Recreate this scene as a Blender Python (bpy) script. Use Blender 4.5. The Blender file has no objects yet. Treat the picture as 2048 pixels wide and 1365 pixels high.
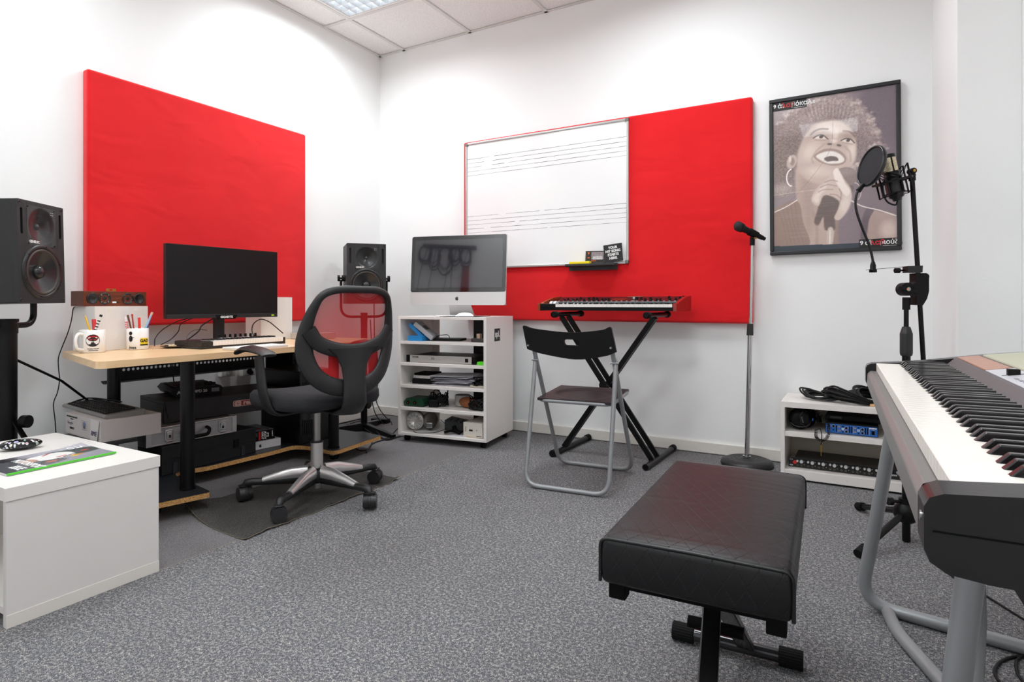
import bpy, bmesh, math, random
import numpy as np
from mathutils import Vector, Matrix, Euler
from mathutils.geometry import tessellate_polygon
PI = math.pi
R = math.radians
random.seed(7)
scene = bpy.context.scene
COL = scene.collection

# ------------------------------------------------------------------ camera, world, lights, exposure
FPX = 1205.0
cam_d = bpy.data.cameras.new('camera')
cam = bpy.data.objects.new('camera', cam_d); COL.objects.link(cam)
cam_d.sensor_width = 36.0
cam_d.lens = 36.0 * FPX / 2048.0
cam_d.shift_y = -(682.5 - 608.03) / 2048.0
cam_d.clip_start = 0.02
cam.location = (3.2222, -3.5472, 0.8569)
cam.rotation_euler = (PI / 2, 0, 0.5218)
scene.camera = cam

HC = 2.7712                       # ceiling height
XR, YF = 3.715, -4.30              # right wall, wall behind the camera
world = bpy.data.worlds.new('world'); scene.world = world
world.use_nodes = True
world.node_tree.nodes['Background'].inputs[0].default_value = (0.75, 0.85, 1.0, 1)
world.node_tree.nodes['Background'].inputs[1].default_value = 0.02
scene.view_settings.view_transform = 'Standard'
scene.view_settings.look = 'None'
scene.view_settings.gamma = 1.0
scene.view_settings.exposure = 0.0
scene.cycles.diffuse_bounces = 9
scene.cycles.max_bounces = 14
LIGHT_SPOTS = [(0.2457, -1.174), (2.0457, -1.174), (0.2457, -2.974), (2.0457, -2.974), (0.8457, -4.174), (2.6457, -4.174)]
LIGHT_W = (17.0, 16.0, 13.0, 17.0, 9.0, 13.0)
for i, (lx, ly) in enumerate(LIGHT_SPOTS):
    ld = bpy.data.lights.new('ceiling_panel_lamp', 'AREA')
    ld.shape = 'SQUARE'; ld.size = 0.54; ld.energy = LIGHT_W[i]; ld.color = (0.925, 0.98, 1.0)
    ld.spread = R(165)
    lo = bpy.data.objects.new('ceiling_panel_lamp', ld); COL.objects.link(lo)
    lo.location = (lx + 0.3, ly + 0.3, HC - 0.006)

def PX(u, v, d):
    l = (u - 1024) / FPX; zz = -(v - 608.03) / FPX
    S_, C_ = math.sin(.5218), math.cos(.5218)
    return (3.2222 + d * (-S_ + l * C_), -3.5472 + d * (C_ + l * S_), 0.8569 + d * zz)
# ------------------------------------------------------------------ materials
def lin(c):
    if isinstance(c, str):
        c = tuple(int(c[i:i + 2], 16) / 255 for i in (0, 2, 4))
    return tuple((x / 12.92 if x <= 0.04045 else ((x + 0.055) / 1.055) ** 2.4) for x in c[:3]) + (1,)
MATS = {}
def M(name, col='808080', rough=0.5, metal=0.0, bump=0.0, bscale=200.0, var=0.0, vscale=8.0, coat=0.0, emit=0.0, spec=0.5, stretch=None, alpha=1.0, detail=3.0):
    if name in MATS: return MATS[name]
    m = bpy.data.materials.new(name); m.use_nodes = True
    nt = m.node_tree; N = nt.nodes; L = nt.links
    b = N['Principled BSDF']
    c = lin(col)
    b.inputs['Base Color'].default_value = c
    b.inputs['Roughness'].default_value = rough
    b.inputs['Metallic'].default_value = metal
    b.inputs['Specular IOR Level'].default_value = spec
    b.inputs['Coat Weight'].default_value = coat
    b.inputs['Coat Roughness'].default_value = 0.08
    if emit:
        b.inputs['Emission Color'].default_value = c; b.inputs['Emission Strength'].default_value = emit
    if alpha < 1: b.inputs['Alpha'].default_value = alpha
    tc = N.new('ShaderNodeTexCoord'); mp = N.new('ShaderNodeMapping')
    L.new(tc.outputs['Object'], mp.inputs[0])
    if stretch: mp.inputs['Scale'].default_value = stretch
    nz = N.new('ShaderNodeTexNoise'); nz.inputs['Scale'].default_value = vscale; nz.inputs['Detail'].default_value = detail
    L.new(mp.outputs[0], nz.inputs['Vector'])
    if var:
        mx = N.new('ShaderNodeMix'); mx.data_type = 'RGBA'
        mx.inputs['A'].default_value = tuple(max(0, x * (1 - var)) for x in c[:3]) + (1,)
        mx.inputs['B'].default_value = tuple(min(1, x * (1 + var)) for x in c[:3]) + (1,)
        L.new(nz.outputs['Fac'], mx.inputs['Factor']); L.new(mx.outputs['Result'], b.inputs['Base Color'])
    if bump:
        n2 = N.new('ShaderNodeTexNoise'); n2.inputs['Scale'].default_value = bscale; n2.inputs['Detail'].default_value = 2
        L.new(mp.outputs[0], n2.inputs['Vector'])
        bp = N.new('ShaderNodeBump'); bp.inputs['Strength'].default_value = bump; bp.inputs['Distance'].default_value = 0.002
        L.new(n2.outputs['Fac'], bp.inputs['Height']); L.new(bp.outputs[0], b.inputs['Normal'])
    MATS[name] = m
    return m
def nodes(name):
    m = bpy.data.materials.new(name); m.use_nodes = True
    MATS[name] = m
    return m, m.node_tree.nodes, m.node_tree.links, m.node_tree.nodes['Principled BSDF']
def math_node(N, L, op, a, b=None, c=None):
    n = N.new('ShaderNodeMath'); n.operation = op
    for i, v in enumerate((a, b, c)):
        if v is None: continue
        if isinstance(v, (int, float)): n.inputs[i].default_value = v
        else: L.new(v, n.inputs[i])
    return n.outputs[0]

# ------------------------------------------------------------------ mesh builder
def rotm(rx=0, ry=0, rz=0):
    return Euler((R(rx), R(ry), R(rz)), 'XYZ').to_matrix()
def smooth_path(pts, k=6, closed=False):
    P = [Vector(p) for p in pts]; n = len(P); out = []
    rng = range(n if closed else n - 1)
    for i in rng:
        p1, p2 = P[i], P[(i + 1) % n]
        p0 = P[(i - 1) % n] if (closed or i > 0) else p1 * 2 - p2
        p3 = P[(i + 2) % n] if (closed or i + 2 < n) else p2 * 2 - p1
        for j in range(k):
            t = j / k
            out.append(0.5 * ((2 * p1) + (p2 - p0) * t + (2 * p0 - 5 * p1 + 4 * p2 - p3) * t * t + (3 * p1 - p0 - 3 * p2 + p3) * t ** 3))
    if not closed: out.append(P[-1])
    return out
def fillet(pts, rad, k=6, closed=False):
    """polyline with rounded corners"""
    P = [Vector(p) for p in pts]; n = len(P); out = []
    for i in range(n):
        if not closed and i in (0, n - 1): out.append(P[i]); continue
        a, b, c = P[i - 1], P[i], P[(i + 1) % n]
        r = rad[i] if isinstance(rad, (list, tuple)) else rad
        u, v = (a - b), (c - b)
        lu, lv = u.length, v.length
        d = min(r, lu * 0.49, lv * 0.49)
        u.normalize(); v.normalize()
        s, e = b + u * d, b + v * d
        for j in range(k + 1):
            t = j / k
            out.append(s * (1 - t) ** 2 + b * 2 * t * (1 - t) + e * t * t)
    return out
def rrect(x0, y0, x1, y1, r, k=5):
    pts = fillet([(x0, y0, 0), (x1, y0, 0), (x1, y1, 0), (x0, y1, 0)], r, k, True)
    return [(p.x, p.y) for p in pts]
def circ(cx, cy, r, n=24, ry=None):
    ry = ry or r
    return [(cx + r * math.cos(2 * PI * i / n), cy + ry * math.sin(2 * PI * i / n)) for i in range(n)]
class B:
    def __init__(s): s.v = []; s.f = []; s.mi = []; s.sm = []
    def add(s, verts, faces, m=0, smooth=False, T=None):
        o = len(s.v)
        for p in verts:
            p = Vector(p)
            s.v.append(T @ p if T is not None else p)
        for f in faces:
            s.f.append([o + i for i in f]); s.mi.append(m); s.sm.append(smooth)
        return s
    def box(s, x0, y0, z0, x1, y1, z1, m=0, T=None):
        v = [(x0, y0, z0), (x1, y0, z0), (x1, y1, z0), (x0, y1, z0), (x0, y0, z1), (x1, y0, z1), (x1, y1, z1), (x0, y1, z1)]
        return s.add(v, [(0, 3, 2, 1), (4, 5, 6, 7), (0, 1, 5, 4), (1, 2, 6, 5), (2, 3, 7, 6), (3, 0, 4, 7)], m, False, T)
    def cbox(s, c, size, rot=None, m=0):
        h = [x / 2 for x in size]
        T = Matrix.Translation(Vector(c))
        if rot is not None: T = T @ rot.to_4x4()
        return s.box(-h[0], -h[1], -h[2], h[0], h[1], h[2], m, T)
    def bar(s, p0, p1, w, t, up=(0, 0, 1), m=0):
        p0, p1 = Vector(p0), Vector(p1); d = (p1 - p0); l = d.length; d.normalize()
        up = Vector(up)
        if abs(d.dot(up)) > 0.99: up = Vector((0, 1, 0))
        x = d.cross(up).normalized(); u = x.cross(d).normalized()
        T = Matrix(((x.x, d.x, u.x, p0.x), (x.y, d.y, u.y, p0.y), (x.z, d.z, u.z, p0.z), (0, 0, 0, 1)))
        return s.box(-w / 2, 0, -t / 2, w / 2, l, t / 2, m, T)
    def cyl(s, p0, p1, r0, r1=None, n=20, m=0, caps=True, smooth=True):
        r1 = r0 if r1 is None else r1
        p0, p1 = Vector(p0), Vector(p1); d = (p1 - p0).normalized()
        a = Vector((0, 0, 1)) if abs(d.z) < 0.95 else Vector((1, 0, 0))
        x = d.cross(a).normalized(); y = d.cross(x)
        ring = [(math.cos(2 * PI * i / n), math.sin(2 * PI * i / n)) for i in range(n)]
        A = [p0 + (x * c + y * q) * r0 for c, q in ring]; Bq = [p1 + (x * c + y * q) * r1 for c, q in ring]
        s.add(A + Bq, [(i, (i + 1) % n, n + (i + 1) % n, n + i) for i in range(n)], m, smooth)
        if caps:
            s.add(A, [tuple(range(n - 1, -1, -1))], m); s.add(Bq, [tuple(range(n))], m)
        return s
    def tube(s, pts, r, n=10, m=0, closed=False, caps=True, flat=None, nrm=None):
        """sweep; r number or list; flat = ratio of the second axis; nrm fixes the first axis"""
        P = [Vector(p) for p in pts]; N = len(P); V = []
        prev = None
        for i in range(N):
            if closed: t = P[(i + 1) % N] - P[i - 1]
            else: t = P[min(i + 1, N - 1)] - P[max(i - 1, 0)]
            if t.length < 1e-9: t = Vector((0, 0, 1))
            t.normalize()
            if nrm is not None:
                y = Vector(nrm(i) if callable(nrm) else nrm); x = t.cross(y).normalized(); y = x.cross(t).normalized()
            else:
                if prev is None:
                    a = Vector((0, 0, 1)) if abs(t.z) < 0.9 else Vector((1, 0, 0))
                    x = t.cross(a).normalized()
                else:
                    x = (prev - t * prev.dot(t))
                    x = x.normalized() if x.length > 1e-6 else t.orthogonal().normalized()
                y = t.cross(x)
            prev = x
            ri = r[i] if isinstance(r, (list, tuple)) else r
            fl = (flat[i] if isinstance(flat, (list, tuple)) else flat) if flat else None
            ry = fl if fl else ri
            for j in range(n):
                a = 2 * PI * j / n
                V.append(P[i] + x * (ri * math.cos(a)) + y * (ry * math.sin(a)))
        F = []
        for i in range(N if closed else N - 1):
            for j in range(n):
                a, b = i * n + j, i * n + (j + 1) % n
                c, d = ((i + 1) % N) * n + (j + 1) % n, ((i + 1) % N) * n + j
                F.append((a, b, c, d))
        s.add(V, F, m, True)
        if caps and not closed:
            s.add(V[:n], [tuple(range(n - 1, -1, -1))], m); s.add(V[-n:], [tuple(range(n))], m)
        return s
    def lathe(s, prof, n=32, m=0, T=None, smooth=True, caps=False):
        """profile (r, z) about local z"""
        V = []; F = []
        for r, z in prof:
            for j in range(n):
                a = 2 * PI * j / n; V.append((r * math.cos(a), r * math.sin(a), z))
        k = len(prof)
        for i in range(k - 1):
            for j in range(n):
                F.append((i * n + j, i * n + (j + 1) % n, (i + 1) * n + (j + 1) % n, (i + 1) * n + j))
        s.add(V, F, m, smooth, T)
        if caps:
            s.add(V[:n], [tuple(range(n - 1, -1, -1))], m, False, T); s.add(V[-n:], [tuple(range(n))], m, False, T)
        return s
    def plate(s, outer, holes=(), t=0.01, m=0, T=None, hole_walls=True, smooth_walls=False):
        """2-D outline with holes in local xy, thick from z=0 to z=-t (front at z=0)"""
        loops = [[(x, y) for x, y in outer]] + [list(h) for h in holes]
        tri = tessellate_polygon([[Vector((x, y, 0)) for x, y in lp] for lp in loops])
        flatp = [p for lp in loops for p in lp]
        V0 = [(x, y, 0) for x, y in flatp]
        F = []
        for a, b, c in tri:
            A, Bb, Cc = flatp[a], flatp[b], flatp[c]
            cr = (Bb[0] - A[0]) * (Cc[1] - A[1]) - (Bb[1] - A[1]) * (Cc[0] - A[0])
            if abs(cr) < 1e-14: continue
            F.append((a, b, c) if cr > 0 else (a, c, b))
        s.add(V0, F, m, False, T)
        if t:
            s.add([(x, y, -t) for x, y in flatp], [f[::-1] for f in F], m, False, T)
            for li, lp in enumerate(loops):
                if li and not hole_walls: continue
                k = len(lp)
                area = sum(lp[i][0] * lp[(i + 1) % k][1] - lp[(i + 1) % k][0] * lp[i][1] for i in range(k))
                V = [(x, y, 0) for x, y in lp] + [(x, y, -t) for x, y in lp]
                ff = [(i, k + i, k + (i + 1) % k, (i + 1) % k) for i in range(k)]
                if (area < 0) != (li > 0): ff = [q[::-1] for q in ff]
                s.add(V, ff, m, smooth_walls, T)
        return s
    def ball(s, c, r, m=0, n=20, k=12, sc=(1, 1, 1), T=None):
        c = Vector(c); prof = []
        V = []; F = []
        for i in range(k + 1):
            th = PI * i / k
            for j in range(n):
                a = 2 * PI * j / n
                V.append(c + Vector((r * sc[0] * math.sin(th) * math.cos(a), r * sc[1] * math.sin(th) * math.sin(a), r * sc[2] * math.cos(th))))
        for i in range(k):
            for j in range(n):
                F.append((i * n + j, (i + 1) * n + j, (i + 1) * n + (j + 1) % n, i * n + (j + 1) % n))
        return s.add(V, F, m, True, T)
    def grid(s, fn, nu, nv, m=0, smooth=True, T=None, flip=False):
        V = [fn(i / nu, j / nv) for j in range(nv + 1) for i in range(nu + 1)]
        w = nu + 1
        F = [(j * w + i, j * w + i + 1, (j + 1) * w + i + 1, (j + 1) * w + i) for j in range(nv) for i in range(nu)]
        if flip: F = [f[::-1] for f in F]
        return s.add(V, F, m, smooth, T)
    def mesh(s, name):
        me = bpy.data.meshes.new(name)
        me.from_pydata([tuple(p) for p in s.v], [], s.f)
        me.polygons.foreach_set('material_index', s.mi)
        me.polygons.foreach_set('use_smooth', s.sm)
        me.update()
        return me
    def build(s, name, mats, parent=None, bevel=0.0, seg=2, base=None, sub=0, loc=None):
        if not isinstance(mats, (list, tuple)): mats = [mats]
        off = Vector((0, 0, 0))
        if parent is None and loc is None:
            if base is None:
                xs = [p.x for p in s.v]; ys = [p.y for p in s.v]; zs = [p.z for p in s.v]
                base = ((min(xs) + max(xs)) / 2, (min(ys) + max(ys)) / 2, min(zs))
            off = Vector(base)
            s.v = [p - off for p in s.v]
        me = s.mesh(name)
        for mm in mats: me.materials.append(mm)
        o = bpy.data.objects.new(name, me); COL.objects.link(o)
        if parent is not None: o.parent = parent
        o.location = off if loc is None else loc
        if bevel:
            bm = o.modifiers.new('bevel', 'BEVEL'); bm.width = bevel; bm.segments = seg; bm.limit_method = 'ANGLE'; bm.angle_limit = R(35)
        if sub:
            sm = o.modifiers.new('sub', 'SUBSURF'); sm.levels = sub; sm.render_levels = sub
        return o
def frame(c, x, y):
    """matrix with local x, y given, z = x cross y"""
    x = Vector(x).normalized(); y = Vector(y).normalized(); z = x.cross(y)
    c = Vector(c)
    return Matrix(((x.x, y.x, z.x, c.x), (x.y, y.y, z.y, c.y), (x.z, y.z, z.z, c.z), (0, 0, 0, 1)))
def FRONT(x=0, y=0, z=0):         # face looking towards local -y
    return frame((x, y, z), (1, 0, 0), (0, 0, 1))
def RIGHT(x=0, y=0, z=0):         # face looking towards local +x
    return frame((x, y, z), (0, 1, 0), (0, 0, 1))
def LEFTF(x=0, y=0, z=0):         # face looking towards local -x
    return frame((x, y, z), (0, -1, 0), (0, 0, 1))
def UP(x=0, y=0, z=0):
    return frame((x, y, z), (1, 0, 0), (0, 1, 0))
def tag(o, label, cat=None, group=None, kind=None):
    if label: o['label'] = label
    if cat: o['category'] = cat
    if group: o['group'] = group
    if kind: o['kind'] = kind
    return o
def thing(name, label, cat, loc=(0, 0, 0), rz=0, group=None, rot=None):
    o = bpy.data.objects.new(name, None); COL.objects.link(o)
    o.location = loc
    o.rotation_euler = rot if rot else (0, 0, R(rz))
    o.empty_display_size = 0.1
    return tag(o, label, cat, group)
def kids(o): return [c for c in bpy.data.objects if c.parent == o]
def copy_tree(o, parent=None):
    c = o.copy(); COL.objects.link(c); c.parent = parent
    for ch in kids(o): copy_tree(ch, c)
    return c
def text(name, s, size, mat, parent, T, align='CENTER', extrude=0.0003, sx=1.0, bold=0.0, shear=0.0, space=1.0):
    cu = bpy.data.curves.new(name, 'FONT'); cu.body = s; cu.size = size; cu.align_x = align; cu.align_y = 'CENTER'
    cu.extrude = extrude; cu.offset = bold; cu.shear = shear; cu.space_character = space; cu.resolution_u = 3
    o = bpy.data.objects.new(name, cu); COL.objects.link(o)
    me = bpy.data.meshes.new_from_object(o.evaluated_get(bpy.context.evaluated_depsgraph_get()))
    bpy.data.objects.remove(o); bpy.data.curves.remove(cu)
    me.transform(T @ Matrix.Diagonal((sx, 1, 1, 1)))
    me.name = name
    me.materials.clear(); me.materials.append(mat)
    ob = bpy.data.objects.new(name, me); COL.objects.link(ob)
    ob.parent = parent
    return ob
def painted(name, arr, W, H, T, parent=None, rough=0.5, coat=0.0, th=0.0, curl=None):
    """flat print: arr[h][w][3] in sRGB 0..1, row 0 at the top, written as a colour attribute of the mesh"""
    h, w = arr.shape[:2]
    g = B()
    def fn(u, v):
        z = curl(u, v) if curl else 0
        return (u * W, v * H, z)
    g.grid(fn, w - 1, h - 1, 0, bool(curl), T)
    me = g.mesh(name)
    lin_a = np.where(arr <= 0.04045, arr / 12.92, ((arr + 0.055) / 1.055) ** 2.4)
    ca = me.color_attributes.new('Col', 'FLOAT_COLOR', 'POINT')
    buf = np.ones((h, w, 4), dtype=np.float32); buf[:, :, :3] = lin_a[::-1]
    ca.data.foreach_set('color', buf.ravel())
    m, N, L, b = nodes(name + '_print')
    at = N.new('ShaderNodeAttribute'); at.attribute_name = 'Col'
    L.new(at.outputs['Color'], b.inputs['Base Color'])
    b.inputs['Roughness'].default_value = rough; b.inputs['Coat Weight'].default_value = coat; b.inputs['Coat Roughness'].default_value = 0.03
    me.materials.append(m)
    o = bpy.data.objects.new(name, me); COL.objects.link(o)
    if parent: o.parent = parent
    return o

black_pl = M('black_plastic', '0d0d0e', 0.45, bump=0.15, bscale=900, spec=0.2)
black_soft = M('black_satin', '080809', 0.35, spec=0.2)
black_matte = M('black_matte', '090909', 0.7, spec=0.12)
black_metal = M('black_metal', '09090a', 0.32, 0.0, coat=0.03, spec=0.25)
chrome = M('chrome', 'c8c8c8', 0.12, 1.0)
steel = M('brushed_steel', 'a9a8a6', 0.32, 1.0, bump=0.1, bscale=300)
white_lam = M('white_laminate', 'e6e2de', 0.35, var=0.02, vscale=3)
white_pl = M('white_plastic', 'eae8e4', 0.35)
ink_w = M('white_ink', 'e8e8e6', 0.6)
ink_k = M('black_ink', '141414', 0.6)
ink_r = M('red_ink', 'd11a1e', 0.6)
rubber = M('rubber', '111112', 0.75, spec=0.2)
cable_m = M('black_cable', '0b0b0c', 0.5, spec=0.3)
brass = M('brass', 'c29a4a', 0.3, 1.0)
grey_tube = M('grey_powder_coat', '97999b', 0.38, 0.35, bump=0.05)

# ------------------------------------------------------------------ the room
def wall_material(name, seed, marks=True):
    m, N, L, b = nodes(name)
    tc = N.new('ShaderNodeTexCoord')
    n1 = N.new('ShaderNodeTexNoise'); n1.inputs['Scale'].default_value = 1.7; n1.inputs['Detail'].default_value = 3
    L.new(tc.outputs['Object'], n1.inputs['Vector'])
    mx = N.new('ShaderNodeMix'); mx.data_type = 'RGBA'
    mx.inputs['A'].default_value = lin('eeeeed'); mx.inputs['B'].default_value = lin('f3f4f4')
    L.new(n1.outputs['Fac'], mx.inputs['Factor'])
    # sparse scuffs low on the wall
    mp = N.new('ShaderNodeMapping'); mp.inputs['Scale'].default_value = (9, 9, 22); mp.inputs['Location'].default_value = (seed, 2 * seed, 0)
    L.new(tc.outputs['Object'], mp.inputs[0])
    n2 = N.new('ShaderNodeTexNoise'); n2.inputs['Scale'].default_value = 2.2; n2.inputs['Detail'].default_value = 4; n2.inputs['Distortion'].default_value = 1.2
    L.new(mp.outputs[0], n2.inputs['Vector'])
    rp = N.new('ShaderNodeMapRange'); rp.inputs['From Min'].default_value = 0.735; rp.inputs['From Max'].default_value = 0.80
    L.new(n2.outputs['Fac'], rp.inputs['Value'])
    sx = N.new('ShaderNodeSeparateXYZ'); L.new(tc.outputs['Object'], sx.inputs[0])
    low = N.new('ShaderNodeMapRange'); low.inputs['From Min'].default_value = 0.75; low.inputs['From Max'].default_value = 0.1
    L.new(sx.outputs['Z'], low.inputs['Value'])
    f = math_node(N, L, 'MULTIPLY', rp.outputs[0], low.outputs[0])
    f = math_node(N, L, 'MULTIPLY', f, 0.5)
    m2 = N.new('ShaderNodeMix'); m2.data_type = 'RGBA'; m2.inputs['B'].default_value = lin('8d8883')
    L.new(f, m2.inputs['Factor']); L.new(mx.outputs['Result'], m2.inputs['A'])
    L.new(m2.outputs['Result'], b.inputs['Base Color'])
    b.inputs['Roughness'].default_value = 0.55
    n3 = N.new('ShaderNodeTexNoise'); n3.inputs['Scale'].default_value = 260
    L.new(tc.outputs['Object'], n3.inputs['Vector'])
    bp = N.new('ShaderNodeBump'); bp.inputs['Strength'].default_value = 0.12; bp.inputs['Distance'].default_value = 0.002
    L.new(n3.outputs['Fac'], bp.inputs['Height']); L.new(bp.outputs[0], b.inputs['Normal'])
    return m
wall_m = wall_material('painted_wall', 3.1)
# carpet
m, N, L, b = nodes('carpet')
tc = N.new('ShaderNodeTexCoord'); sp = N.new('ShaderNodeSeparateXYZ'); L.new(tc.outputs['Object'], sp.inputs[0])
def noise(scale, detail=2, dist=0.0, vec=None, rough=0.5):
    n = N.new('ShaderNodeTexNoise'); n.inputs['Scale'].default_value = scale; n.inputs['Detail'].default_value = detail; n.inputs['Distortion'].default_value = dist
    n.inputs['Roughness'].default_value = rough
    L.new(vec or tc.outputs['Object'], n.inputs['Vector']); return n.outputs['Fac']
def rng(v, a, b2, c=0.0, d=1.0):
    n = N.new('ShaderNodeMapRange'); n.inputs['From Min'].default_value = a; n.inputs['From Max'].default_value = b2
    n.inputs['To Min'].default_value = c; n.inputs['To Max'].default_value = d
    L.new(v, n.inputs['Value']); return n.outputs[0]
def mixc(f, a, b2):
    n = N.new('ShaderNodeMix'); n.data_type = 'RGBA'
    if isinstance(f, (int, float)): n.inputs['Factor'].default_value = f
    else: L.new(f, n.inputs['Factor'])
    for k, c in (('A', a), ('B', b2)):
        if isinstance(c, str): n.inputs[k].default_value = lin(c)
        else: L.new(c, n.inputs[k])
    return n.outputs['Result']
base = mixc(rng(noise(420, 2), 0.40, 0.60), '34363c', '787a80')
worm = rng(math_node(N, L, 'ABSOLUTE', math_node(N, L, 'SUBTRACT', noise(190, 2, 1.4), 0.5)), 0.0, 0.045, 1.0, 0.0)
worm = math_node(N, L, 'MULTIPLY', worm, rng(noise(120, 2), 0.44, 0.54))
spk = rng(noise(520, 1), 0.62, 0.68)
worm = math_node(N, L, 'MINIMUM', math_node(N, L, 'ADD', math_node(N, L, 'MULTIPLY', worm, 0.95), math_node(N, L, 'MULTIPLY', spk, 0.25)), 1.0)
main_c = mixc(worm, base, 'e6e0d6')
wv = N.new('ShaderNodeTexVoronoi'); wv.inputs['Scale'].default_value = 230; L.new(tc.outputs['Object'], wv.inputs['Vector'])
strip_c = mixc(rng(wv.outputs['Distance'], 0.15, 0.55), '3a393e', '716f72')
strip_c = mixc(rng(noise(300, 2), 0.42, 0.66), strip_c, '8d8a8a')
# the seam runs about along y
seam = math_node(N, L, 'SUBTRACT', sp.outputs['X'], math_node(N, L, 'MULTIPLY_ADD', sp.outputs['Y'], -0.0107, 1.2468))
side = rng(seam, -0.001, 0.001)
line = rng(math_node(N, L, 'ABSOLUTE', seam), 0.002, 0.005, 1.0, 0.0)
allc = mixc(side, strip_c, main_c)
allc = mixc(math_node(N, L, 'MULTIPLY', line, 0.6), allc, '8b8478')
dirt = rng(noise(1.3, 4, 0.5), 0.4, 0.75, 0.0, 0.25)
allc = mixc(dirt, allc, '5a5350')
L.new(allc, b.inputs['Base Color']); b.inputs['Roughness'].default_value = 0.95; b.inputs['Specular IOR Level'].default_value = 0.15
bp = N.new('ShaderNodeBump'); bp.inputs['Strength'].default_value = 0.6; bp.inputs['Distance'].default_value = 0.004
L.new(noise(330, 2), bp.inputs['Height']); L.new(bp.outputs[0], b.inputs['Normal'])
carpet_m = m
m, N, L, b = nodes('ceiling_tile')
tc = N.new('ShaderNodeTexCoord')
fiss = rng(noise(150, 4, 0.4), 0.50, 0.62)
L.new(mixc(fiss, 'f1f0ee', 'e2e0dd'), b.inputs['Base Color']); b.inputs['Roughness'].default_value = 0.9
bp = N.new('ShaderNodeBump'); bp.inputs['Strength'].default_value = 0.4; bp.inputs['Distance'].default_value = 0.003
L.new(noise(150, 4, 0.4), bp.inputs['Height']); L.new(bp.outputs[0], b.inputs['Normal'])
tile_m = m
def struct(o): o['kind'] = 'structure'; return o
def sbox(name, a, c, mat, bevel=0):
    return struct(B().box(*a, *c).build(name, mat, None, bevel, loc=(0, 0, 0)))
sbox('floor', (-0.12, YF - 0.12, -0.08), (XR + 0.12, 0.12, 0), carpet_m)
sbox('wall_left', (-0.12, YF - 0.12, 0), (0, 0.12, HC + 0.15), wall_m)
sbox('wall_back', (0, 0, 0), (XR + 0.12, 0.12, HC + 0.15), wall_m)
g = B(); g.box(XR, YF, 0, XR + 0.12, 0, HC + 0.15); g.box(3.532, -0.851, 0, XR, 0, HC + 0.15)
struct(g.build('wall_right', wall_m, None, 0.002, loc=(0, 0, 0)))
sbox('wall_front', (0, YF - 0.12, 0), (XR + 0.12, YF, HC + 0.15), wall_m)
skirt_m = M('painted_skirting', 'e3dfd8', 0.4, var=0.05, vscale=14, stretch=(1, 1, 3))
sbox('baseboard_back', (0.0, -0.014, 0.004), (3.532, 0, 0.066), skirt_m, 0.003)
sbox('baseboard_left', (0, YF, 0.004), (0.014, -0.014, 0.066), skirt_m, 0.003)
sbox('baseboard_right', (3.518, -0.865, 0.004), (3.532, -0.014, 0.066), skirt_m, 0.003)
# suspended ceiling: recessed tiles between white bars, openings where the light panels sit
gx = [0.0] + [0.2457 + 0.6 * i for i in range(6)] + [XR]
gy = [0.0] + [-0.574 - 0.6 * i for i in range(7)] + [YF]
g = B()
for i in range(len(gx) - 1):
    for j in range(len(gy) - 1):
        if any(abs(gx[i] - lx) < 0.01 and abs(gy[j + 1] - ly) < 0.01 for lx, ly in LIGHT_SPOTS): continue
        g.box(gx[i] + 0.004, gy[j + 1] + 0.004, HC + 0.008, gx[i + 1] - 0.004, gy[j] - 0.004, HC + 0.022)
struct(g.build('ceiling', tile_m, None, loc=(0, 0, 0)))
bar_m = M('ceiling_bar', 'dcdad7', 0.4)
g = B()
for x in gx[1:-1]: g.box(x - 0.012, YF, HC, x + 0.012, 0, HC + 0.006)
for y in gy[1:-1]: g.box(0, y - 0.012, HC + 0.0003, XR, y + 0.012, HC + 0.0063)
g.box(0, YF, HC, 0.02, 0, HC + 0.005); g.box(0, -0.02, HC, XR, 0, HC + 0.005); g.box(XR - 0.02, YF, HC, XR, 0, HC + 0.005); g.box(0, YF, HC, XR, YF + 0.02, HC + 0.005)
struct(g.build('trim_1', bar_m, None, loc=(0, 0, 0)))
sbox('trim_2', (-0.1, YF - 0.1, HC + 0.13), (XR + 0.1, 0.1, HC + 0.15), M('slab', '777777', 0.9))
# ceiling lights
louvre_m = M('louvre_metal', 'e9eef2', 0.22, 0.6)
tube_m = M('lamp_tube', 'f4faff', 0.5, emit=9.0)
g = B(); g.box(0.013, 0.013, 0, 0.587, 0.03, 0.1); g.box(0.013, 0.57, 0, 0.587, 0.587, 0.1); g.box(0.013, 0.03, 0, 0.03, 0.57, 0.1); g.box(0.57, 0.03, 0, 0.587, 0.57, 0.1); g.box(0.013, 0.013, 0.1, 0.587, 0.587, 0.104)
cl = thing('ceiling_light', 'square fluorescent ceiling light nearest the corner where the red panels meet', 'ceiling light', (LIGHT_SPOTS[0][0], LIGHT_SPOTS[0][1], HC + 0.002))
g.build('housing', white_pl, cl)
g = B(); nC = 8
for k in range(nC + 1):
    q = 0.034 + k * 0.532 / nC
    for a in (0, 1):
        # v-shaped blades
        for sgn in (-1, 1):
            w = 0.012
            if a == 0: v = [(q, 0.03, 0.0), (q, 0.57, 0.0), (q + sgn * w, 0.57, 0.03), (q + sgn * w, 0.03, 0.03)]
            else: v = [(0.03, q, 0.0), (0.57, q, 0.0), (0.57, q + sgn * w, 0.03), (0.03, q + sgn * w, 0.03)]
            v = [(min(max(x, 0.031), 0.569), min(max(y, 0.031), 0.569), z) for x, y, z in v]
            g.add(v, [(0, 1, 2, 3)])
g.build('louvre', louvre_m, cl)
for k in range(4): B().cyl((0.04, 0.1 + k * 0.133, 0.065), (0.56, 0.1 + k * 0.133, 0.065), 0.013, n=12).build('lamp_tube', tube_m, cl)
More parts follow.
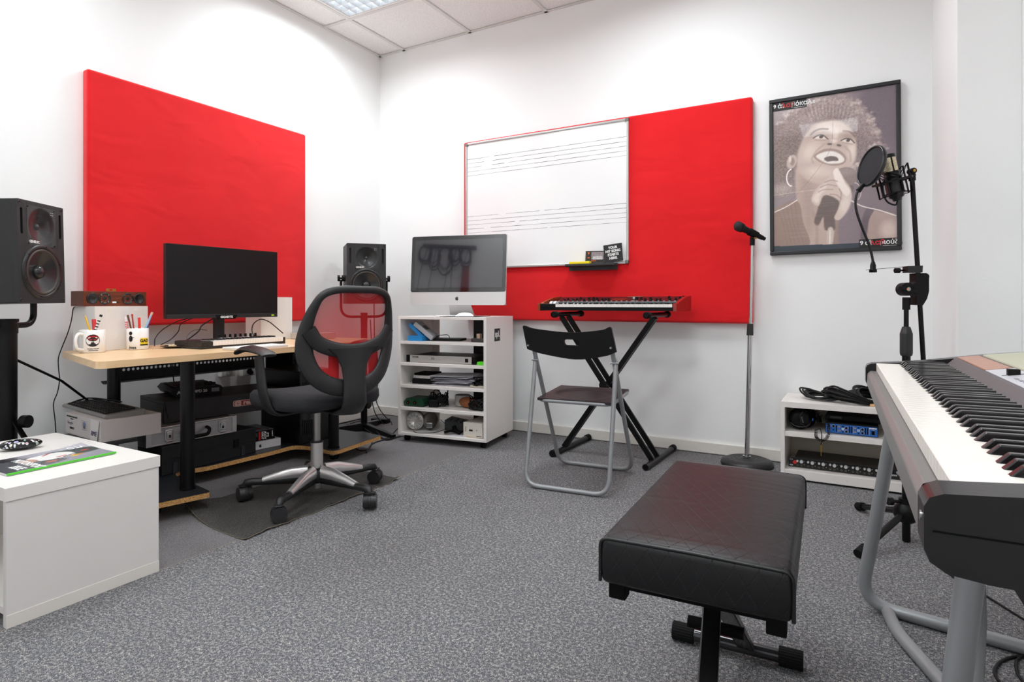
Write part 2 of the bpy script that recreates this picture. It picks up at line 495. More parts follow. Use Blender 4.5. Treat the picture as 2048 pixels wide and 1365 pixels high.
names = ['', 'square fluorescent ceiling light above the music keyboard stand', 'square fluorescent ceiling light above the white bench by the left wall', 'square fluorescent ceiling light above the black piano bench', 'square fluorescent ceiling light behind the camera, right side', 'square fluorescent ceiling light behind the camera, left corner']
for i in range(1, len(LIGHT_SPOTS)):
    c = copy_tree(cl); c.location = (LIGHT_SPOTS[i][0], LIGHT_SPOTS[i][1], HC + 0.002); c['label'] = names[i]
for c in [cl] + [o for o in bpy.data.objects if o.name.startswith('ceiling_light.')]: c['group'] = 'ceiling light panels'

# ------------------------------------------------------------------ red acoustic panels, whiteboard
m, N, L, b = nodes('red_fabric')
tc = N.new('ShaderNodeTexCoord')
w1 = noise(900, 1); w2 = noise(3, 3)
L.new(mixc(rng(w2, 0.3, 0.7), 'd8131a', 'e2181f'), b.inputs['Base Color']); b.inputs['Roughness'].default_value = 0.85
b.inputs['Sheen Weight'].default_value = 0.25; b.inputs['Specular IOR Level'].default_value = 0.2
mp = N.new('ShaderNodeMapping'); mp.inputs['Scale'].default_value = (1.0, 1.0, 2.2); L.new(tc.outputs['Object'], mp.inputs[0])
bp = N.new('ShaderNodeBump'); bp.inputs['Strength'].default_value = 0.35; bp.inputs['Distance'].default_value = 0.03
L.new(noise(2.6, 2, 0.6, mp.outputs[0]), bp.inputs['Height'])
bp2 = N.new('ShaderNodeBump'); bp2.inputs['Strength'].default_value = 0.5; bp2.inputs['Distance'].default_value = 0.0015
L.new(w1, bp2.inputs['Height']); L.new(bp.outputs[0], bp2.inputs['Normal']); L.new(bp2.outputs[0], b.inputs['Normal'])
red_m = m
def pillow_panel(name, W, H, D, T):
    g = B()
    g.box(-W / 2, 0, 0, W / 2, D, H, 0, T)
    return g
o = pillow_panel('p', 1.902, 1.241, 0.05, frame((1.770, -0.0515, 0.7475), (1, 0, 0), (0, 1, 0))).build('acoustic_panel', red_m, None, 0.012, 3)
tag(o, 'red fabric acoustic panel on the back wall behind the whiteboard', 'acoustic panel', 'red fabric wall panels')
g = B(); g.box(0.0015, -2.073, 0.745, 0.0515, -0.768, 1.977)
o = g.build('acoustic_panel', red_m, None, 0.012, 3)
tag(o, 'large red fabric acoustic panel on the left wall above the desk', 'acoustic panel', 'red fabric wall panels')

# whiteboard, y front -0.07
wb = thing('whiteboard', 'whiteboard with two hand-drawn music staves hung on the red panel', 'whiteboard', (1.4367, -0.0535, 1.0985))
WW, WH = 1.182, 0.876
B().box(-WW / 2 + .01, -0.008, 0.01, WW / 2 - .01, 0, WH - .01).build('writing_surface', M('whiteboard_enamel', 'f0f0f0', 0.18, coat=0.3), wb)
alu = M('aluminium', 'c9cac8', 0.3, 0.85)
g = B()
for a in ((-WW / 2, -0.016, 0, WW / 2, 0, 0.014), (-WW / 2, -0.016, WH - 0.014, WW / 2, 0, WH), (-WW / 2, -0.016, 0, -WW / 2 + 0.014, 0, WH), (WW / 2 - 0.014, -0.016, 0, WW / 2, 0, WH)): g.box(*a)
g.build('frame', alu, wb, 0.003)
for sx in (-1, 1):
    for z in (0, WH):
        g = B(); x = sx * WW / 2; zz = z - 0.022 if z else 0
        g.box(min(x, x - sx * 0.022), -0.0185, zz, max(x, x - sx * 0.022), 0.001, zz + 0.022)
        g.build('corner_cap', M('grey_plastic', '77746f', 0.5), wb, 0.004)
m, N, L, b = nodes('faded_marker')
tc = N.new('ShaderNodeTexCoord')
L.new(mixc(rng(noise(5, 1), 0.42, 0.6), '8d8c97', '1d1c26'), b.inputs['Base Color'])
marker_m = m
g = B()
def staff_line(zl, zr, gaps):
    xs = -WW / 2 + 0.014; xe = WW / 2 - 0.016
    segs = []; cur = 0.0
    for a, c in gaps: segs.append((cur, a)); cur = c
    segs.append((cur, 1.0))
    for a, c in segs:
        n = max(2, int((c - a) * 24))
        for i in range(n):
            t0, t1 = a + (c - a) * i / n, a + (c - a) * (i + 1) / n
            w = 0.0022 if random.random() < 0.6 else 0.0013
            p0 = (xs + (xe - xs) * t0, -0.0084, zl + (zr - zl) * t0); p1 = (xs + (xe - xs) * t1, -0.0084, zl + (zr - zl) * t1)
            g.add([(p0[0], p0[1], p0[2] - w / 2), (p1[0], p1[1], p1[2] - w / 2), (p1[0], p1[1], p1[2] + w / 2), (p0[0], p0[1], p0[2] + w / 2)], [(0, 1, 2, 3)])
for k, gp in enumerate([[(0.16, 0.19)], [(0.12, 0.18)], [(0.10, 0.175), (0.26, 0.285)], [], []]):
    staff_line(0.762 - k * 0.0285, 0.7655 - k * 0.0283, gp)
for k, gp in enumerate([[(0.22, 0.27), (0.49, 0.52)], [], [(0.33, 0.36)], [(0.12, 0.165)], [(0.54, 0.56)]]):
    staff_line(0.364 - k * 0.0285, 0.3645 - k * 0.0285, gp)
g.build('staff_lines', marker_m, wb)
# tray with things on it (world position from the board's lower right)
tr = thing('pen_tray', 'dark pen tray clipped below the lower right of the whiteboard', 'tray', (1.80, -0.0725, 1.0985))
g = B(); g.box(-0.16, -0.062, -0.012, 0.16, 0.0, -0.008); g.box(-0.16, -0.062, -0.012, 0.16, -0.058, 0.004); g.box(-0.16, -0.001, -0.034, 0.16, 0.001, 0.006)
g.build('shelf', M('tray_dark', '2c2a2c', 0.4), tr, 0.001)

# tray contents
def card(name, label, cat, x, z, w, h, tilt, mat, y=-0.094):
    t = thing(name, label, cat, (x, y, z), rot=(R(-4), R(tilt), 0))
    B().box(-w / 2, 0, 0, w / 2, 0.0012, h).build('sheet', mat, t)
    return t
c1 = card('card', 'black card reading YOUR HIT SONG STARTS HERE leaning on the whiteboard', 'card', 1.944, 1.111, 0.118, 0.108, -6, M('card_black', '101014', 0.5))
for i, s in enumerate(('YOUR', 'HIT SONG', 'STARTS', 'HERE.')):
    text('lettering', s, 0.021, ink_w, c1, FRONT(0.0, -0.0004, 0.087 - i * 0.0215), bold=0.0009, sx=0.98)
c2 = card('flyer', 'small dark flyer with orange print beside the black card', 'flyer', 1.818, 1.1095, 0.122, 0.072, 1.5, M('flyer_dark', '26231f', 0.5), y=-0.0912)
g = B(); g.box(-0.022, -0.0006, 0.02, 0.058, -0.0002, 0.066); g.build('photo_print', M('flyer_photo', '8d8284', 0.6, var=0.6, vscale=60), c2)
ora = M('orange_ink', 'e8641c', 0.6)
g = B()
g.add([(-0.047, -0.0008, 0.064), (-0.033, -0.0008, 0.064), (-0.040, -0.0008, 0.049)], [(0, 2, 1)])
g.box(-0.046, -0.0008, 0.028, -0.033, -0.0004, 0.033); g.build('orange_mark', ora, c2)
text('lettering', 'LONDON', 0.0135, ink_w, c2, FRONT(0.02, -0.0012, 0.034), bold=0.0004)
text('lettering', 'GRAMMAR', 0.0135, ink_w, c2, FRONT(0.02, -0.0012, 0.0235), bold=0.0004)
text('lettering', 'ARENA', 0.010, ora, c2, FRONT(-0.006, -0.0012, 0.011), bold=0.0002)
er = thing('board_eraser', 'yellow foam eraser with black base on the pen tray', 'eraser', (1.733, -0.108, 1.0907))
B().box(-0.072, -0.018, 0, 0.064, 0.018, 0.011).build('base', black_pl, er, 0.002)
B().box(-0.072, -0.018, 0.011, 0.066, 0.018, 0.027).build('foam', M('yellow_foam', 'f2d81c', 0.8), er, 0.004)

# ------------------------------------------------------------------ framed poster
def blank(w, h, c): return np.ones((h, w, 3)) * np.array([int(c[i:i + 2], 16) / 255 for i in (0, 2, 4)])
class Paint:
    """soft painter; coordinates u in 0..1 (right), v in 0..asp (down)"""
    def __init__(s, w, h, c, asp):
        s.a = blank(w, h, c); s.w, s.h = w, h
        s.U, s.V = np.meshgrid((np.arange(w) + .5) / w, (np.arange(h) + .5) / h * asp)
        s.rs = np.random.RandomState(4)
    def put(s, mask, c, op=1.0):
        c = np.array([int(c[i:i + 2], 16) / 255 for i in (0, 2, 4)]); k = (np.clip(mask, 0, 1) * op)[..., None]
        s.a = s.a * (1 - k) + c * k
    def ell(s, cx, cy, rx, ry, c, ang=0, soft=0.15, op=1.0):
        a = R(ang); dx, dy = s.U - cx, s.V - cy
        x = dx * math.cos(a) + dy * math.sin(a); y = -dx * math.sin(a) + dy * math.cos(a)
        d = np.sqrt((x / rx) ** 2 + (y / ry) ** 2)
        s.put((1 - d) / soft + 0.5, c, op)
    def poly(s, pts, c, soft=0.01, op=1.0):
        P = [(p.x, p.y) for p in smooth_path([(x, y, 0) for x, y in pts], 4, True)]
        ins = np.zeros(s.U.shape, bool); dist = np.full(s.U.shape, 9.0)
        n = len(P)
        for i in range(n):
            (x0, y0), (x1, y1) = P[i], P[(i + 1) % n]
            if y0 != y1:
                cr = ((y0 > s.V) != (y1 > s.V)) & (s.U < (x1 - x0) * (s.V - y0) / (y1 - y0) + x0)
                ins ^= cr
            dx, dy = x1 - x0, y1 - y0; L2 = dx * dx + dy * dy + 1e-12
            t = np.clip(((s.U - x0) * dx + (s.V - y0) * dy) / L2, 0, 1)
            dist = np.minimum(dist, np.hypot(s.U - x0 - t * dx, s.V - y0 - t * dy))
        sd = np.where(ins, dist, -dist)
        s.put(sd / soft + 0.5, c, op)
    def line(s, pts, r, c, soft=0.006, op=1.0):
        P = [(p.x, p.y) for p in smooth_path([(x, y, 0) for x, y in pts], 5)]
        dist = np.full(s.U.shape, 9.0)
        for i in range(len(P) - 1):
            (x0, y0), (x1, y1) = P[i], P[i + 1]; dx, dy = x1 - x0, y1 - y0; L2 = dx * dx + dy * dy + 1e-12
            t = np.clip(((s.U - x0) * dx + (s.V - y0) * dy) / L2, 0, 1)
            dist = np.minimum(dist, np.hypot(s.U - x0 - t * dx, s.V - y0 - t * dy))
        s.put((r - dist) / soft + 0.5, c, op)
    def fuzz(s, amp, mask, cell=1):
        n = s.rs.rand(s.h // cell + 2, s.w // cell + 2) - .5
        n = np.repeat(np.repeat(n, cell, 0), cell, 1)[:s.h, :s.w]
        s.a = np.clip(s.a + (n * amp * mask)[..., None], 0, 1)
PW, PH = 0.6, 0.84
po = thing('framed_poster', 'black-framed sepia poster of a laughing singer with curly hair holding a microphone', 'poster', (3.108, -0.004, 1.120), rot=(0, R(-0.35), 0))
p = Paint(236, 330, '76676d', 1.4)
p.ell(0.05, 0.35, 0.5, 0.9, '8a7a7d', soft=0.9)
p.ell(0.30, -0.05, 0.45, 0.35, 'a59799', soft=1.0)
p.ell(1.0, 0.1, 0.4, 0.5, '6c5e66', soft=0.9)
# hair: body, then lit rims and grain
hair = [(-0.03, 0.30), (0.05, 0.20), (0.15, 0.13), (0.299, 0.075), (0.425, 0.05), (0.547, 0.05), (0.65, 0.10), (0.73, 0.18), (0.80, 0.29), (0.845, 0.40), (0.86, 0.53), (0.83, 0.63), (0.72, 0.66), (0.60, 0.75), (0.30, 0.75), (0.22, 0.80), (0.17, 0.86), (0.09, 0.88), (-0.03, 0.86)]
p.poly(hair, '84726f', 0.05)
p.poly([(0.02, 0.42), (0.2, 0.30), (0.25, 0.45), (0.22, 0.62), (0.12, 0.74), (0.02, 0.74)], '77655f', 0.08, 0.8)
p.poly([(0.62, 0.32), (0.74, 0.40), (0.80, 0.52), (0.76, 0.64), (0.69, 0.60)], '7a6868', 0.05, 0.9)
for k in range(420):
    t = p.rs.rand() * (len(hair) - 5); i = int(t); a_, b_ = hair[i + 1], hair[i + 2]; f_ = t - i
    hx = a_[0] + (b_[0] - a_[0]) * f_ + p.rs.normal(0, 0.022); hy = a_[1] + (b_[1] - a_[1]) * f_ + p.rs.normal(0, 0.022)
    if i > 11: continue
    p.ell(hx, hy, 0.006 + 0.014 * p.rs.rand(), 0.006 + 0.014 * p.rs.rand(), ('c9b8b0', 'a8958f', '94827f', 'd6c8c0')[k % 4], soft=1.0, op=0.45)
p.ell(0.36, 0.16, 0.26, 0.08, 'a08e8a', ang=-20, soft=1.3, op=0.8)
p.ell(0.66, 0.24, 0.07, 0.20, '9f8d8a', ang=-35, soft=1.3, op=0.7)
for k in range(26): p.ell(0.40 + 0.014 * k - .1, 0.13 + 0.0004 * (k - 10) ** 2, 0.004, 0.06, 'b5a5a0' if k % 2 else '7c6b69', ang=(k - 13) * 1.5, soft=1.2, op=0.5)
inside = np.clip(1.1 - np.sqrt(((p.U - .42) / .48) ** 2 + ((p.V - .45) / .46) ** 2), 0, 1) * 4
p.fuzz(0.13, np.clip(inside, 0, 1), 1); p.fuzz(0.09, np.clip(inside, 0, 1), 3)
p.ell(0.08, 0.82, 0.08, 0.05, 'b5a39c', soft=1.2, op=0.6); p.fuzz(0.1, (np.hypot(p.U - .08, p.V - .82) < .08) * 1.0, 2)
# neck, shoulders, clothes
p.poly([(-0.05, 1.05), (0.208, 0.935), (0.60, 0.95), (0.60, 1.42), (-0.05, 1.42)], '8f776c', 0.012)
p.poly([(0.214, 0.60), (0.21, 0.988), (0.271, 1.34), (0.47, 1.36), (0.52, 1.1), (0.46, 0.76)], 'b39b90', 0.02)
p.poly([(0.25, 0.72), (0.36, 0.80), (0.36, 1.05), (0.30, 1.25), (0.24, 0.98)], '9d857b', 0.10, 0.8)
p.line([(0.34, 1.05), (0.37, 1.18), (0.37, 1.34)], 0.008, '957d72', 0.03, 0.8)
p.poly([(0.016, 1.025), (0.208, 0.935), (0.257, 1.134), (0.303, 1.36), (0.013, 1.36)], '8b7267', 0.010)
for k in range(5): p.line([(0.05 + k * .035, 1.02 - k * .015), (0.09 + k * .03, 1.15), (0.12 + k * 0.035, 1.33)], 0.003, '7c655b', 0.012, 0.7)
p.line([(0.016, 1.022), (0.113, 0.982), (0.208, 0.928)], 0.004, 'e6dbd4')
p.poly([(0.56, 1.06), (0.644, 0.969), (0.77, 1.06), (0.775, 1.36), (0.56, 1.37)], '7a6a70', 0.02)
p.poly([(0.78, 1.055), (0.86, 1.085), (0.99, 1.14), (0.99, 1.34), (0.77, 1.33), (0.76, 1.16)], 'a58e86', 0.015)
p.ell(0.93, 1.25, 0.06, 0.07, 'cdbab0', soft=1.0, op=0.8)
p.poly([(0.735, 1.13), (0.775, 1.045), (0.825, 1.062), (0.785, 1.15), (0.76, 1.32), (0.72, 1.32)], '62545b', 0.01)
p.line([(0.644, 0.969), (0.732, 1.028), (0.861, 1.074), (0.985, 1.13)], 0.004, 'ebe0d8')
# face
face = [(0.484, 0.238), (0.575, 0.265), (0.649, 0.341), (0.687, 0.439), (0.690, 0.558), (0.672, 0.64), (0.616, 0.715), (0.51, 0.785), (0.371, 0.790), (0.261, 0.72), (0.212, 0.60), (0.225, 0.477), (0.268, 0.359), (0.355, 0.262)]
p.poly(face, 'bda79c', 0.022)
p.poly([(0.36, 0.27), (0.30, 0.36), (0.24, 0.48), (0.225, 0.60), (0.27, 0.70), (0.33, 0.62), (0.30, 0.48), (0.36, 0.36)], 'a9938a', 0.07, 0.8)
p.ell(0.49, 0.31, 0.12, 0.055, 'd8c8be', ang=12, soft=1.3, op=0.9)
p.ell(0.31, 0.50, 0.065, 0.095, 'd4c2b7', ang=25, soft=1.3, op=0.85)
p.ell(0.655, 0.53, 0.028, 0.075, 'dccbc0', soft=1.3, op=0.85)
p.ell(0.36, 0.68, 0.10, 0.04, 'd3c1b6', ang=12, soft=1.3, op=0.85)
p.ell(0.47, 0.70, 0.06, 0.03, 'cbb8ad', ang=12, soft=1.3, op=0.7)
p.ell(0.40, 0.355, 0.07, 0.028, 'a38c82', ang=2, soft=1.1, op=0.8)
p.ell(0.625, 0.405, 0.055, 0.028, 'a38c82', ang=20, soft=1.1, op=0.8)
p.line([(0.325, 0.345), (0.355, 0.318), (0.405, 0.303), (0.465, 0.312)], 0.0065, '75625b', 0.012, 0.9)
p.line([(0.590, 0.348), (0.641, 0.362), (0.680, 0.410)], 0.0065, '75625b', 0.012, 0.9)
p.poly([(0.352, 0.378), (0.38, 0.362), (0.415, 0.360), (0.46, 0.398), (0.42, 0.392), (0.38, 0.388)], 'd9ccc5', 0.006)
p.ell(0.412, 0.374, 0.017, 0.014, '4f403b', soft=0.3)
p.line([(0.348, 0.378), (0.38, 0.360), (0.42, 0.358), (0.466, 0.402)], 0.0045, '4c3d38', 0.006)
p.poly([(0.574, 0.431), (0.605, 0.422), (0.64, 0.430), (0.672, 0.463), (0.63, 0.452), (0.60, 0.445)], 'd9ccc5', 0.006)
p.ell(0.627, 0.437, 0.015, 0.013, '4f403b', soft=0.3)
p.line([(0.570, 0.431), (0.605, 0.419), (0.645, 0.428), (0.676, 0.465)], 0.0045, '4c3d38', 0.006)
p.line([(0.36, 0.398), (0.40, 0.404), (0.45, 0.412)], 0.004, '9a847a', 0.012, 0.7)
p.line([(0.585, 0.452), (0.62, 0.464), (0.66, 0.476)], 0.004, '9a847a', 0.012, 0.7)
p.ell(0.53, 0.37, 0.018, 0.06, 'dccdc3', ang=12, soft=1.1, op=0.8)
p.poly([(0.444, 0.440), (0.47, 0.408), (0.51, 0.400), (0.56, 0.425), (0.598, 0.470), (0.588, 0.500), (0.55, 0.492), (0.50, 0.470), (0.46, 0.465)], 'b49e93', 0.012)
p.ell(0.515, 0.425, 0.028, 0.018, 'd9c9bf', ang=15, soft=1.0)
p.ell(0.480, 0.449, 0.020, 0.009, '5f4e47', ang=8, soft=0.5)
p.ell(0.555, 0.471, 0.020, 0.010, '5f4e47', ang=22, soft=0.5)
p.line([(0.435, 0.445), (0.37, 0.50), (0.335, 0.56), (0.345, 0.60)], 0.005, '9d877c', 0.018, 0.8)
p.line([(0.602, 0.49), (0.640, 0.545), (0.645, 0.62)], 0.005, '9d877c', 0.018, 0.8)
p.poly([(0.350, 0.537), (0.421, 0.492), (0.497, 0.492), (0.565, 0.522), (0.612, 0.59), (0.587, 0.640), (0.511, 0.648), (0.427, 0.618), (0.373, 0.580)], '947b71', 0.008)
p.poly([(0.368, 0.542), (0.436, 0.514), (0.505, 0.517), (0.565, 0.552), (0.597, 0.600), (0.575, 0.628), (0.52, 0.630), (0.46, 0.620), (0.405, 0.585)], 'e0d6cf', 0.012)
p.poly([(0.435, 0.571), (0.481, 0.558), (0.535, 0.573), (0.547, 0.606), (0.50, 0.604), (0.455, 0.602)], '5b4742', 0.007)
for x in (0.45, 0.485, 0.52): p.line([(x, 0.522), (x - .004, 0.553)], 0.001, 'cabfb8', 0.004, 0.6)
# ear and hoops
p.ell(0.165, 0.570, 0.042, 0.065, 'b7a399', ang=15, soft=0.25)
p.ell(0.170, 0.570, 0.020, 0.036, '8d7a70', soft=0.5); p.ell(0.150, 0.545, 0.012, 0.03, 'd3c4bb', soft=0.8)
for k in range(60):
    a = R(95 + 170 * k / 60); p.ell(0.165 + 0.045 * math.cos(a), 0.716 + 0.078 * math.sin(a), 0.005, 0.005, 'efe7e1', soft=0.6, op=0.8)
for k in range(60):
    a = R(-95 + 150 * k / 60); p.ell(0.665 + 0.060 * math.cos(a), 0.90 + 0.085 * math.sin(a), 0.003, 0.004, 'd5c8c1', soft=0.6, op=0.6)
# microphone and hand
p.ell(0.600, 0.760, 0.098, 0.088, '806d68', soft=0.05)
p.ell(0.605, 0.715, 0.075, 0.035, '988580', soft=1.2, op=0.7)
p.fuzz(0.05, (np.hypot(p.U - .60, p.V - .76) < .09) * 1.0, 1)
p.poly([(0.62, 0.84), (0.67, 0.85), (0.64, 0.92), (0.58, 0.90)], '65534e', 0.012)
p.poly([(0.401, 0.905), (0.478, 0.900), (0.554, 0.962), (0.541, 1.045), (0.520, 1.12), (0.516, 1.22), (0.437, 1.215), (0.425, 1.10), (0.385, 1.17), (0.350, 1.14), (0.380, 1.02)], '5e4d48', 0.014)
p.poly([(0.46, 1.21), (0.503, 1.21), (0.499, 1.345), (0.456, 1.345)], 'c2b0a6', 0.010)
p.line([(0.478, 1.22), (0.476, 1.34)], 0.003, 'efe6df', 0.006)
p.poly([(0.331, 0.912), (0.370, 0.838), (0.450, 0.768), (0.503, 0.700), (0.534, 0.672), (0.564, 0.715), (0.598, 0.784), (0.645, 0.866), (0.650, 0.961), (0.615, 1.06), (0.556, 1.135), (0.512, 1.115), (0.543, 1.040), (0.556, 0.975), (0.485, 0.916), (0.425, 0.912), (0.388, 0.995), (0.335, 0.960)], 'c5b1a6', 0.012)
p.poly([(0.34, 0.93), (0.385, 0.86), (0.45, 0.80), (0.44, 0.86), (0.40, 0.90), (0.38, 0.97)], 'dccdc3', 0.02, 0.8)
p.poly([(0.508, 0.695), (0.541, 0.672), (0.568, 0.728), (0.602, 0.815), (0.640, 0.885), (0.610, 0.930), (0.555, 0.850), (0.518, 0.765)], 'e3d6cd', 0.012)
p.ell(0.60, 1.00, 0.035, 0.08, 'd9cac0', ang=15, soft=1.1, op=0.8)
for q in ([(0.386, 0.872), (0.43, 0.853), (0.50, 0.858)], [(0.405, 0.830), (0.46, 0.812), (0.53, 0.830)], [(0.440, 0.787), (0.49, 0.775), (0.54, 0.790)], [(0.555, 0.86), (0.57, 0.90), (0.56, 0.97)], [(0.48, 0.90), (0.53, 0.91), (0.57, 0.95)]):
    p.line(q, 0.0035, '8f786e', 0.010, 0.85)
# reflections of the cracked sheet
p.line([(0.51, 0.235), (0.47, 0.53), (0.22, 0.86), (0.09, 0.97)], 0.0012, '6d5f5f', 0.003, 0.8)
p.put((np.abs(p.V - (0.865 - .05 * p.U)) < 0.003) * (p.U < 0.38) * 1.0, 'c9bdb8', 0.5)
for k in range(70):
    y = 0.78 + p.rs.rand() * 0.5; x0 = p.rs.rand() * .3; p.put((np.abs(p.V - y) < 0.0022) * (p.U > x0) * (p.U < x0 + .3) * 1.0, 'b3a49d', 0.12)
p.fuzz(0.03, np.ones_like(p.U), 1)
p.a = np.clip(0.5 + (p.a - 0.5) * 1.02 + 0.045, 0, 1)
p.put((p.V > 1.342 + 0.012 * p.U) * 1.0, '26323f')
m = 0.026
inn_w, inn_h = PW - 2 * 0.017, PH - 2 * 0.017
painted('print', p.a, PW - 0.034, PH - 0.034, FRONT(-PW / 2 + 0.017, -0.018, 0.017), po, rough=0.45, coat=0.5)
g = B(); fr = 0.02
for a in ((-PW / 2, 0, PW / 2, fr), (-PW / 2, PH - fr, PW / 2, PH), (-PW / 2, fr, -PW / 2 + fr, PH - fr), (PW / 2 - fr, fr, PW / 2, PH - fr)):
    g.box(a[0], -0.027, a[1], a[2], 0, a[3])
g.build('frame', M('black_frame', '1d1d20', 0.35), po, 0.004)
B().box(-PW / 2 + .01, -0.017, 0.01, PW / 2 - .01, -0.004, PH - 0.01).build('backing', M('backing_board', '6b5a48', 0.8), po)
def caption(x0, z0, x1, z1, parts):
    B().box(x0, -0.0194, z0, x1, -0.0184, z1).build('caption_strip', M('caption_black', '0d0d0f', 0.4), po)
    for s, x, mt, sz in parts: text('caption_lettering', s, sz, mt, po, FRONT(x, -0.0198, (z0 + z1) / 2 + 0.002), 'LEFT', bold=0.0006)
    B().box(x0 + 0.62 * (x1 - x0), -0.0198, z0 + 0.005, x1 - 0.004, -0.0194, z0 + 0.0065).build('caption_rule', ink_w, po)
caption(-0.283, 0.776, -0.118, 0.820, [('9', -0.279, ink_w, 0.028), ('\u03ac\u03b9', -0.258, ink_w, 0.034), ('\u03bb\u03b1\u03b2', -0.238, ink_r, 0.034), ('\u03b2\u03cc\u03ba\u03b1\u03bbs', -0.192, ink_w, 0.034)])
caption(0.118, 0.020, 0.282, 0.062, [('9', 0.121, ink_w, 0.030), ('\u03ac\u03ca', 0.143, ink_w, 0.033), ('\u03bb\u03b1\u03b2', 0.166, ink_r, 0.033), ('\u03bc\u03b9\u03bf\u03cd\u03b6\u03b9\u03ba', 0.207, ink_w, 0.0315)])

# ------------------------------------------------------------------ white cart with the all-in-one computer
YAW = 7.2
cart = thing('shelf_cart', 'white open-sided shelf cart on casters standing against the back wall', 'shelf cart', (1.008, -0.404, 0), YAW)
cw, cd, cb, ct, th = 0.608, 0.405, 0.042, 0.779, 0.018
g = B(); hw, hd = cw / 2, cd / 2
B().box(-hw, -hd, cb, -hw + th, hd, ct).build('side_panel', white_lam, cart, 0.001)
B().box(hw - th, -hd, cb, hw, hd, ct).build('side_panel', white_lam, cart, 0.001)
B().box(-hw + th, -hd, ct - th, hw - th, hd, ct).build('top', white_lam, cart, 0.001)
SH = [0.626, 0.492, 0.355, 0.216, 0.058]      # shelf tops
for z in SH:
    B().box(-hw + th, -hd, z - th + (0 if z > 0.1 else 0.002), hw - th, hd, z).build('shelf', white_lam, cart, 0.001)
B().box(-hw + th, hd - 0.012, cb + th, -0.235, hd, ct - th).build('back_panel', white_lam, cart)
B().box(0.02, hd + 0.001, 0.06, hw - 0.02, hd + 0.004, ct - 0.02).build('cable_board', M('board_black', '1a1c20', 0.5, var=0.8, vscale=40), cart)
for sx in (-1, 1):
    for sy in (-1, 1):
        x, y = sx * (hw - 0.04), sy * (hd - 0.045)
        g = B(); g.cyl((x - 0.012, y, 0.019), (x - 0.003, y, 0.019), 0.019, n=20); g.cyl((x + 0.003, y, 0.019), (x + 0.012, y, 0.019), 0.019, n=20); g.box(x - 0.014, y - 0.012, 0.022, x + 0.014, y + 0.012, 0.042)
        g.build('caster', rubber, cart, 0.001)
B().box(hw, -0.087, 0.630, hw + 0.0008, -0.005, 0.706).build('sticker', M('sticker_black', '101012', 0.4), cart)
text('sticker_lettering', 'spl.', 0.052, ink_w, cart, RIGHT(hw + 0.0010, -0.045, 0.672), bold=0.0012)
cartM = Matrix.Translation((1.008, -0.404, 0)) @ Matrix.Rotation(R(YAW), 4, 'Z')
def oncart(x, y, z): return tuple(cartM @ Vector((x, y, z)))

# all-in-one computer
im = thing('desktop_computer', 'silver all-in-one desktop computer with black screen on top of the white cart', 'computer', (0.998, -0.378, 0.7795), 14.4)
imW, imH = 0.648, 0.450
almat = M('silver_shell', 'd9d8d8', 0.28, 0.55)
g = B(); g.plate(rrect(-imW / 2, 0, imW / 2, imH, 0.016), t=0.012, T=FRONT(0, -0.015, 0), smooth_walls=True)
g.build('shell', almat, im)
g = B()
g.grid(lambda u, v: (imW * (u - .5), -0.003 + 0.03 * (1 - (2 * u - 1) ** 4) * (1 - (2 * v - 1) ** 4), imH * v), 16, 12, flip=True)
g.build('back_shell', almat, im)
gl = M('screen_glass', '111115', 0.03, spec=0.9, coat=1.0)
g = B(); r = rrect(-imW / 2 + .0015, 0.084, imW / 2 - .0015, imH - .0015, 0.014)
g.plate(rrect(-imW / 2 + .0015, 0.084, imW / 2 - .0015, imH - .0015, 0.014), [rrect(-0.298, 0.112, 0.298, 0.4475 - 0.024, 0.001, 1)], t=0.001, T=FRONT(0, -0.0165, 0)); g.build('bezel', M('glass_bezel', '060607', 0.04, spec=0.8, coat=1.0), im)
g = B(); g.plate(rrect(-0.298, 0.112, 0.298, 0.4235, 0.001, 1), t=0.0008, T=FRONT(0, -0.0164, 0)); g.build('screen', M('screen_panel', '2a2a30', 0.03, spec=1.0, coat=1.0), im)
def apple(name, parent, T, s, mat):
    pts = smooth_path([(0, .30, 0), (.16, .36, 0), (.34, .28, 0), (.28, .14, 0), (.27, -.02, 0), (.40, -.14, 0), (.30, -.36, 0), (.16, -.50, 0), (0, -.45, 0), (-.16, -.50, 0), (-.32, -.34, 0), (-.42, -.06, 0), (-.36, .22, 0), (-.18, .36, 0)], 4, True)
    g = B(); g.plate([(p.x * s, p.y * s) for p in pts][::1], t=0.0003, T=T)
    leaf = smooth_path([(0.0, .38, 0), (.02, .52, 0), (.15, .62, 0), (.13, .48, 0)], 4, True)
    g.plate([(p.x * s, p.y * s) for p in leaf], t=0.0003, T=T)
    return g.build(name, mat, parent)
apple('fruit_logo', im, FRONT(0, -0.0157, 0.042), 0.026, M('logo_grey', '2d2d30', 0.3))
for o in kids(im): o.location = (0, 0, 0.0685); o.rotation_euler = (R(-4.6), 0, 0)
g = B()
g.add([(-0.068, 0.045, 0.22), (0.068, 0.045, 0.22), (0.074, 0.046, 0.07), (-0.074, 0.046, 0.07), (-0.085, 0.082, 0.004), (0.085, 0.082, 0.004),
       (-0.068, 0.053, 0.22), (0.068, 0.053, 0.22), (0.074, 0.054, 0.07), (-0.074, 0.054, 0.07), (-0.085, 0.090, 0.004), (0.085, 0.090, 0.004)],
      [(0, 3, 2, 1), (3, 4, 5, 2), (6, 7, 8, 9), (9, 8, 11, 10), (0, 6, 9, 3), (3, 9, 10, 4), (1, 2, 8, 7), (2, 5, 11, 8), (0, 1, 7, 6)])
g.box(-0.095, -0.125, 0.0, 0.095, 0.090, 0.005)
g.build('stand_foot', almat, im, 0.001)
mp_ = thing('mouse_pad', 'thin black mouse pad beside the computer on the white cart', 'mouse pad', oncart(0.125, -0.105, 0.7795), YAW)
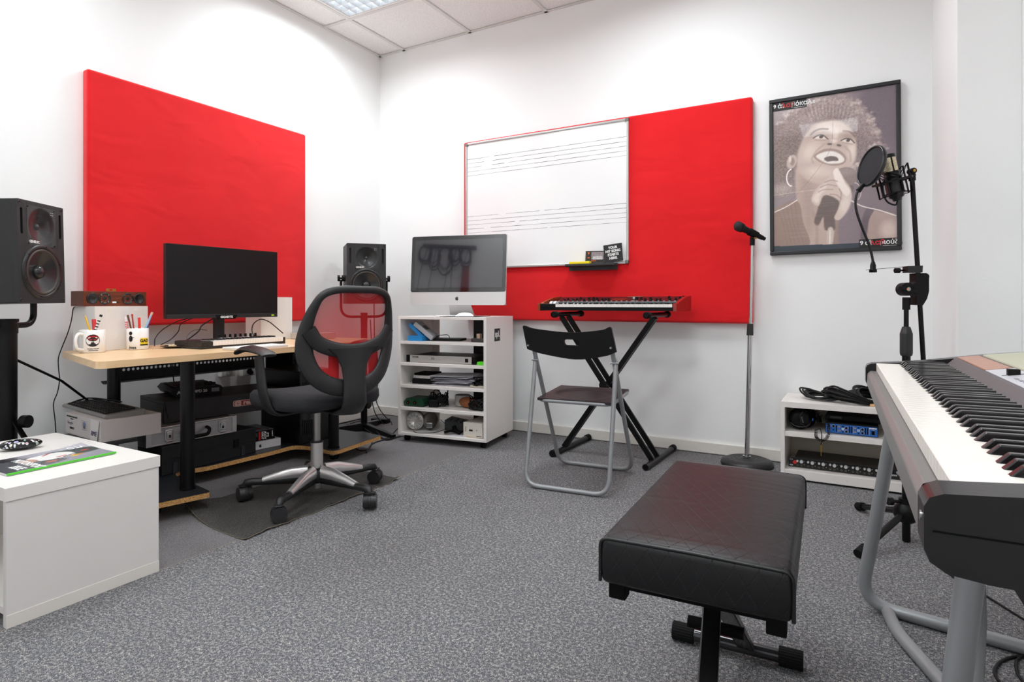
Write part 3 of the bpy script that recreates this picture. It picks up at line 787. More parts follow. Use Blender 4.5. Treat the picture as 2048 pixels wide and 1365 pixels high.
B().box(-0.135, -0.095, 0, 0.115, 0.1, 0.002).build('pad', black_matte, mp_)
mo = thing('computer_mouse', 'white computer mouse on the black pad in front of the silver computer', 'computer mouse', oncart(0.115, -0.105, 0.7818), YAW + 20)
g = B(); g.grid(lambda u, v: ((u - .5) * 0.11, (v - .5) * 0.056, 0.022 * (max(0, 1 - (2 * u - 1) ** 2) ** 0.5) * (max(0, 1 - (2 * v - 1) ** 4) ** 0.5)), 14, 10)
g.build('shell', M('gloss_white', 'f2f2f2', 0.15, coat=0.6), mo)

# things on the cart's shelves
def T_(name, label, cat, x, y, z, rz=0, group=None): return thing(name, label, cat, oncart(x, y, z + 0.0005), YAW + rz, group)
blue_card = M('blue_cardboard', '1f86c8', 0.55)
bx = T_('cardboard_box', 'open white and blue hardware box lying on the cart top shelf', 'box', -0.155, -0.10, 0.626, 0)
B().box(-0.085, -0.09, 0, 0.015, 0.03, 0.032).build('tray', blue_card, bx, 0.001)
g = B(); g.cbox((0.0, -0.01, 0.062), (0.15, 0.10, 0.028), rotm(0, 38, 8)); g.build('sleeve', M('box_grey', 'a9a9ad', 0.6, var=0.1), bx, 0.001)
g = B(); g.cbox((-0.055, -0.035, 0.063), (0.12, 0.03, 0.024), rotm(0, 42, 8)); g.build('flap', blue_card, bx, 0.001)
g = B(); g.cbox((0.008, -0.03, 0.083), (0.035, 0.045, 0.002), rotm(0, 38, 8)); g.build('label_patch', M('dark_patch', '2d2d33', 0.5), bx)
d = T_('laptop_drive', 'flat black external disc drive with a cable on the cart top shelf', 'disc drive', -0.02, -0.05, 0.626, 8)
B().box(-0.09, -0.06, 0, 0.09, 0.06, 0.014).build('case', black_pl, d, 0.003)
B().tube(smooth_path([(-0.09, 0.02, 0.01), (-0.10, -0.04, 0.02), (-0.06, -0.05, 0.032), (-0.01, -0.02, 0.036), (0.0, 0.0, 0.016)], 6), 0.0022, 6).build('cable', cable_m, d)
bk = T_('software_box', 'black upright software box with white lettering at right of the cart top shelf', 'box', 0.235, 0.06, 0.626, 4)
B().box(-0.045, -0.05, 0, 0.04, 0.05, 0.125).build('carton', black_matte, bk, 0.001)
text('lettering', 'Keyboard', 0.022, M('cyan_ink', '9fd4ea', 0.6), bk, frame((-0.02, -0.0506, 0.07), (0, 0, 1), (-1, 0, 0)))
s2 = T_('small_gadget', 'small dark grey gadget with tan label at right of the cart top shelf', 'gadget', 0.22, -0.11, 0.626, 0)
B().box(-0.045, -0.035, 0, 0.05, 0.03, 0.022).build('base', M('dark_grey_plastic', '3a3838', 0.5), s2, 0.003)
B().box(-0.01, -0.03, 0.022, 0.012, 0.0, 0.05).build('label_block', M('tan_label', 'b59a83', 0.6, var=0.4, vscale=90), s2, 0.001)

rk = T_('rack_unit', 'slim silver rack unit with a black switch on the cart second shelf', 'rack unit', -0.025, -0.02, 0.492)
B().box(-0.222, -0.14, 0.003, 0.222, 0.13, 0.043).build('chassis', M('rack_black', '1c1c1e', 0.5), rk, 0.001)
B().box(-0.215, -0.146, 0.001, 0.215, -0.14, 0.045).build('faceplate', M('silver_plate', 'b9b6b3', 0.4, 0.3), rk, 0.001)
for sx in (-1, 1): B().box(sx * 0.228 - 0.013, -0.146, 0.001, sx * 0.228 + 0.013, -0.142, 0.045).build('rack_ear', black_metal, rk)
B().box(0.172, -0.1485, 0.012, 0.192, -0.146, 0.034).build('power_switch', black_pl, rk)
text('lettering', 'DRAWMER', 0.009, ink_k, rk, FRONT(-0.175, -0.1465, 0.033), bold=0.0004)
g = B()
for sx in (-1, 1):
    for k in range(3): g.bar((-0.052 + sx * (0.004 + k * 0.004), -0.1466, 0.02), (-0.052 + sx * (0.0015 + k * 0.003), -0.1466, 0.036 - k * .002), 0.0012, 0.0005)
g.build('emblem', ink_k, rk)
gb = T_('green_case', 'small bright green case at right of the cart second shelf', 'case', 0.265, -0.165, 0.492)
B().box(-0.03, -0.02, 0, 0.02, 0.03, 0.02).build('case', M('lime_plastic', '52d41e', 0.5), gb, 0.002)

def slabs(base, specs):
    for name, label, cat, x, y, z, w, dd, h, rz, mat in specs:
        o = T_(name, label, cat, x, y, z, rz, 'media stacked on the cart middle shelf'); B().box(-w / 2, -dd / 2, 0, w / 2, dd / 2, h).build('cover', mat, o, 0.001)
slabs(0, [('hard_drive', 'black boxy drive at the bottom of the left stack on the middle shelf', 'hard drive', -0.18, -0.06, 0.355, 0.13, 0.15, 0.032, 3, black_pl),
          ('disc_case', 'white disc case in the middle of the left stack on the middle shelf', 'disc case', -0.175, -0.06, 0.388, 0.125, 0.13, 0.017, -4, M('paper_white', 'dcdad6', 0.6)),
          ('disc_case', 'black disc case on top of the left stack on the middle shelf', 'disc case', -0.178, -0.05, 0.4055, 0.125, 0.13, 0.014, 2, black_matte)])
pm = M('paper', 'e6e5ea', 0.7)
for k in range(9):
    o = T_('paper_sheaf', 'loose white paper sheaf lying in the pile on the cart middle shelf', 'paper', 0.035 + random.uniform(-.022, .022), -0.03 + random.uniform(-.02, .02), 0.355 + k * 0.0068, random.uniform(-14, 14), 'papers piled on the cart')
    a = random.uniform(0.004, 0.012)
    g = B(); g.grid(lambda u, v: ((u - .5) * 0.29, (v - .5) * 0.21, 0.001 + a * u * v), 8, 6); g.grid(lambda u, v: ((u - .5) * 0.29, (v - .5) * 0.21, 0.0), 8, 6, flip=True); g.build('sheets', pm, o)
def coil(name, label, cat, P, mats=cable_m, r=0.003, n=4, rad=0.05, seed=1, h=0.03, group=None, loops=5, sx=1.0, sy=0.7, rz=0):
    rs = random.Random(seed); pts = []
    for k in range(loops * 12):
        a = 2 * PI * k / 12; rr = rad * (0.8 + 0.3 * rs.random())
        pts.append((rr * math.cos(a) * sx, rr * math.sin(a) * sy, r + h * (0.25 + 0.75 * (k / (loops * 12))) * rs.random()))
    o = B().tube(smooth_path(pts, 3), r, 6).build(name, mats, None, loc=P)
    o.rotation_euler = (0, 0, R(rz)); tag(o, label, cat, group)
    return o
coil('coiled_cable', 'black and cream cable bundle at right of the papers on the cart', 'cable', oncart(0.235, -0.09, 0.356), rad=0.062, seed=3, h=0.06, r=0.0034, loops=9)
coil('coiled_cable', 'cream cable loop lying under the black cable beside the papers', 'cable', oncart(0.22, -0.13, 0.3555), M('cream_cable', 'cfc7b8', 0.5), rad=0.055, seed=5, h=0.008, r=0.003, loops=3)
# fourth shelf
gx_ = T_('audio_interface', 'dark green audio interface with two sockets on the cart fourth shelf', 'audio interface', -0.21, -0.115, 0.216, 0)
gm = M('dark_green', '17402a', 0.4)
g = B(); pr = [(-0.072, 0.012), (-0.062, 0.003), (0.062, 0.003), (0.072, 0.012), (0.072, 0.034), (0.058, 0.050), (-0.052, 0.050), (-0.072, 0.030)]
g.plate(pr, t=0.13, T=FRONT(0, -0.055, 0)); g.build('body', gm, gx_, 0.003)
for x in (-0.042, 0.008):
    g = B(); g.cyl((x, -0.055, 0.024), (x, -0.058, 0.024), 0.011, n=18); g.build('socket', black_metal, gx_)
    g = B(); g.cyl((x, -0.058, 0.024), (x, -0.0585, 0.024), 0.0045, n=12); g.build('socket_ring', M('socket_copper', 'a0503a', 0.4, 0.5), gx_)
coil('coiled_cable', 'black adapter cable heaped beside the green audio interface', 'cable', oncart(-0.075, -0.09, 0.217), rad=0.06, seed=8, h=0.10, r=0.0036, loops=13)
ad = T_('power_adapter', 'black power adapter block in the cable heap on the cart fourth shelf', 'power adapter', -0.085, -0.135, 0.216, 15)
B().box(-0.03, -0.02, 0, 0.03, 0.02, 0.045).build('block', black_pl, ad, 0.004)
tin = T_('glass_jar', 'clear round jar lying behind the patterned pouch on the cart fourth shelf', 'jar', 0.06, -0.03, 0.216, 0)
B().lathe([(0.0, 0), (0.045, 0.002), (0.05, 0.01), (0.05, 0.065), (0.046, 0.07)], 24, caps=False).build('jar_body', M('milky_glass', 'b9b8b6', 0.2, coat=0.6, var=0.2), tin)
po2 = T_('patterned_pouch', 'small pouch patterned in orange, blue and yellow on the cart fourth shelf', 'pouch', 0.125, -0.08, 0.216, -8)
m, N, L, b = nodes('patchwork'); tc = N.new('ShaderNodeTexCoord'); vo = N.new('ShaderNodeTexVoronoi'); vo.inputs['Scale'].default_value = 55
L.new(tc.outputs['Object'], vo.inputs['Vector']); cr = N.new('ShaderNodeValToRGB'); L.new(vo.outputs['Color'], cr.inputs[0])
for i, (q, c) in enumerate(((0.0, '8f5a35'), (0.3, 'b07a42'), (0.5, '6f7f8f'), (0.7, 'a08a60'), (1.0, 'b4683c'))):
    e = cr.color_ramp.elements[0] if i == 0 else (cr.color_ramp.elements[1] if i == 4 else cr.color_ramp.elements.new(q)); e.position = q; e.color = lin(c)
L.new(cr.outputs[0], b.inputs['Base Color']); b.inputs['Roughness'].default_value = 0.7
g = B(); g.grid(lambda u, v: (0.07 * math.cos(PI * u) * (1 - .2 * v), -0.03 + 0.03 * math.sin(6 * u), 0.0), 2, 2)
g = B(); g.ball((0, 0, 0.034), 1, sc=(0.068, 0.035, 0.034)); g.build('pouch', m, po2)
coil('coiled_cable', 'black connector cables heaped at the right end of the cart fourth shelf', 'cable', oncart(0.215, -0.12, 0.217), rad=0.062, seed=11, h=0.09, r=0.0034, loops=12)
# bottom shelf: silver headphones
hp = T_('silver_headphones', 'large silver open-back headphones standing on the bottom shelf of the cart', 'headphones', -0.185, -0.10, 0.058, 12)
sm_ = M('silver_plastic', 'c4c2bf', 0.3, 0.5)
def cup(cx_, yy, flip):
    Tm = frame((cx_, yy, 0.062), (1, 0, 0), (0, 0, 1))
    g = B(); g.lathe([(0.0, 0.0), (0.02, 0.002), (0.021, 0.005), (0.05, 0.0), (0.056, -0.004), (0.058, -0.012), (0.056, -0.022), (0.0, -0.024)], 32, T=Tm); g.build('ear_cup', sm_, hp)
    g = B(); g.lathe([(0.056, -0.02), (0.06, -0.03), (0.055, -0.042), (0.035, -0.044), (0.0, -0.04)], 32, T=Tm); g.build('ear_pad', M('grey_pad', '57534f', 0.8), hp)
    g = B()
    for r_ in (0.047, 0.036): g.lathe([(r_, 0.001), (r_ + .0015, 0.0028), (r_ + .003, 0.001)], 32, T=Tm)
    for k in range(12):
        a = 2 * PI * k / 12; g.bar((cx_ + 0.022 * math.cos(a), yy - 0.0035, 0.062 + 0.022 * math.sin(a)), (cx_ + 0.05 * math.cos(a), yy - 0.002, 0.062 + 0.05 * math.sin(a)), 0.0015, 0.0015)
    g.build('grille', chrome, hp)
cup(-0.045, -0.03, 1)
g = B(); g.lathe([(0.0, 0.0), (0.05, 0.0), (0.056, -0.01), (0.054, -0.025), (0.0, -0.03)], 28, T=frame((0.05, 0.02, 0.058), (0.5, 0.8, 0), (0, 0, 1))); g.build('ear_cup', M('smoke_plastic', '6a6460', 0.4), hp)
B().tube(smooth_path([(-0.04, 0.0, 0.118), (-0.01, 0.01, 0.13), (0.03, 0.02, 0.125), (0.075, 0.03, 0.10), (0.09, 0.03, 0.05)], 6), 0.006, 8, flat=0.0015).build('headband', M('brown_band', '6f5f52', 0.6), hp)
B().box(0.03, -0.035, 0.02, 0.07, -0.01, 0.055).build('yoke', chrome, hp, 0.004)
B().tube(smooth_path([(-0.05, -0.05, 0.004), (0.0, -0.10, 0.003), (0.08, -0.08, 0.003), (0.12, -0.02, 0.003), (0.15, 0.03, 0.02), (0.10, 0.05, 0.06)], 6), 0.0018, 6).build('cord', cable_m, hp)
mx_ = T_('drum_machine', 'small dark grey pad controller lying at the back of the cart bottom shelf', 'controller', 0.0, 0.03, 0.058, 10)
g = B(); g.plate([(-0.07, 0.0), (0.07, 0.0), (0.07, 0.04), (-0.07, 0.065)], t=0.14, T=FRONT(0, -0.07, 0)); g.build('body', M('slate_plastic', '35393b', 0.5), mx_, 0.003)
for i in range(4):
    for j in range(3):
        x = -0.05 + i * 0.033; B().cbox((x, -0.045 + j * 0.036, 0.0535 - 0.178 * x + 0.002), (0.022, 0.022, 0.006), rotm(0, 10.1, 0)).build('pad', M('pad_grey', '545a5c', 0.6), mx_)
fs = T_('black_strap', 'crumpled black strap lying near the front of the cart bottom shelf', 'strap', 0.06, -0.13, 0.058, 0)
g = B(); g.tube(smooth_path([(-0.06, -0.03, 0.012), (-0.02, -0.01, 0.02), (0.03, 0.01, 0.012), (0.07, 0.0, 0.025), (0.10, 0.02, 0.012)], 6), 0.013, 6, flat=0.003, nrm=(0, -.6, 1)); g.tube(smooth_path([(-0.02, 0.02, 0.045), (0.0, 0.0, 0.028), (0.04, -0.01, 0.01)], 6), 0.013, 6, flat=0.003, nrm=(0, -.6, 1)); g.build('strap', black_matte, fs)
wbx = T_('cardboard_box', 'cream cardboard box with printed labels at right of the cart bottom shelf', 'box', 0.213, -0.085, 0.0605, -4)
B().box(-0.07, -0.09, 0, 0.06, 0.15, 0.085).build('carton', M('cream_card', 'd9d3c9', 0.7), wbx, 0.001)
g = B(); g.box(-0.055, -0.0906, 0.03, -0.052, -0.09, 0.06); g.box(-0.03, -0.0906, 0.035, -0.005, -0.09, 0.045); g.box(0.02, -0.0906, 0.04, 0.024, -0.09, 0.046); g.box(0.02, -0.0906, 0.006, 0.055, -0.09, 0.01); g.build('print', ink_k, wbx)
pp = T_('paper_sheet', 'yellow and white paper sheets lying under the cream box on the cart', 'paper', 0.15, -0.155, 0.058, 6)
B().box(-0.10, -0.035, 0, 0.08, 0.03, 0.0012).build('sheet', M('sheet_white', 'e4e2e6', 0.6), pp); B().box(0.01, -0.03, 0.0013, 0.11, 0.0, 0.0022).build('yellow_sheet', M('sheet_yellow', 'd9b25c', 0.6), pp)

# ------------------------------------------------------------------ desk on casters
ZD = 0.65
m, N, L, b = nodes('beech')
tc = N.new('ShaderNodeTexCoord'); mp = N.new('ShaderNodeMapping'); mp.inputs['Scale'].default_value = (26, 1.6, 20); L.new(tc.outputs['Object'], mp.inputs[0])
gr_ = noise(3.0, 4, 0.4, mp.outputs[0])
L.new(mixc(rng(gr_, 0.3, 0.7), 'd9b487', 'e6c79e'), b.inputs['Base Color']); b.inputs['Roughness'].default_value = 0.35
beech = m
m, N, L, b = nodes('chipboard_edge')
tc = N.new('ShaderNodeTexCoord'); vo = N.new('ShaderNodeTexVoronoi'); vo.inputs['Scale'].default_value = 240; L.new(tc.outputs['Object'], vo.inputs['Vector'])
L.new(mixc(rng(noise(200, 3), 0.4, 0.6), 'a5743f', 'd0a468'), b.inputs['Base Color']); b.inputs['Roughness'].default_value = 0.9
chip = m
desk = thing('computer_desk', 'beech-topped computer desk with black tube legs and a low black shelf on casters', 'desk', (0.53, -1.60, 0))
DX, DY = 0.53, -1.60
top = fillet([(0.884, -2.43, 0), (0.850, -0.86, 0), (0.11, -0.86, 0), (0.13, -1.45, 0), (0.21, -2.25, 0)], [0.05, 0.02, 0.02, 0.02, 0.02], 5, True)
g = B(); g.plate([(p.x - DX, p.y - DY) for p in top], t=0.026, T=UP(0, 0, ZD)); g.build('desktop', beech, desk, 0.0015)
low = [Vector((x, y, 0)) for x, y in ((0.22, -2.30), (0.62, -2.275))] + fillet([(0.62, -2.275, 0), (0.86, -2.262, 0), (0.922, -2.02, 0), (0.56, -1.955, 0), (0.49, -1.90, 0), (0.545, -1.80, 0), (0.562, -1.43, 0), (0.55, -1.285, 0), (0.66, -1.262, 0), (0.85, -1.285, 0), (0.80, -0.87, 0), (0.12, -0.87, 0)],
      [0, 0.01, 0.02, 0.03, 0.05, 0.05, 0.08, 0.10, 0.08, 0.05, 0.01, 0.0], 5)[1:]
pts2 = [(p.x - DX, p.y - DY) for p in low]
g = B(); g.plate(pts2, t=0.0015, T=UP(0, 0, 0.086)); g.build('low_shelf_top', M('black_laminate', '202226', 0.35), desk)
g = B(); g.plate(pts2, t=0.0205, T=UP(0, 0, 0.0845)); g.build('low_shelf', chip, desk)
for x, y in ((0.80, -2.045), (0.163, -2.012), (0.785, -1.225), (0.17, -0.96)):
    g = B(); g.cyl((x - DX, y - DY, 0.086), (x - DX, y - DY, ZD - 0.026), 0.0275, n=28)
    g.cyl((x - DX, y - DY, 0.0862), (x - DX, y - DY, 0.095), 0.031, n=28); g.build('leg', black_metal, desk)
for x, y in ((0.745, -2.15), (0.30, -2.10), (0.72, -1.16), (0.30, -1.0)):
    xx, yy = x - DX, y - DY
    g = B(); g.cyl((xx, yy - 0.012, 0.027), (xx, yy + 0.012, 0.027), 0.027, n=22); g.build('caster', rubber, desk, 0.002)
    g = B(); g.box(xx - 0.016, yy - 0.0165, 0.022, xx + 0.016, yy - 0.0145, 0.064); g.box(xx - 0.016, yy + 0.0145, 0.022, xx + 0.016, yy + 0.0165, 0.064); g.box(xx - 0.022, yy - 0.022, 0.0618, xx + 0.022, yy + 0.022, 0.0638); g.build('caster_bracket', steel, desk)
# perforated cable tray between the rear legs
g = B(); y0, y1 = -2.015, -1.155
W_ = y1 - y0
holes = [[(q, w) for q, w in circ(0.075 + i * 0.0222, 0.052, 0.0070, 12)] for i in range(34)]
g.plate([(0, 0), (W_, 0), (W_, 0.112), (0, 0.112)], holes, t=0.0015, T=frame((0.110 - DX, y0 - DY, 0.482), (0, 1, 0), (0, 0, 1)))
g.build('cable_tray', black_metal, desk)
g = B()
g.grid(lambda u, v: (0.110 - DX - 0.06 * v, y0 - DY + u * W_, 0.482 - 0.012 * math.sin(v * PI)), 2, 6)
g.grid(lambda u, v: (0.110 - DX - 0.06 * v, y0 - DY + u * W_, 0.4805 - 0.012 * math.sin(v * PI)), 2, 6, flip=True)
g.build('tray_floor', black_metal, desk)
B().box(0.112 - DX, -1.13 - DY, 0.10, 0.124 - DX, -0.88 - DY, ZD - 0.027).build('back_board', black_matte, desk)

# things on the desk ------------------------------------------------
def box_stand(name, label, x, y, w, d, h, rz, open_top=True):
    t = thing(name, label, 'storage box', (x, y, ZD + 0.0005), rz)
    g = B(); g.box(-w / 2, -d / 2, 0, w / 2, d / 2, h)
    g.build('carcass', white_lam, t, 0.001)
    g = B()
    for q in (-0.25, 0.25):
        g.cyl((q * w, -d / 2, h - 0.02), (q * w, -d / 2 - 0.001, h - 0.02), 0.005, n=14)
    g.build('cover_cap', M('cream_cap', 'e8e0d0', 0.5), t)
    return t
box_stand('storage_box', 'white laminate box under the small wooden speaker on the desk', 0.262, -2.070, 0.268, 0.125, 0.195, 104)
bs = thing('small_speaker', 'long brown wooden speaker with four round drivers on the white box', 'speaker', (0.253, -2.073, 0.8465), 96)
m, N, L, b = nodes('walnut')
tc = N.new('ShaderNodeTexCoord'); mp = N.new('ShaderNodeMapping'); mp.inputs['Scale'].default_value = (3, 20, 60); L.new(tc.outputs['Object'], mp.inputs[0])
L.new(mixc(rng(noise(4.0, 4, 0.6, mp.outputs[0]), 0.3, 0.7), '4a2010', '7a3a1e'), b.inputs['Base Color']); b.inputs['Roughness'].default_value = 0.35
walnut = m
B().box(-0.143, -0.043, 0, 0.143, 0.043, 0.066).build('cabinet', walnut, bs, 0.001)
for x, kind in ((-0.105, 0), (-0.052, 1), (0.052, 1), (0.105, 0)):
    T = frame((x, -0.0432, 0.034), (1, 0, 0), (0, 0, 1))
    g = B()
    if kind: g.lathe([(0.026, 0), (0.026, 0.003), (0.020, 0.003), (0.019, 0.0), (0.012, -0.002 + 0.001), (0.006, 0.0006), (0.0, 0.002)], 28, T=T)
    else: g.lathe([(0.024, 0), (0.024, 0.004), (0.019, 0.004), (0.017, 0.001), (0.0, 0.0006)], 28, T=T)
    g.build('driver', M('driver_black', '17181a', 0.35), bs)
    if kind:
        g = B()
        for a in (45, 135, 225, 315): g.cyl((x + 0.022 * math.cos(R(a)), -0.046, 0.034 + 0.022 * math.sin(R(a))), (x + 0.022 * math.cos(R(a)), -0.0475, 0.034 + 0.022 * math.sin(R(a))), 0.0022, n=8)
        g.build('screws', chrome, bs)
B().box(-0.018, -0.0436, 0.014, 0.0, -0.043, 0.021).build('badge', ink_w, bs); B().box(0.0, -0.0436, 0.0155, 0.012, -0.043, 0.0195).build('badge_dark', ink_k, bs)
bl = thing('clip_buckle', 'small brass buckle lying on top of the brown wooden speaker', 'buckle', (0.255, -2.070, 0.913), 96)
B().box(-0.017, -0.008, 0, 0.017, 0.008, 0.003).box(-0.017, -0.008, 0.003, -0.012, 0.008, 0.011).box(0.012, -0.008, 0.003, 0.017, 0.008, 0.011).box(-0.017, -0.008, 0.011, 0.017, 0.008, 0.013).build('buckle', brass, bl)

def mug(label, x, y, rz, r=0.048, h=0.096, handle=True):
    t = thing('mug', label, 'mug', (x, y, ZD + 0.0005), rz, 'white mugs holding pens on the desk')
    g = B()
    g.lathe([(0.0, 0.0), (r - 0.003, 0.0), (r, 0.003), (r, h - 0.001), (r - 0.0015, h), (r - 0.003, h - 0.001), (r - 0.004, 0.006), (0.0, 0.005)], 40)
    if handle: g.tube(smooth_path([(0, -r + 0.001, 0.078), (0, -r - 0.022, 0.080), (0, -r - 0.034, 0.055), (0, -r - 0.026, 0.022), (0, -r + 0.001, 0.014)], 6), 0.0062, 12)
    g.build('mug_body', M('glazed_white', 'efecea', 0.12, coat=0.5), t)
    return t
def wrap(parent, name, mat, r, a0, a1, z0, z1, fn=None, n=14):
    """patch lying on the mug's side, angles in degrees about z"""
    g = B()
    if fn is None:
        g.grid(lambda u, v: (r * math.cos(R(a0 + (a1 - a0) * u)), r * math.sin(R(a0 + (a1 - a0) * u)), z0 + (z1 - z0) * v), n, 2)
    else:
        V = [(r * math.cos(R(a0)), r * math.sin(R(a0)), z0)]
        k = 28
        for i in range(k): q = 2 * PI * i / k; V.append((r * math.cos(R(a0) + a1 * math.cos(q) / r), r * math.sin(R(a0) + a1 * math.cos(q) / r), z0 + z1 * math.sin(q)))
        g.add(V, [(0, 1 + i, 1 + (i + 1) % k) for i in range(k)], 0, True)
    return g.build(name, mat, parent)
def curved_text(parent, name, s, size, mat, r, a, z, bold=0.0003):
    o = text(name, s, size, mat, parent, Matrix.Identity(4), bold=bold)
    for v in o.data.vertices:
        q = R(a) + v.co.x / r; rr = r + max(0, v.co.z)
        v.co = (rr * math.cos(q), rr * math.sin(q), z + v.co.y)
    return o
mg = mug('white mug with black and red round emblem, holding a yellow pencil', 0.395, -2.214, 20)
# camera sees it from about +x -y: angle of camera in local frame
aa = math.degrees(math.atan2(-3.547 + 2.214, 3.222 - 0.395)) - 20
wrap(mg, 'emblem', M('emblem_black', '150f10', 0.3), 0.0484, aa + 2, 0.026, 0.052, 0.026, fn=1)
wrap(mg, 'emblem_red', M('emblem_red', 'a01218', 0.3), 0.0487, aa + 2, 0.021, 0.063, 0.010, fn=1)
wrap(mg, 'emblem_band', M('emblem_black', '150f10', 0.3), 0.0489, aa + 2, 0.017, 0.057, 0.0075, fn=1)
curved_text(mg, 'emblem_lettering', 'L ANTICA NAPOLI', 0.0052, ink_w, 0.0491, aa + 2, 0.047)
curved_text(mg, 'small_lettering', 'Forentiamo Neapolitan', 0.0045, ink_k, 0.0487, aa + 4, 0.017)
curved_text(mg, 'small_lettering', 'street food & pizza', 0.0045, ink_k, 0.0487, aa + 4, 0.010)
mg2 = mug('white mug printed with a beetle figure and yellow GAD label, full of pens', 0.384, -2.022, 242, 0.044)
ab = math.degrees(math.atan2(-3.547 + 2.022, 3.222 - 0.370)) - 242
wrap(mg2, 'yellow_label', M('label_yellow', 'f0d018', 0.4), 0.0444, ab + 12, ab + 62, 0.024, 0.052)
curved_text(mg2, 'label_lettering', 'GAD', 0.018, ink_k, 0.0449, ab + 36, 0.0395, 0.0008)
wrap(mg2, 'label_strip', M('label_black', '151208', 0.4), 0.0448, ab + 12, ab + 62, 0.018, 0.0245)
wrap(mg2, 'figure_head', ink_k, 0.0444, ab - 38, 0.008, 0.074, 0.008, fn=1); wrap(mg2, 'figure_body', ink_k, 0.0445, ab - 37, 0.009, 0.050, 0.014, fn=1); wrap(mg2, 'figure_arm', ink_k, 0.0444, ab - 24, 0.006, 0.055, 0.0012, fn=1)
curved_text(mg2, 'label_lettering', 'ives', 0.020, ink_k, 0.0447, ab - 26, 0.010)
def pen(name, label, cat, base, tip, r, mats, hexa=False, tipc=None, band=None):
    b0, t0 = Vector(base), Vector(tip); L_ = (t0 - b0).length
    d = (t0 - b0).normalized(); q = Vector((0, 0, 1)).rotation_difference(d)
    t = thing(name, label, cat, b0, group='pens and pencils in the two mugs'); t.rotation_mode = 'QUATERNION'; t.rotation_quaternion = q
    n = 6 if hexa else 14
    g = B(); g.cyl((0, 0, 0), (0, 0, L_ * (0.9 if tipc else 1)), r, n=n, smooth=not hexa); g.build('barrel', mats, t)
    if tipc:
        g = B(); g.cyl((0, 0, L_ * 0.9), (0, 0, L_ * 0.985), r, 0.0014, n=n); g.build('tip', tipc, t)
        if hexa: B().cyl((0, 0, L_ * 0.985), (0, 0, L_), 0.0012, 0.0003, n=8).build('lead', ink_k, t)
    if band:
        for a, c, mm in band: B().cyl((0, 0, L_ * a), (0, 0, L_ * c), r + 0.0004, n=14).build('band', mm, t)
    return t
# lateral axis of the view (image right) and up, near the mugs
RX, RY = math.cos(0.5218), math.sin(0.5218)
def off(c, du, dv, db=0.0): return (c[0] + RX * du - RY * db, c[1] + RY * du + RX * db, ZD + dv)
m1, m2 = (0.395, -2.214), (0.384, -2.022)
wood_tip = M('sharpened_wood', 'dcae74', 0.6)
pen('pencil', 'yellow pencil with dark stripe leaning left in the emblem mug', 'pencil', off(m1, 0.020, 0.006), off(m1, -0.034, 0.163), 0.0036, M('pencil_yellow', 'e8b414', 0.4), True, wood_tip)
pen('ruler', 'translucent red plastic strip behind the yellow pencil', 'plastic strip', off(m1, 0.010, 0.006, 0.01), off(m1, -0.008, 0.140, 0.02), 0.008, M('red_plastic', 'd83a3a', 0.3))
pen('marker', 'white pen with black keyboard pattern leaning right in the emblem mug', 'pen', off(m1, -0.022, 0.006, 0.0), off(m1, 0.038, 0.160, 0.0), 0.0052, M('pen_white', 'eeeeee', 0.3), False, None, [(0.1 + 0.08 * k, 0.13 + 0.08 * k, ink_k) for k in range(10)] + [(0.95, 1.0, ink_k)])
specs = [('marker', 'white pen with red and blue print at the far left of the printed mug', 'pen', -0.028, -0.047, 0.150, 0.005, 'e9e4ea', [(0.5 + .06 * k, 0.53 + .06 * k, ink_r) for k in range(6)]),
         ('pencil', 'dark brown pencil with bare wood end in the printed mug', 'pencil', -0.005, -0.040, 0.156, 0.0042, '6a3422', None),
         ('pencil', 'red and gold striped pencil in the printed mug', 'pencil', -0.006, -0.023, 0.160, 0.0036, 'a23a2c', [(0.95, 1.0, ink_r)]),
         ('marker', 'red felt pen standing at the middle of the printed mug', 'pen', 0.012, 0.006, 0.144, 0.0055, 'e8342c', None),
         ('marker', 'pale blue pen with beige cap leaning far right in the printed mug', 'pen', -0.006, 0.064, 0.168, 0.0045, '9cc4e4', [(0.93, 1.0, M('beige_cap', 'd9c0a4', 0.5))]),
         ('marker', 'violet blue pen leaning right in the printed mug', 'pen', 0.005, 0.052, 0.142, 0.004, '3c46b4', None)]
for i, (nm, lb, ct_, u0, u1, zt, r, colr, band) in enumerate(specs):
    pen(nm, lb, ct_, off(m2, u0, 0.006, 0.004 * (i - 3)), off(m2, u1, zt, 0.004 * (i - 3)), r, M('pen_col_%d' % i, colr, 0.4), nm == 'pencil', None, band)

# 27 inch monitor
mn = thing('monitor', 'wide black desktop monitor switched off on the beech desk', 'monitor', (0.345, -1.566, ZD + 0.0005), 87)
mz = 0.783 - ZD
g = B(); g.plate(rrect(-0.307, 0, 0.307, 0.365, 0.003, 2), t=0.022, T=FRONT(0, -0.02, mz)); g.build('housing', M('monitor_black', '18181a', 0.45), mn, 0.001)
B().box(-0.304, -0.0212, mz + 0.022, 0.304, -0.02, mz + 0.362).build('screen', M('screen_dark', '0a0a0d', 0.35, spec=0.35), mn)
B().box(-0.305, -0.0235, mz, 0.305, -0.0202, mz + 0.0205).build('chin', M('chin_black', '1e1f21', 0.35), mn, 0.001)
g = B(); g.plate([(-0.05, -0.006), (0.05, -0.006), (0.062, 0.016), (-0.062, 0.016)], t=0.006, T=FRONT(0.0, -0.0245, mz)); g.build('badge_plate', black_soft, mn)
text('lettering', 'GIGABYTE', 0.0145, ink_w, mn, FRONT(0.0, -0.0248, mz + 0.005), bold=0.0006, sx=1.0)
B().box(0.266, -0.0242, mz + 0.007, 0.282, -0.0234, mz + 0.014).build('sticker', M('lime_sticker', 'b6e02a', 0.5), mn)
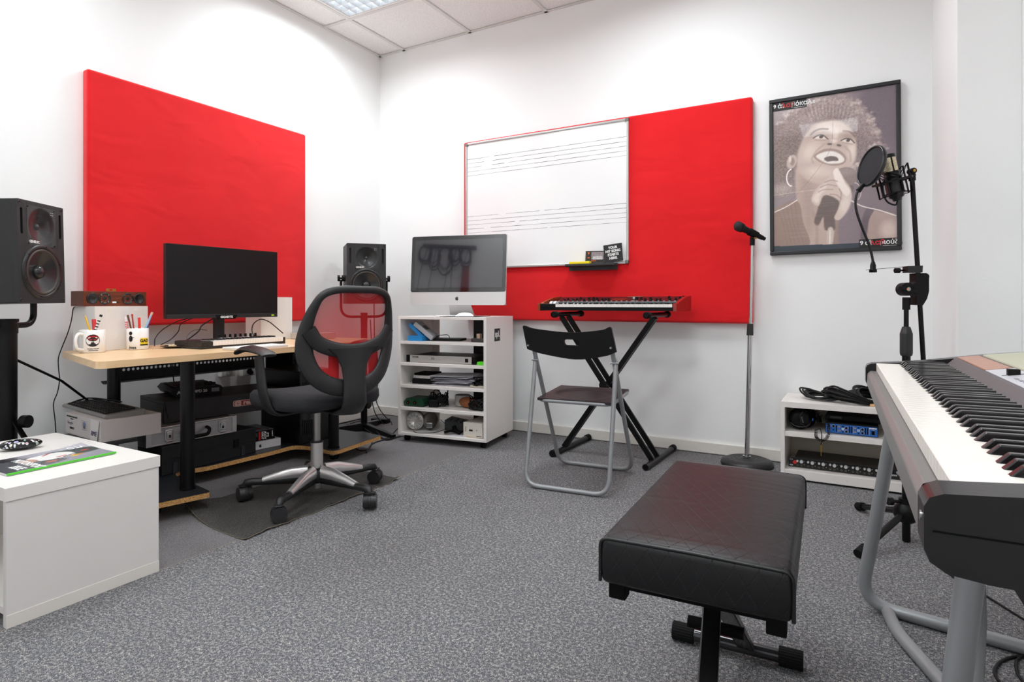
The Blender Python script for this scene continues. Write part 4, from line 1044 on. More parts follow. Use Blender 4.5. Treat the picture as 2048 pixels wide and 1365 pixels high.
g = B(); g.box(-0.026, 0.035, 0.006, 0.026, 0.06, mz + 0.22); g.build('stand_column', M('monitor_black', '18181a', 0.45), mn, 0.003)
g = B(); g.box(-0.05, 0.002, mz + 0.12, 0.05, 0.05, mz + 0.22); g.build('mount_block', black_pl, mn, 0.003)
g = B(); g.plate(rrect(-0.11, -0.02, 0.11, 0.10, 0.01), t=0.006, T=UP(0, 0, 0.0065)); g.build('stand_base', black_pl, mn, 0.001)

# midi keyboard
def keys(parent, n_white, wk, L_, zt, h, mat_w, mat_b, x0=0.0, front_y=0.0, start=0, black_L=0.6, bh=0.008, gap=0.0009, bevel=0.0, lip=0.0):
    """keys along +x, fronts at y=front_y, running to +y; start = index in C major of the first white key"""
    def wm():
        g = B(); g.box(gap / 2, 0, -h, wk - gap / 2, L_, 0)
        if lip: g.box(gap / 2, -lip, -0.006, wk - gap / 2, 0, 0)
        return g
    first = wm().build('white_key', mat_w, parent, bevel)
    first.location = (x0, front_y, zt)
    for i in range(1, n_white):
        o = first.copy(); COL.objects.link(o); o.location = (x0 + i * wk, front_y, zt)
    bw = wk * 0.55
    g = B(); bl_ = L_ * black_L
    v = [(-bw / 2, 0, -0.001), (bw / 2, 0, -0.001), (bw / 2, bl_, -0.001), (-bw / 2, bl_, -0.001), (-bw * .4, bh * 0.8, bh), (bw * .4, bh * 0.8, bh), (bw * .4, bl_, bh), (-bw * .4, bl_, bh)]
    g.add(v, [(0, 3, 2, 1), (4, 5, 6, 7), (0, 1, 5, 4), (1, 2, 6, 5), (2, 3, 7, 6), (3, 0, 4, 7)])
    fb = None
    for i in range(n_white - 1):
        k = (i + start) % 7
        if k in (2, 6): continue
        shift = {0: -0.08, 1: 0.08, 3: -0.12, 4: 0, 5: 0.12}[k] * wk
        if fb is None: fb = g.build('black_key', mat_b, parent, bevel); o = fb
        else: o = fb.copy(); COL.objects.link(o)
        o.location = (x0 + (i + 1) * wk + shift, front_y + L_ - bl_, zt)
key_w = M('key_white', 'efeae4', 0.25, coat=0.3); key_b = M('key_black', '0c0c0d', 0.3)
mk = thing('midi_keyboard', 'compact black midi keyboard lying in front of the monitor', 'keyboard', (0.545, -1.655, ZD + 0.0005), 90 + 1.5)
g = B(); g.box(-0.235, -0.10, 0.0, 0.235, 0.10, 0.012); g.box(-0.235, 0.0, 0.012, 0.235, 0.10, 0.034); g.box(-0.235, -0.10, 0.012, -0.178, 0.0, 0.034); g.box(0.222, -0.10, 0.012, 0.235, 0.0, 0.034)
g.build('case', M('midi_case', '1d1a19', 0.45), mk, 0.002)
keys(mk, 26, 0.0153, 0.098, 0.035, 0.022, key_w, key_b, x0=-0.177, front_y=-0.099, bh=0.006)
B().box(-0.23, -0.09, 0.034, -0.182, 0.09, 0.0355).build('control_panel', M('midi_panel', '151213', 0.4), mk)
B().box(-0.165, 0.008, 0.034, 0.225, 0.095, 0.0355).build('control_panel', M('midi_panel', '151213', 0.4), mk)
for k in range(8): B().cyl((-0.02 + k * 0.030, 0.075, 0.0355), (-0.02 + k * 0.030, 0.075, 0.053), 0.0065, 0.0058, n=14).build('knob', black_pl, mk)
B().box(-0.05, 0.015, 0.0355, 0.13, 0.045, 0.0385).build('button_strip', M('strip_white', 'd9d5d2', 0.4), mk)
B().box(-0.16, 0.02, 0.0355, -0.07, 0.085, 0.036).build('display_print', M('midi_print', '4a3038', 0.4), mk)
# slim white keyboard
wk_ = thing('computer_keyboard', 'slim white computer keyboard at the front edge of the desk', 'keyboard', (0.80, -1.715, ZD + 0.0005), 90 + 3)
B().box(-0.14, -0.055, 0.0, 0.14, 0.055, 0.010).build('base', M('pale_aluminium', 'd9d5d0', 0.35, 0.3), wk_, 0.003)
keym = M('keycap_white', 'f2f0ec', 0.4)
g0 = B().box(-0.0082, -0.0082, 0, 0.0082, 0.0082, 0.0025).build('keycap', keym, wk_, 0.0008)
g0.location = (-0.128, -0.042, 0.010)
for i in range(14):
    for j in range(6):
        if (i, j) == (0, 0) or (j == 0 and 4 <= i <= 8): continue
        o = g0.copy(); COL.objects.link(o); o.location = (-0.128 + i * 0.0197, -0.042 + j * 0.0178, 0.010)
B().box(-0.032, -0.0502, 0.010, 0.033, -0.0338, 0.0125).build('space_bar', keym, wk_, 0.0008)
# silver mini computer
mc = thing('mini_computer', 'flat silver mini computer with rounded corners at the right end of the desk', 'computer', (0.42, -1.035, ZD + 0.0005), 92)
g = B(); g.plate(rrect(-0.098, -0.098, 0.098, 0.098, 0.03, 8), t=0.032, T=UP(0, 0, 0.034), smooth_walls=True); g.build('case', M('mini_alu', 'cfcbc8', 0.35, 0.5), mc, 0.003, 3)
B().cyl((0, 0, 0.0005), (0, 0, 0.003), 0.08, n=32).build('foot', black_pl, mc)
box_stand('storage_box', 'tall white laminate box standing on the desk right of the monitor', 0.211, -1.182, 0.20, 0.16, 0.245, 84)
ct2 = thing('paper_tag', 'clear pink plastic tag standing on the tall white box', 'tag', (0.25, -1.225, 0.896), 90)
B().box(-0.02, -0.001, 0, 0.03, 0.001, 0.016).build('tag_sheet', M('pink_tag', 'd8949a', 0.3), ct2)
sc = thing('saucer', 'small dark saucer with batteries and picks beside the pen mug', 'saucer', (0.44, -1.89, ZD + 0.0005))
g = B(); g.lathe([(0.0, 0.002), (0.03, 0.001), (0.055, 0.008), (0.057, 0.010), (0.054, 0.0105), (0.03, 0.0045), (0.0, 0.004)], 32); g.build('dish', M('dark_saucer', '5b4b42', 0.3), sc)
for i, (x, y, a, cc) in enumerate(((-0.02, 0.0, 20, 'e3e0dc'), (0.005, 0.01, -30, '2a2a2c'), (0.015, -0.012, 60, 'd9c08a'), (-0.008, -0.018, 100, '3a3a3a'))):
    t = thing('battery', ('white', 'black', 'cream', 'dark grey')[i] + ' battery lying in the dark saucer on the desk', 'battery', (0.44 + x, -1.89 + y, ZD + 0.011), a)
    B().cyl((-0.018, 0, 0.0), (0.018, 0, 0.0), 0.0045, n=12).build('cell', M('batt_%d' % i, cc, 0.4), t)
pls = thing('paper_sheet', 'printed paper sheets under the slim white keyboard', 'paper', (0.84, -1.66, ZD + 0.0002), 95)
B().box(-0.16, -0.02, 0, 0.15, 0.04, 0.0004).build('sheet', M('peach_sheet', 'e8cdbb', 0.7), pls)

# things on the low shelf -------------------------------------------
ZS = 0.0865
cs = thing('flight_case', 'black hard case lying on the low desk shelf under the silver case', 'case', (0.362, -1.755, ZS), 90 + 2.5)
B().box(-0.25, -0.16, 0, 0.25, 0.16, 0.131).build('shell', M('case_black', '17181b', 0.5, var=0.3, vscale=30), cs, 0.004)
B().box(-0.251, -0.162, 0.066, 0.251, 0.162, 0.071).build('rim', M('case_rim', '2e3034', 0.35, 0.5), cs)
for x in (-0.13, 0.13): B().box(x - 0.014, -0.168, 0.050, x + 0.014, -0.16, 0.09).build('latch', black_metal, cs, 0.002)
for x in (-0.19, 0.17): B().box(x - 0.010, -0.164, 0.0, x + 0.010, -0.16, 0.05).build('hinge_strap', M('strap_grey', '2b2e33', 0.5), cs)
al = thing('aluminium_case', 'silver ribbed aluminium case with two latches and black handle', 'case', (0.372, -1.830, ZS + 0.1335), 90 - 4.5)
ribs = M('ribbed_aluminium', 'b9b8ba', 0.35, 0.6)
g = B(); Hc_ = 0.082
g.box(-0.205, -0.148, 0.004, 0.205, 0.148, Hc_ - 0.004)
for k in range(9):
    z = 0.012 + k * 0.0072
    g.box(-0.195, -0.150, z, 0.195, -0.148, z + 0.0035); g.box(-0.207, -0.14, z, -0.205, 0.14, z + 0.0035)
g.build('shell', ribs, al)
g = B()
for sx in (-1, 1):
    for sy in (-1, 1): g.box(sx * 0.20 - 0.012, sy * 0.142 - 0.012, 0.0, sx * 0.20 + 0.012, sy * 0.142 + 0.012, Hc_)
for z in (0.0, Hc_ - 0.007):
    g.box(-0.205, -0.154, z, 0.205, -0.146, z + 0.007); g.box(-0.211, -0.15, z, -0.203, 0.15, z + 0.007)
g.build('edge_trim', alu, al, 0.003)
for x in (-0.115, 0.135):
    g = B(); g.box(x - 0.018, -0.157, 0.018, x + 0.018, -0.149, 0.068); g.box(x - 0.011, -0.163, 0.024, x + 0.011, -0.157, 0.060); g.box(x - 0.014, -0.160, 0.010, x + 0.014, -0.152, 0.020)
    g.build('latch', chrome, al, 0.002); B().box(x - 0.004, -0.165, 0.032, x + 0.004, -0.163, 0.044).build('keyhole', ink_k, al)
g = B(); g.tube(fillet([(-0.052, -0.152, 0.05), (-0.052, -0.182, 0.045), (-0.040, -0.186, 0.022), (0.048, -0.186, 0.022), (0.060, -0.182, 0.045), (0.060, -0.152, 0.05)], 0.02, 4), 0.008, 8); g.build('handle', black_pl, al)
rb = thing('equipment_box', 'long black cardboard box with red RELOOP logo under the desk', 'box', (0.335, -1.605, 0.3025), 90 - 12)
B().box(-0.30, -0.165, 0, 0.30, 0.165, 0.098).build('carton', M('carton_black', '161314', 0.45, var=0.3, vscale=5), rb, 0.002)
g = B(); g.add([(-0.28, -0.167, 0.015), (-0.30, -0.185, 0.10), (-0.30, 0.05, 0.104), (-0.298, 0.05, 0.015)], [(0, 1, 2, 3)]); g.box(-0.303, -0.16, 0.0, -0.301, 0.15, 0.085); g.build('open_flap', M('carton_black', '161314', 0.45), rb)
g = B(); g.plate(rrect(0.018, 0.036, 0.168, 0.066, 0.008), [rrect(0.0215, 0.0385, 0.1645, 0.0635, 0.006)], t=0.0005, T=FRONT(0, -0.1658, 0)); g.build('logo_border', M('logo_cream', 'd8b4aa', 0.5), rb)
g = B(); g.plate(rrect(0.0215, 0.0385, 0.1645, 0.0635, 0.006), t=0.0004, T=FRONT(0, -0.1656, 0)); g.build('logo_ground', M('logo_red', '8e2420', 0.5), rb)
text('logo_lettering', '@ reloop', 0.031, M('logo_cream', 'd8b4aa', 0.5), rb, FRONT(0.092, -0.1662, 0.052), bold=0.0012, sx=1.1)
ak = thing('midi_controller', 'black pad midi controller on top of the long black box', 'controller', (0.243, -1.683, 0.4010), 72)
g = B(); g.plate([(-0.105, 0.0), (0.105, 0.0), (0.112, 0.03), (0.100, 0.044), (-0.105, 0.044), (-0.122, 0.026)], t=0.30, T=FRONT(0, -0.15, 0)); g.build('body', black_pl, ak, 0.004)
for i in range(6):
    for j in range(7): B().box(-0.095 + i * 0.022, -0.08 + j * 0.030, 0.044, -0.077 + i * 0.022, -0.056 + j * 0.030, 0.048).build('pad', M('pad_brown', '2e2620', 0.6), ak)
for x, y, h in ((0.045, -0.09, 0.016), (0.065, -0.09, 0.011), (0.085, -0.09, 0.011), (0.055, -0.06, 0.016), (0.08, -0.05, 0.011), (-0.045, -0.12, 0.014), (-0.03, -0.12, 0.014), (-0.015, -0.12, 0.014)): B().cyl((x, y, 0.044), (x, y, 0.044 + h), 0.008, n=14).build('knob', black_pl, ak)
text('lettering', 'AKAI', 0.022, M('ink_silver', 'b9b9bb', 0.5), ak, FRONT(-0.070, -0.1505, 0.022), bold=0.0008, sx=1.15)
text('lettering', 'MPD 20', 0.019, M('ink_silver', 'b9b9bb', 0.5), ak, FRONT(0.006, -0.1505, 0.022), bold=0.0005)
B().box(0.058, -0.1508, 0.014, 0.094, -0.15, 0.033).build('badge', M('ink_silver_dim', '6c6c70', 0.5, var=0.5, vscale=200), ak)
ab_ = thing('tablet_box', 'white tablet box with black fruit logo on the low desk shelf', 'box', (0.385, -1.445, ZS), 90 - 8)
B().box(-0.128, -0.095, 0, 0.128, 0.085, 0.042).build('carton', M('gloss_carton', 'dcdcde', 0.25, coat=0.3), ab_, 0.0015)
apple('fruit_logo', ab_, FRONT(0.01, -0.0955, 0.019), 0.018, ink_k)
bb = thing('software_box', 'black box with red and white IT IS YOUR TURN lettering on the tablet box', 'box', (0.365, -1.46, ZS + 0.0425), 90 - 10)
B().box(-0.058, -0.10, 0, 0.12, 0.10, 0.052).build('carton', black_soft, bb, 0.002)
B().box(-0.055, -0.096, 0.052, 0.117, 0.096, 0.0526).build('cover', M('grey_cover', '77747a', 0.4, var=0.2), bb)
g = B(); g.plate(rrect(-0.03, -0.06, 0.07, 0.02, 0.01), t=0.0002, T=UP(0, 0, 0.053)); g.build('cover_mark', M('cover_red', '7c2a24', 0.5, var=0.5, vscale=60), bb)
B().box(0.028, -0.1006, 0.004, 0.038, -0.1, 0.048).build('red_stripe', ink_r, bb)
for i, s in enumerate(("IT'S", 'YOUR', 'TURN')): text('lettering', s, 0.0155, ink_w, bb, frame((0.078 - i * 0.0145, -0.1006, 0.026), (0, 0, 1), (1, 0, 0)) @ Matrix.Rotation(0, 4, 'Z'), bold=0.0007)
text('lettering', 'Traktor', 0.010, ink_w, bb, frame((0.105, -0.1006, 0.03), (0, 0, 1), (1, 0, 0)), bold=0.0003)
g = B()
for k in range(9): g.box(-0.03 + k * 0.0062, -0.1006, 0.044 - 0.018 - 0.01 * random.random(), -0.0285 + k * 0.0062, -0.1, 0.044)
g.build('small_print', M('print_grey', '8f8f92', 0.6), bb)
pc = thing('computer_tower', 'black computer tower standing on the low shelf at the right', 'computer', (0.40, -1.15, ZS), 90 - 3)
B().box(-0.115, -0.19, 0.0, 0.115, 0.16, 0.40).build('case', M('tower_black', '0d0d0e', 0.3), pc, 0.006)
g = B()
for k in range(6): g.box(-0.10 + k * 0.012, -0.192, 0.05, -0.097 + k * 0.012, -0.19, 0.34)
g.build('front_ribs', black_metal, pc)
# white box with a computer keyboard on top, on a dark crate
cr_ = thing('equipment_crate', 'dark crate standing on the low shelf under the white cardboard box', 'crate', (0.385, -2.165, ZS), 90 - 5)
B().box(-0.10, -0.17, 0, 0.062, 0.17, 0.20).build('body', M('crate_dark', '26282b', 0.5, var=0.2), cr_, 0.003)
B().box(-0.01, -0.172, 0.10, 0.063, -0.17, 0.185).build('silver_panel', M('panel_silver', 'a9abad', 0.4, 0.4), cr_, 0.001)
rm = thing('cardboard_box', 'flat white cardboard box with stickers and handwriting under the old keyboard', 'box', (0.345, -2.115, ZS + 0.2005), 90 - 4.5)
B().box(-0.118, -0.200, 0, 0.118, 0.160, 0.089).build('carton', M('grey_carton', 'cfc8c6', 0.75, var=0.03, vscale=20), rm, 0.0015)
LX = -0.1186
g = B(); g.add([(LX - .001, -0.19, 0.088), (LX - .001, -0.105, 0.088), (LX - .006, -0.115, -0.012), (LX - .006, -0.175, -0.012)], [(0, 1, 2, 3)]); g.build('tape_flap', M('flap_white', 'dbd6d4', 0.6), rm)
text('handwriting', 'RME', 0.028, M('blue_ink', '26265e', 0.6), rm, LEFTF(LX - 0.0062, -0.147, 0.032), shear=0.2)
for zz, s, sz in ((0.077, 'SUPPORTED BY OUR GRANT', 0.0085), (0.068, 'and partners', 0.006), (0.028, 'SERVICE', 0.012)): text('print_lettering', s, sz, ink_k, rm, LEFTF(LX - 0.0004, 0.085, zz), bold=0.0003)
for i, (s, cc) in enumerate((('G', '4267c8'), ('o', 'c8442e'), ('o', 'd8a020'), ('g', '4267c8'), ('l', '3f9a4e'), ('e', 'c8442e'))): text('print_lettering', s, 0.017, M('g_%s' % cc, cc, 0.6), rm, LEFTF(LX - 0.0004, 0.125 - i * 0.0095, 0.050))
g = B(); g.plate(circ(0.04, 0.055, 0.014, 20), t=0.0002, T=LEFTF(LX - 0.0006, 0, 0)); g.build('round_print', M('print_blue', '7a8cb4', 0.6), rm)
g = B()
for k in range(5): g.box(LX - 0.0008, -0.07, 0.035 + k * 0.009, LX - 0.0003, -0.01, 0.0356 + k * 0.009)
g.box(LX - 0.001, -0.048, 0.040, LX - 0.0006, -0.034, 0.052); g.build('postmark_lines', M('print_dim', '55505a', 0.6), rm)
ok_ = thing('old_keyboard', 'black and silver computer keyboard lying on the flat white cardboard box', 'keyboard', (0.275, -2.118, ZS + 0.2905), 83.5)
g = B(); g.plate([(-0.075, 0.0), (0.075, 0.0), (0.075, 0.024), (-0.07, 0.016), (-0.078, 0.01)], t=0.49, T=frame((0, 0.24, 0), (1, 0, 0), (0, 0, 1)) @ Matrix.Translation((0, 0, 0.49)))
g.build('frame', M('kb_silver', '8e8c8a', 0.35, 0.4), ok_, 0.003)
mats_k = M('kb_black', '121213', 0.5)
g = B(); g.add([(-0.066, -0.22, 0.0175), (0.055, -0.22, 0.0245), (0.055, 0.225, 0.0245), (-0.066, 0.225, 0.0175)], [(0, 1, 2, 3)]); g.build('key_deck', mats_k, ok_)
k0 = B().box(-0.0082, -0.0082, 0, 0.0082, 0.0082, 0.005).build('keycap', mats_k, ok_, 0.0008); k0.location = (-0.055, -0.205, 0.018)
for i in range(6):
    for j in range(16):
        if i == 0 and j == 0: continue
        o = k0.copy(); COL.objects.link(o); o.location = (-0.055 + i * 0.0198, -0.205 + j * 0.0272, 0.0182 + i * 0.00115)
B().tube(smooth_path([(0.07, 0.08, 0.02), (0.02, 0.20, 0.035), (-0.03, 0.23, 0.018), (-0.06, 0.20, 0.02), (0.0, 0.17, 0.04), (0.06, 0.05, 0.034), (0.08, 0.0, 0.028)], 6), 0.0028, 8).build('cord', cable_m, ok_)

# ------------------------------------------------------------------ white bench cabinet in the left foreground, magazine, mouse
cbn = thing('low_cabinet', 'low white laminate cabinet in the left foreground with a magazine on top', 'cabinet', (0.90, -2.60, 0))
x1, yr, yl, ztp = 0.378, 0.163, -0.2365, 0.371
g = B(); g.box(-0.30, yl - 0.003, ztp - 0.036, x1 + 0.003, yr + 0.003, ztp); g.build('top_board', white_lam, cbn, 0.001)
g = B(); g.box(x1 - 0.018, yl, 0, x1, yr, ztp - 0.0365); g.build('side_panel', M('panel_white', 'dedad7', 0.38, var=0.015), cbn, 0.001)
B().box(x1, yl, 0.0, x1 + 0.0015, yr, 0.034).build('plinth_strip', M('panel_white_b', 'e2ddd6', 0.4), cbn)
B().box(-0.30, yl, 0, -0.282, yr, ztp - 0.0365).build('side_panel', white_lam, cbn)
B().box(-0.282, yr - 0.012, 0.03, x1 - 0.018, yr, ztp - 0.0365).build('back_panel', white_lam, cbn)
B().box(-0.282, yl + 0.004, 0.03, x1 - 0.018, yr - 0.012, 0.048).build('bottom_board', white_lam, cbn)
p = Paint(150, 110, '9b9aa6', 0.73)
p.ell(0.85, 0.10, 0.3, 0.2, 'b9b7c2', soft=1.0); p.ell(0.1, 0.3, 0.25, 0.5, '2a2a2e', soft=0.6)
p.poly([(0.0, 0.25), (0.25, 0.2), (0.6, 0.55), (0.2, 0.72), (0.0, 0.72)], '55565c', 0.06)
p.poly([(0.60, 0.12), (0.95, 0.22), (0.97, 0.42), (0.62, 0.42)], '3f4a4a', 0.05)
p.poly([(0.36, 0.24), (0.48, 0.18), (0.66, 0.16), (0.76, 0.26), (0.74, 0.42), (0.58, 0.46), (0.42, 0.44)], 'f1efec', 0.012)
p.poly([(0.25, 0.30), (0.34, 0.26), (0.40, 0.30), (0.40, 0.40), (0.30, 0.42)], 'c99a86', 0.015)
p.line([(0.52, 0.22), (0.60, 0.16)], 0.012, 'c23a34'); p.line([(0.58, 0.40), (0.66, 0.38)], 0.014, 'd04a40')
p.line([(0.62, 0.44), (0.95, 0.30)], 0.012, '3c3c44'); p.ell(0.88, 0.32, 0.04, 0.02, 'd44a36'); p.ell(0.74, 0.46, 0.07, 0.03, 'c98a3c'); p.ell(0.46, 0.55, 0.06, 0.03, 'c85a48'); p.ell(0.7, 0.5, 0.04, 0.02, 'e0d040')
p.fuzz(0.05, np.ones_like(p.U), 1)
# magazine corner points measured on the cabinet top: spine runs along the front
mgz = thing('magazine', 'motor racing magazine with bright green spine on the low white cabinet', 'magazine', (1.14, -2.497, ztp + 0.0005))
a0 = math.atan2(-2.84 + 2.497, 1.16 - 1.14)
MW, MH = 0.29, 0.205
# local x runs towards the viewer's left along the spine's reverse; build with the cover's right end at the origin
dirx = Vector((0.035, -0.999, 0)).normalized(); dirin = Vector((-0.999, -0.035, 0)).normalized()
Tm = frame(-0.0 * dirx + Vector((0, 0, 0.0065)) + dirx * MW, -dirx, dirin) 
painted('cover', p.a, MW, MH, Tm, mgz, rough=0.25, coat=0.4, curl=lambda u, v: -0.0 + 0.010 * max(0, (u - 0.75)) ** 1.2 * 4 * v * v)
g = B(); g.add([Tm @ Vector(q) for q in ((0, 0, -0.006), (MW, 0, -0.006), (MW, MH, -0.006), (0, MH, -0.006), (0, 0, -0.0004), (MW, 0, -0.0004), (MW, MH, -0.0004), (0, MH, -0.0004))], [(0, 3, 2, 1), (4, 5, 6, 7), (0, 1, 5, 4), (1, 2, 6, 5), (2, 3, 7, 6), (3, 0, 4, 7)]); g.build('pages', M('page_edge', 'c9c6c4', 0.7), mgz)
g = B(); g.add([Tm @ Vector(q) for q in ((-.001, -0.002, -0.0045), (MW + .001, -0.002, -0.0045), (MW + .001, 0.004, -0.0045), (-.001, 0.004, -0.0045), (-.001, -0.002, 0.0006), (MW + .001, -0.002, 0.0006), (MW + .001, 0.004, 0.0006), (-.001, 0.004, 0.0006))], [(0, 3, 2, 1), (4, 5, 6, 7), (0, 1, 5, 4), (1, 2, 6, 5), (2, 3, 7, 6), (3, 0, 4, 7)]); g.build('spine', M('spine_green', '4cc12c', 0.4), mgz)
text('title_lettering', 'AVTO', 0.046, ink_w, mgz, Tm @ Matrix.Translation((0.262, 0.165, 0.004)) @ Matrix.Rotation(R(90), 4, 'Z') @ Matrix.Rotation(R(90), 4, 'Z'), bold=0.001, sx=0.55, extrude=0.0001)
text('headline_lettering', 'MOTORSPORT', 0.034, ink_w, mgz, Tm @ Matrix.Translation((0.082, 0.075, 0.0006)) @ Matrix.Rotation(R(-90), 4, 'Z'), bold=0.0012, sx=0.7, extrude=0.0001)
text('headline_lettering', 'ISSUE', 0.034, ink_w, mgz, Tm @ Matrix.Translation((0.044, 0.05, 0.0006)) @ Matrix.Rotation(R(-90), 4, 'Z'), bold=0.0012, sx=0.7, extrude=0.0001)
ms = thing('computer_mouse', 'black computer mouse covered in small coloured rings on the cabinet', 'computer mouse', (0.800, -2.622, ztp + 0.0005), 68)
m, N, L, b = nodes('ring_pattern'); tc = N.new('ShaderNodeTexCoord'); mp = N.new('ShaderNodeMapping'); mp.inputs['Scale'].default_value = (1, 1, 0.6); L.new(tc.outputs['Object'], mp.inputs[0])
vo = N.new('ShaderNodeTexVoronoi'); vo.inputs['Scale'].default_value = 95; vo.inputs['Randomness'].default_value = 0.8; L.new(mp.outputs[0], vo.inputs['Vector'])
hs = N.new('ShaderNodeHueSaturation'); hs.inputs['Saturation'].default_value = 1.1; hs.inputs['Value'].default_value = 1.2; L.new(vo.outputs['Color'], hs.inputs['Color'])
d1 = rng(vo.outputs['Distance'], 0.20, 0.24, 1, 0); d2 = rng(vo.outputs['Distance'], 0.34, 0.38, 1, 0)
c1 = mixc(d2, '0c0c0d', 'd8dde0'); c2_ = mixc(d1, c1, hs.outputs[0]); 
sz_ = N.new('ShaderNodeSeparateXYZ'); L.new(tc.outputs['Object'], sz_.inputs[0])
L.new(mixc(rng(sz_.outputs['Z'], 0.010, 0.013), '0c0c0d', c2_), b.inputs['Base Color']); b.inputs['Roughness'].default_value = 0.15
g = B(); g.ball((0, 0, 0.017), 1, sc=(0.058, 0.033, 0.017), n=28, k=16); g.build('shell', m, ms)

# ------------------------------------------------------------------ studio monitors on stands
def studio_monitor(label, loc, yaw, tilt=0):
    t = thing('studio_monitor', label, 'loudspeaker', loc, rot=(R(tilt), 0, R(yaw)), group='pair of black studio loudspeakers')
    w, d, h = 0.25, 0.29, 0.393
    fy = -d / 2
    shell = M('speaker_veneer', '1f1f20', 0.5, var=0.25, vscale=30, stretch=(1, 1, .1), bump=0.1, bscale=500)
    wo = (0.0, 0.122); wr = 0.094
    slots = [rrect(x - 0.006, 0.262, x + 0.006, 0.362, 0.0055, 4) for x in (-0.104, 0.104)]
    hol = [circ(wo[0], wo[1], wr, 40), [(-0.078, 0.222), (0.078, 0.222), (0.078, 0.378), (-0.078, 0.378)]] + slots
    g = B(); g.plate(rrect(-w / 2, 0, w / 2, h, 0.004, 2), hol, t=0.02, T=FRONT(0, fy, 0)); g.build('baffle', shell, t)
    g = B(); g.box(-w / 2, fy + 0.02, 0, w / 2, d / 2, h); g.build('cabinet', shell, t, 0.003)
    # tweeter waveguide: square plate with a round horn pressed in
    def wg(u, v):
        x, z = (u - .5) * 0.155, 0.2225 + v * 0.155
        r = math.hypot(x, z - 0.300)
        q = max(0, 1 - r / 0.072)
        return (x, fy + 0.0015 - 0.002 + 0.034 * q ** 1.6 * 0.55 + (0.004 * min(1, q * 4)), z)
    g = B(); g.grid(wg, 44, 44); g.box(-0.0775, fy + 0.0012, 0.2225, -0.0765, fy + 0.02, 0.3775); g.build('waveguide', M('waveguide_black', '1c1c1e', 0.3, coat=0.15), t)
    g = B(); g.ball((0, fy + 0.022, 0.300), 1, sc=(0.0125, 0.011, 0.0125)); g.build('tweeter_dome', M('dome_grey', '3a3a3b', 0.3, 0.3), t)
    T = frame((wo[0], fy, wo[1]), (1, 0, 0), (0, 0, 1))
    g = B(); g.lathe([(0.108, -0.001), (0.106, 0.004), (0.091, 0.0045), (0.0905, 0.001)], 48, T=T); g.build('woofer_ring', M('ring_black', '1a1b1d', 0.35), t)
    g = B(); g.lathe([(0.0905, 0.001), (0.088, 0.005), (0.083, 0.006), (0.079, 0.001)], 48, T=T); g.build('woofer_surround', M('surround_brown', '3a332e', 0.45), t)
    g = B(); g.lathe([(0.079, 0.001), (0.06, -0.0065), (0.03, -0.0165), (0.024, -0.0185)], 48, T=T); g.build('woofer_cone', M('cone_black', '1b1c20', 0.3, coat=0.2), t)
    g = B(); g.lathe([(0.0265, -0.0165), (0.024, -0.008), (0.015, -0.002), (0.0, 0.0)], 36, T=T); g.build('dust_cap', M('cap_black', '1e1e20', 0.28, coat=0.2), t)
    g = B()
    for a in range(0, 360, 60): g.cyl((wo[0] + 0.099 * math.cos(R(a + 20)), fy - 0.0035, wo[1] + 0.099 * math.sin(R(a + 20))), (wo[0] + 0.099 * math.cos(R(a + 20)), fy - 0.0055, wo[1] + 0.099 * math.sin(R(a + 20))), 0.003, n=10)
    for x in (-0.071, 0.071):
        for z in (0.229, 0.371): g.cyl((x, fy - 0.0, z), (x, fy - 0.0025, z), 0.0028, n=10)
    g.build('screws', black_metal, t)
    g = B()
    for x in (-0.114, 0.114):
        for z in (0.012, 0.381): g.lathe([(0.0065, 0.0), (0.0065, 0.0015), (0.0038, 0.0015), (0.0036, -0.0)], 18, T=frame((x, fy, z), (1, 0, 0), (0, 0, 1)))
    g.build('grille_sockets', M('socket_black', '0c0c0c', 0.3), t)
    text('lettering', 'GENELEC', 0.0135, ink_w, t, FRONT(-0.067, fy - 0.0012, 0.237), 'LEFT', bold=0.0005, sx=0.92)
    g = B()
    for i in range(2):
        for j in range(2): g.box(0.048 + i * 0.010, fy - 0.0016, 0.352 + j * 0.009, 0.053 + i * 0.010, fy - 0.0010, 0.3535 + j * 0.009)
    g.build('indicator_print', ink_w, t)
    return t
studio_monitor('black two-way studio loudspeaker at the left edge on the round pole stand', (0.31, -2.485, 0.857), 122.8, -1.4)
studio_monitor('black two-way studio loudspeaker in the corner behind the red mesh chair', (0.33, -0.52, 0.857), 50)
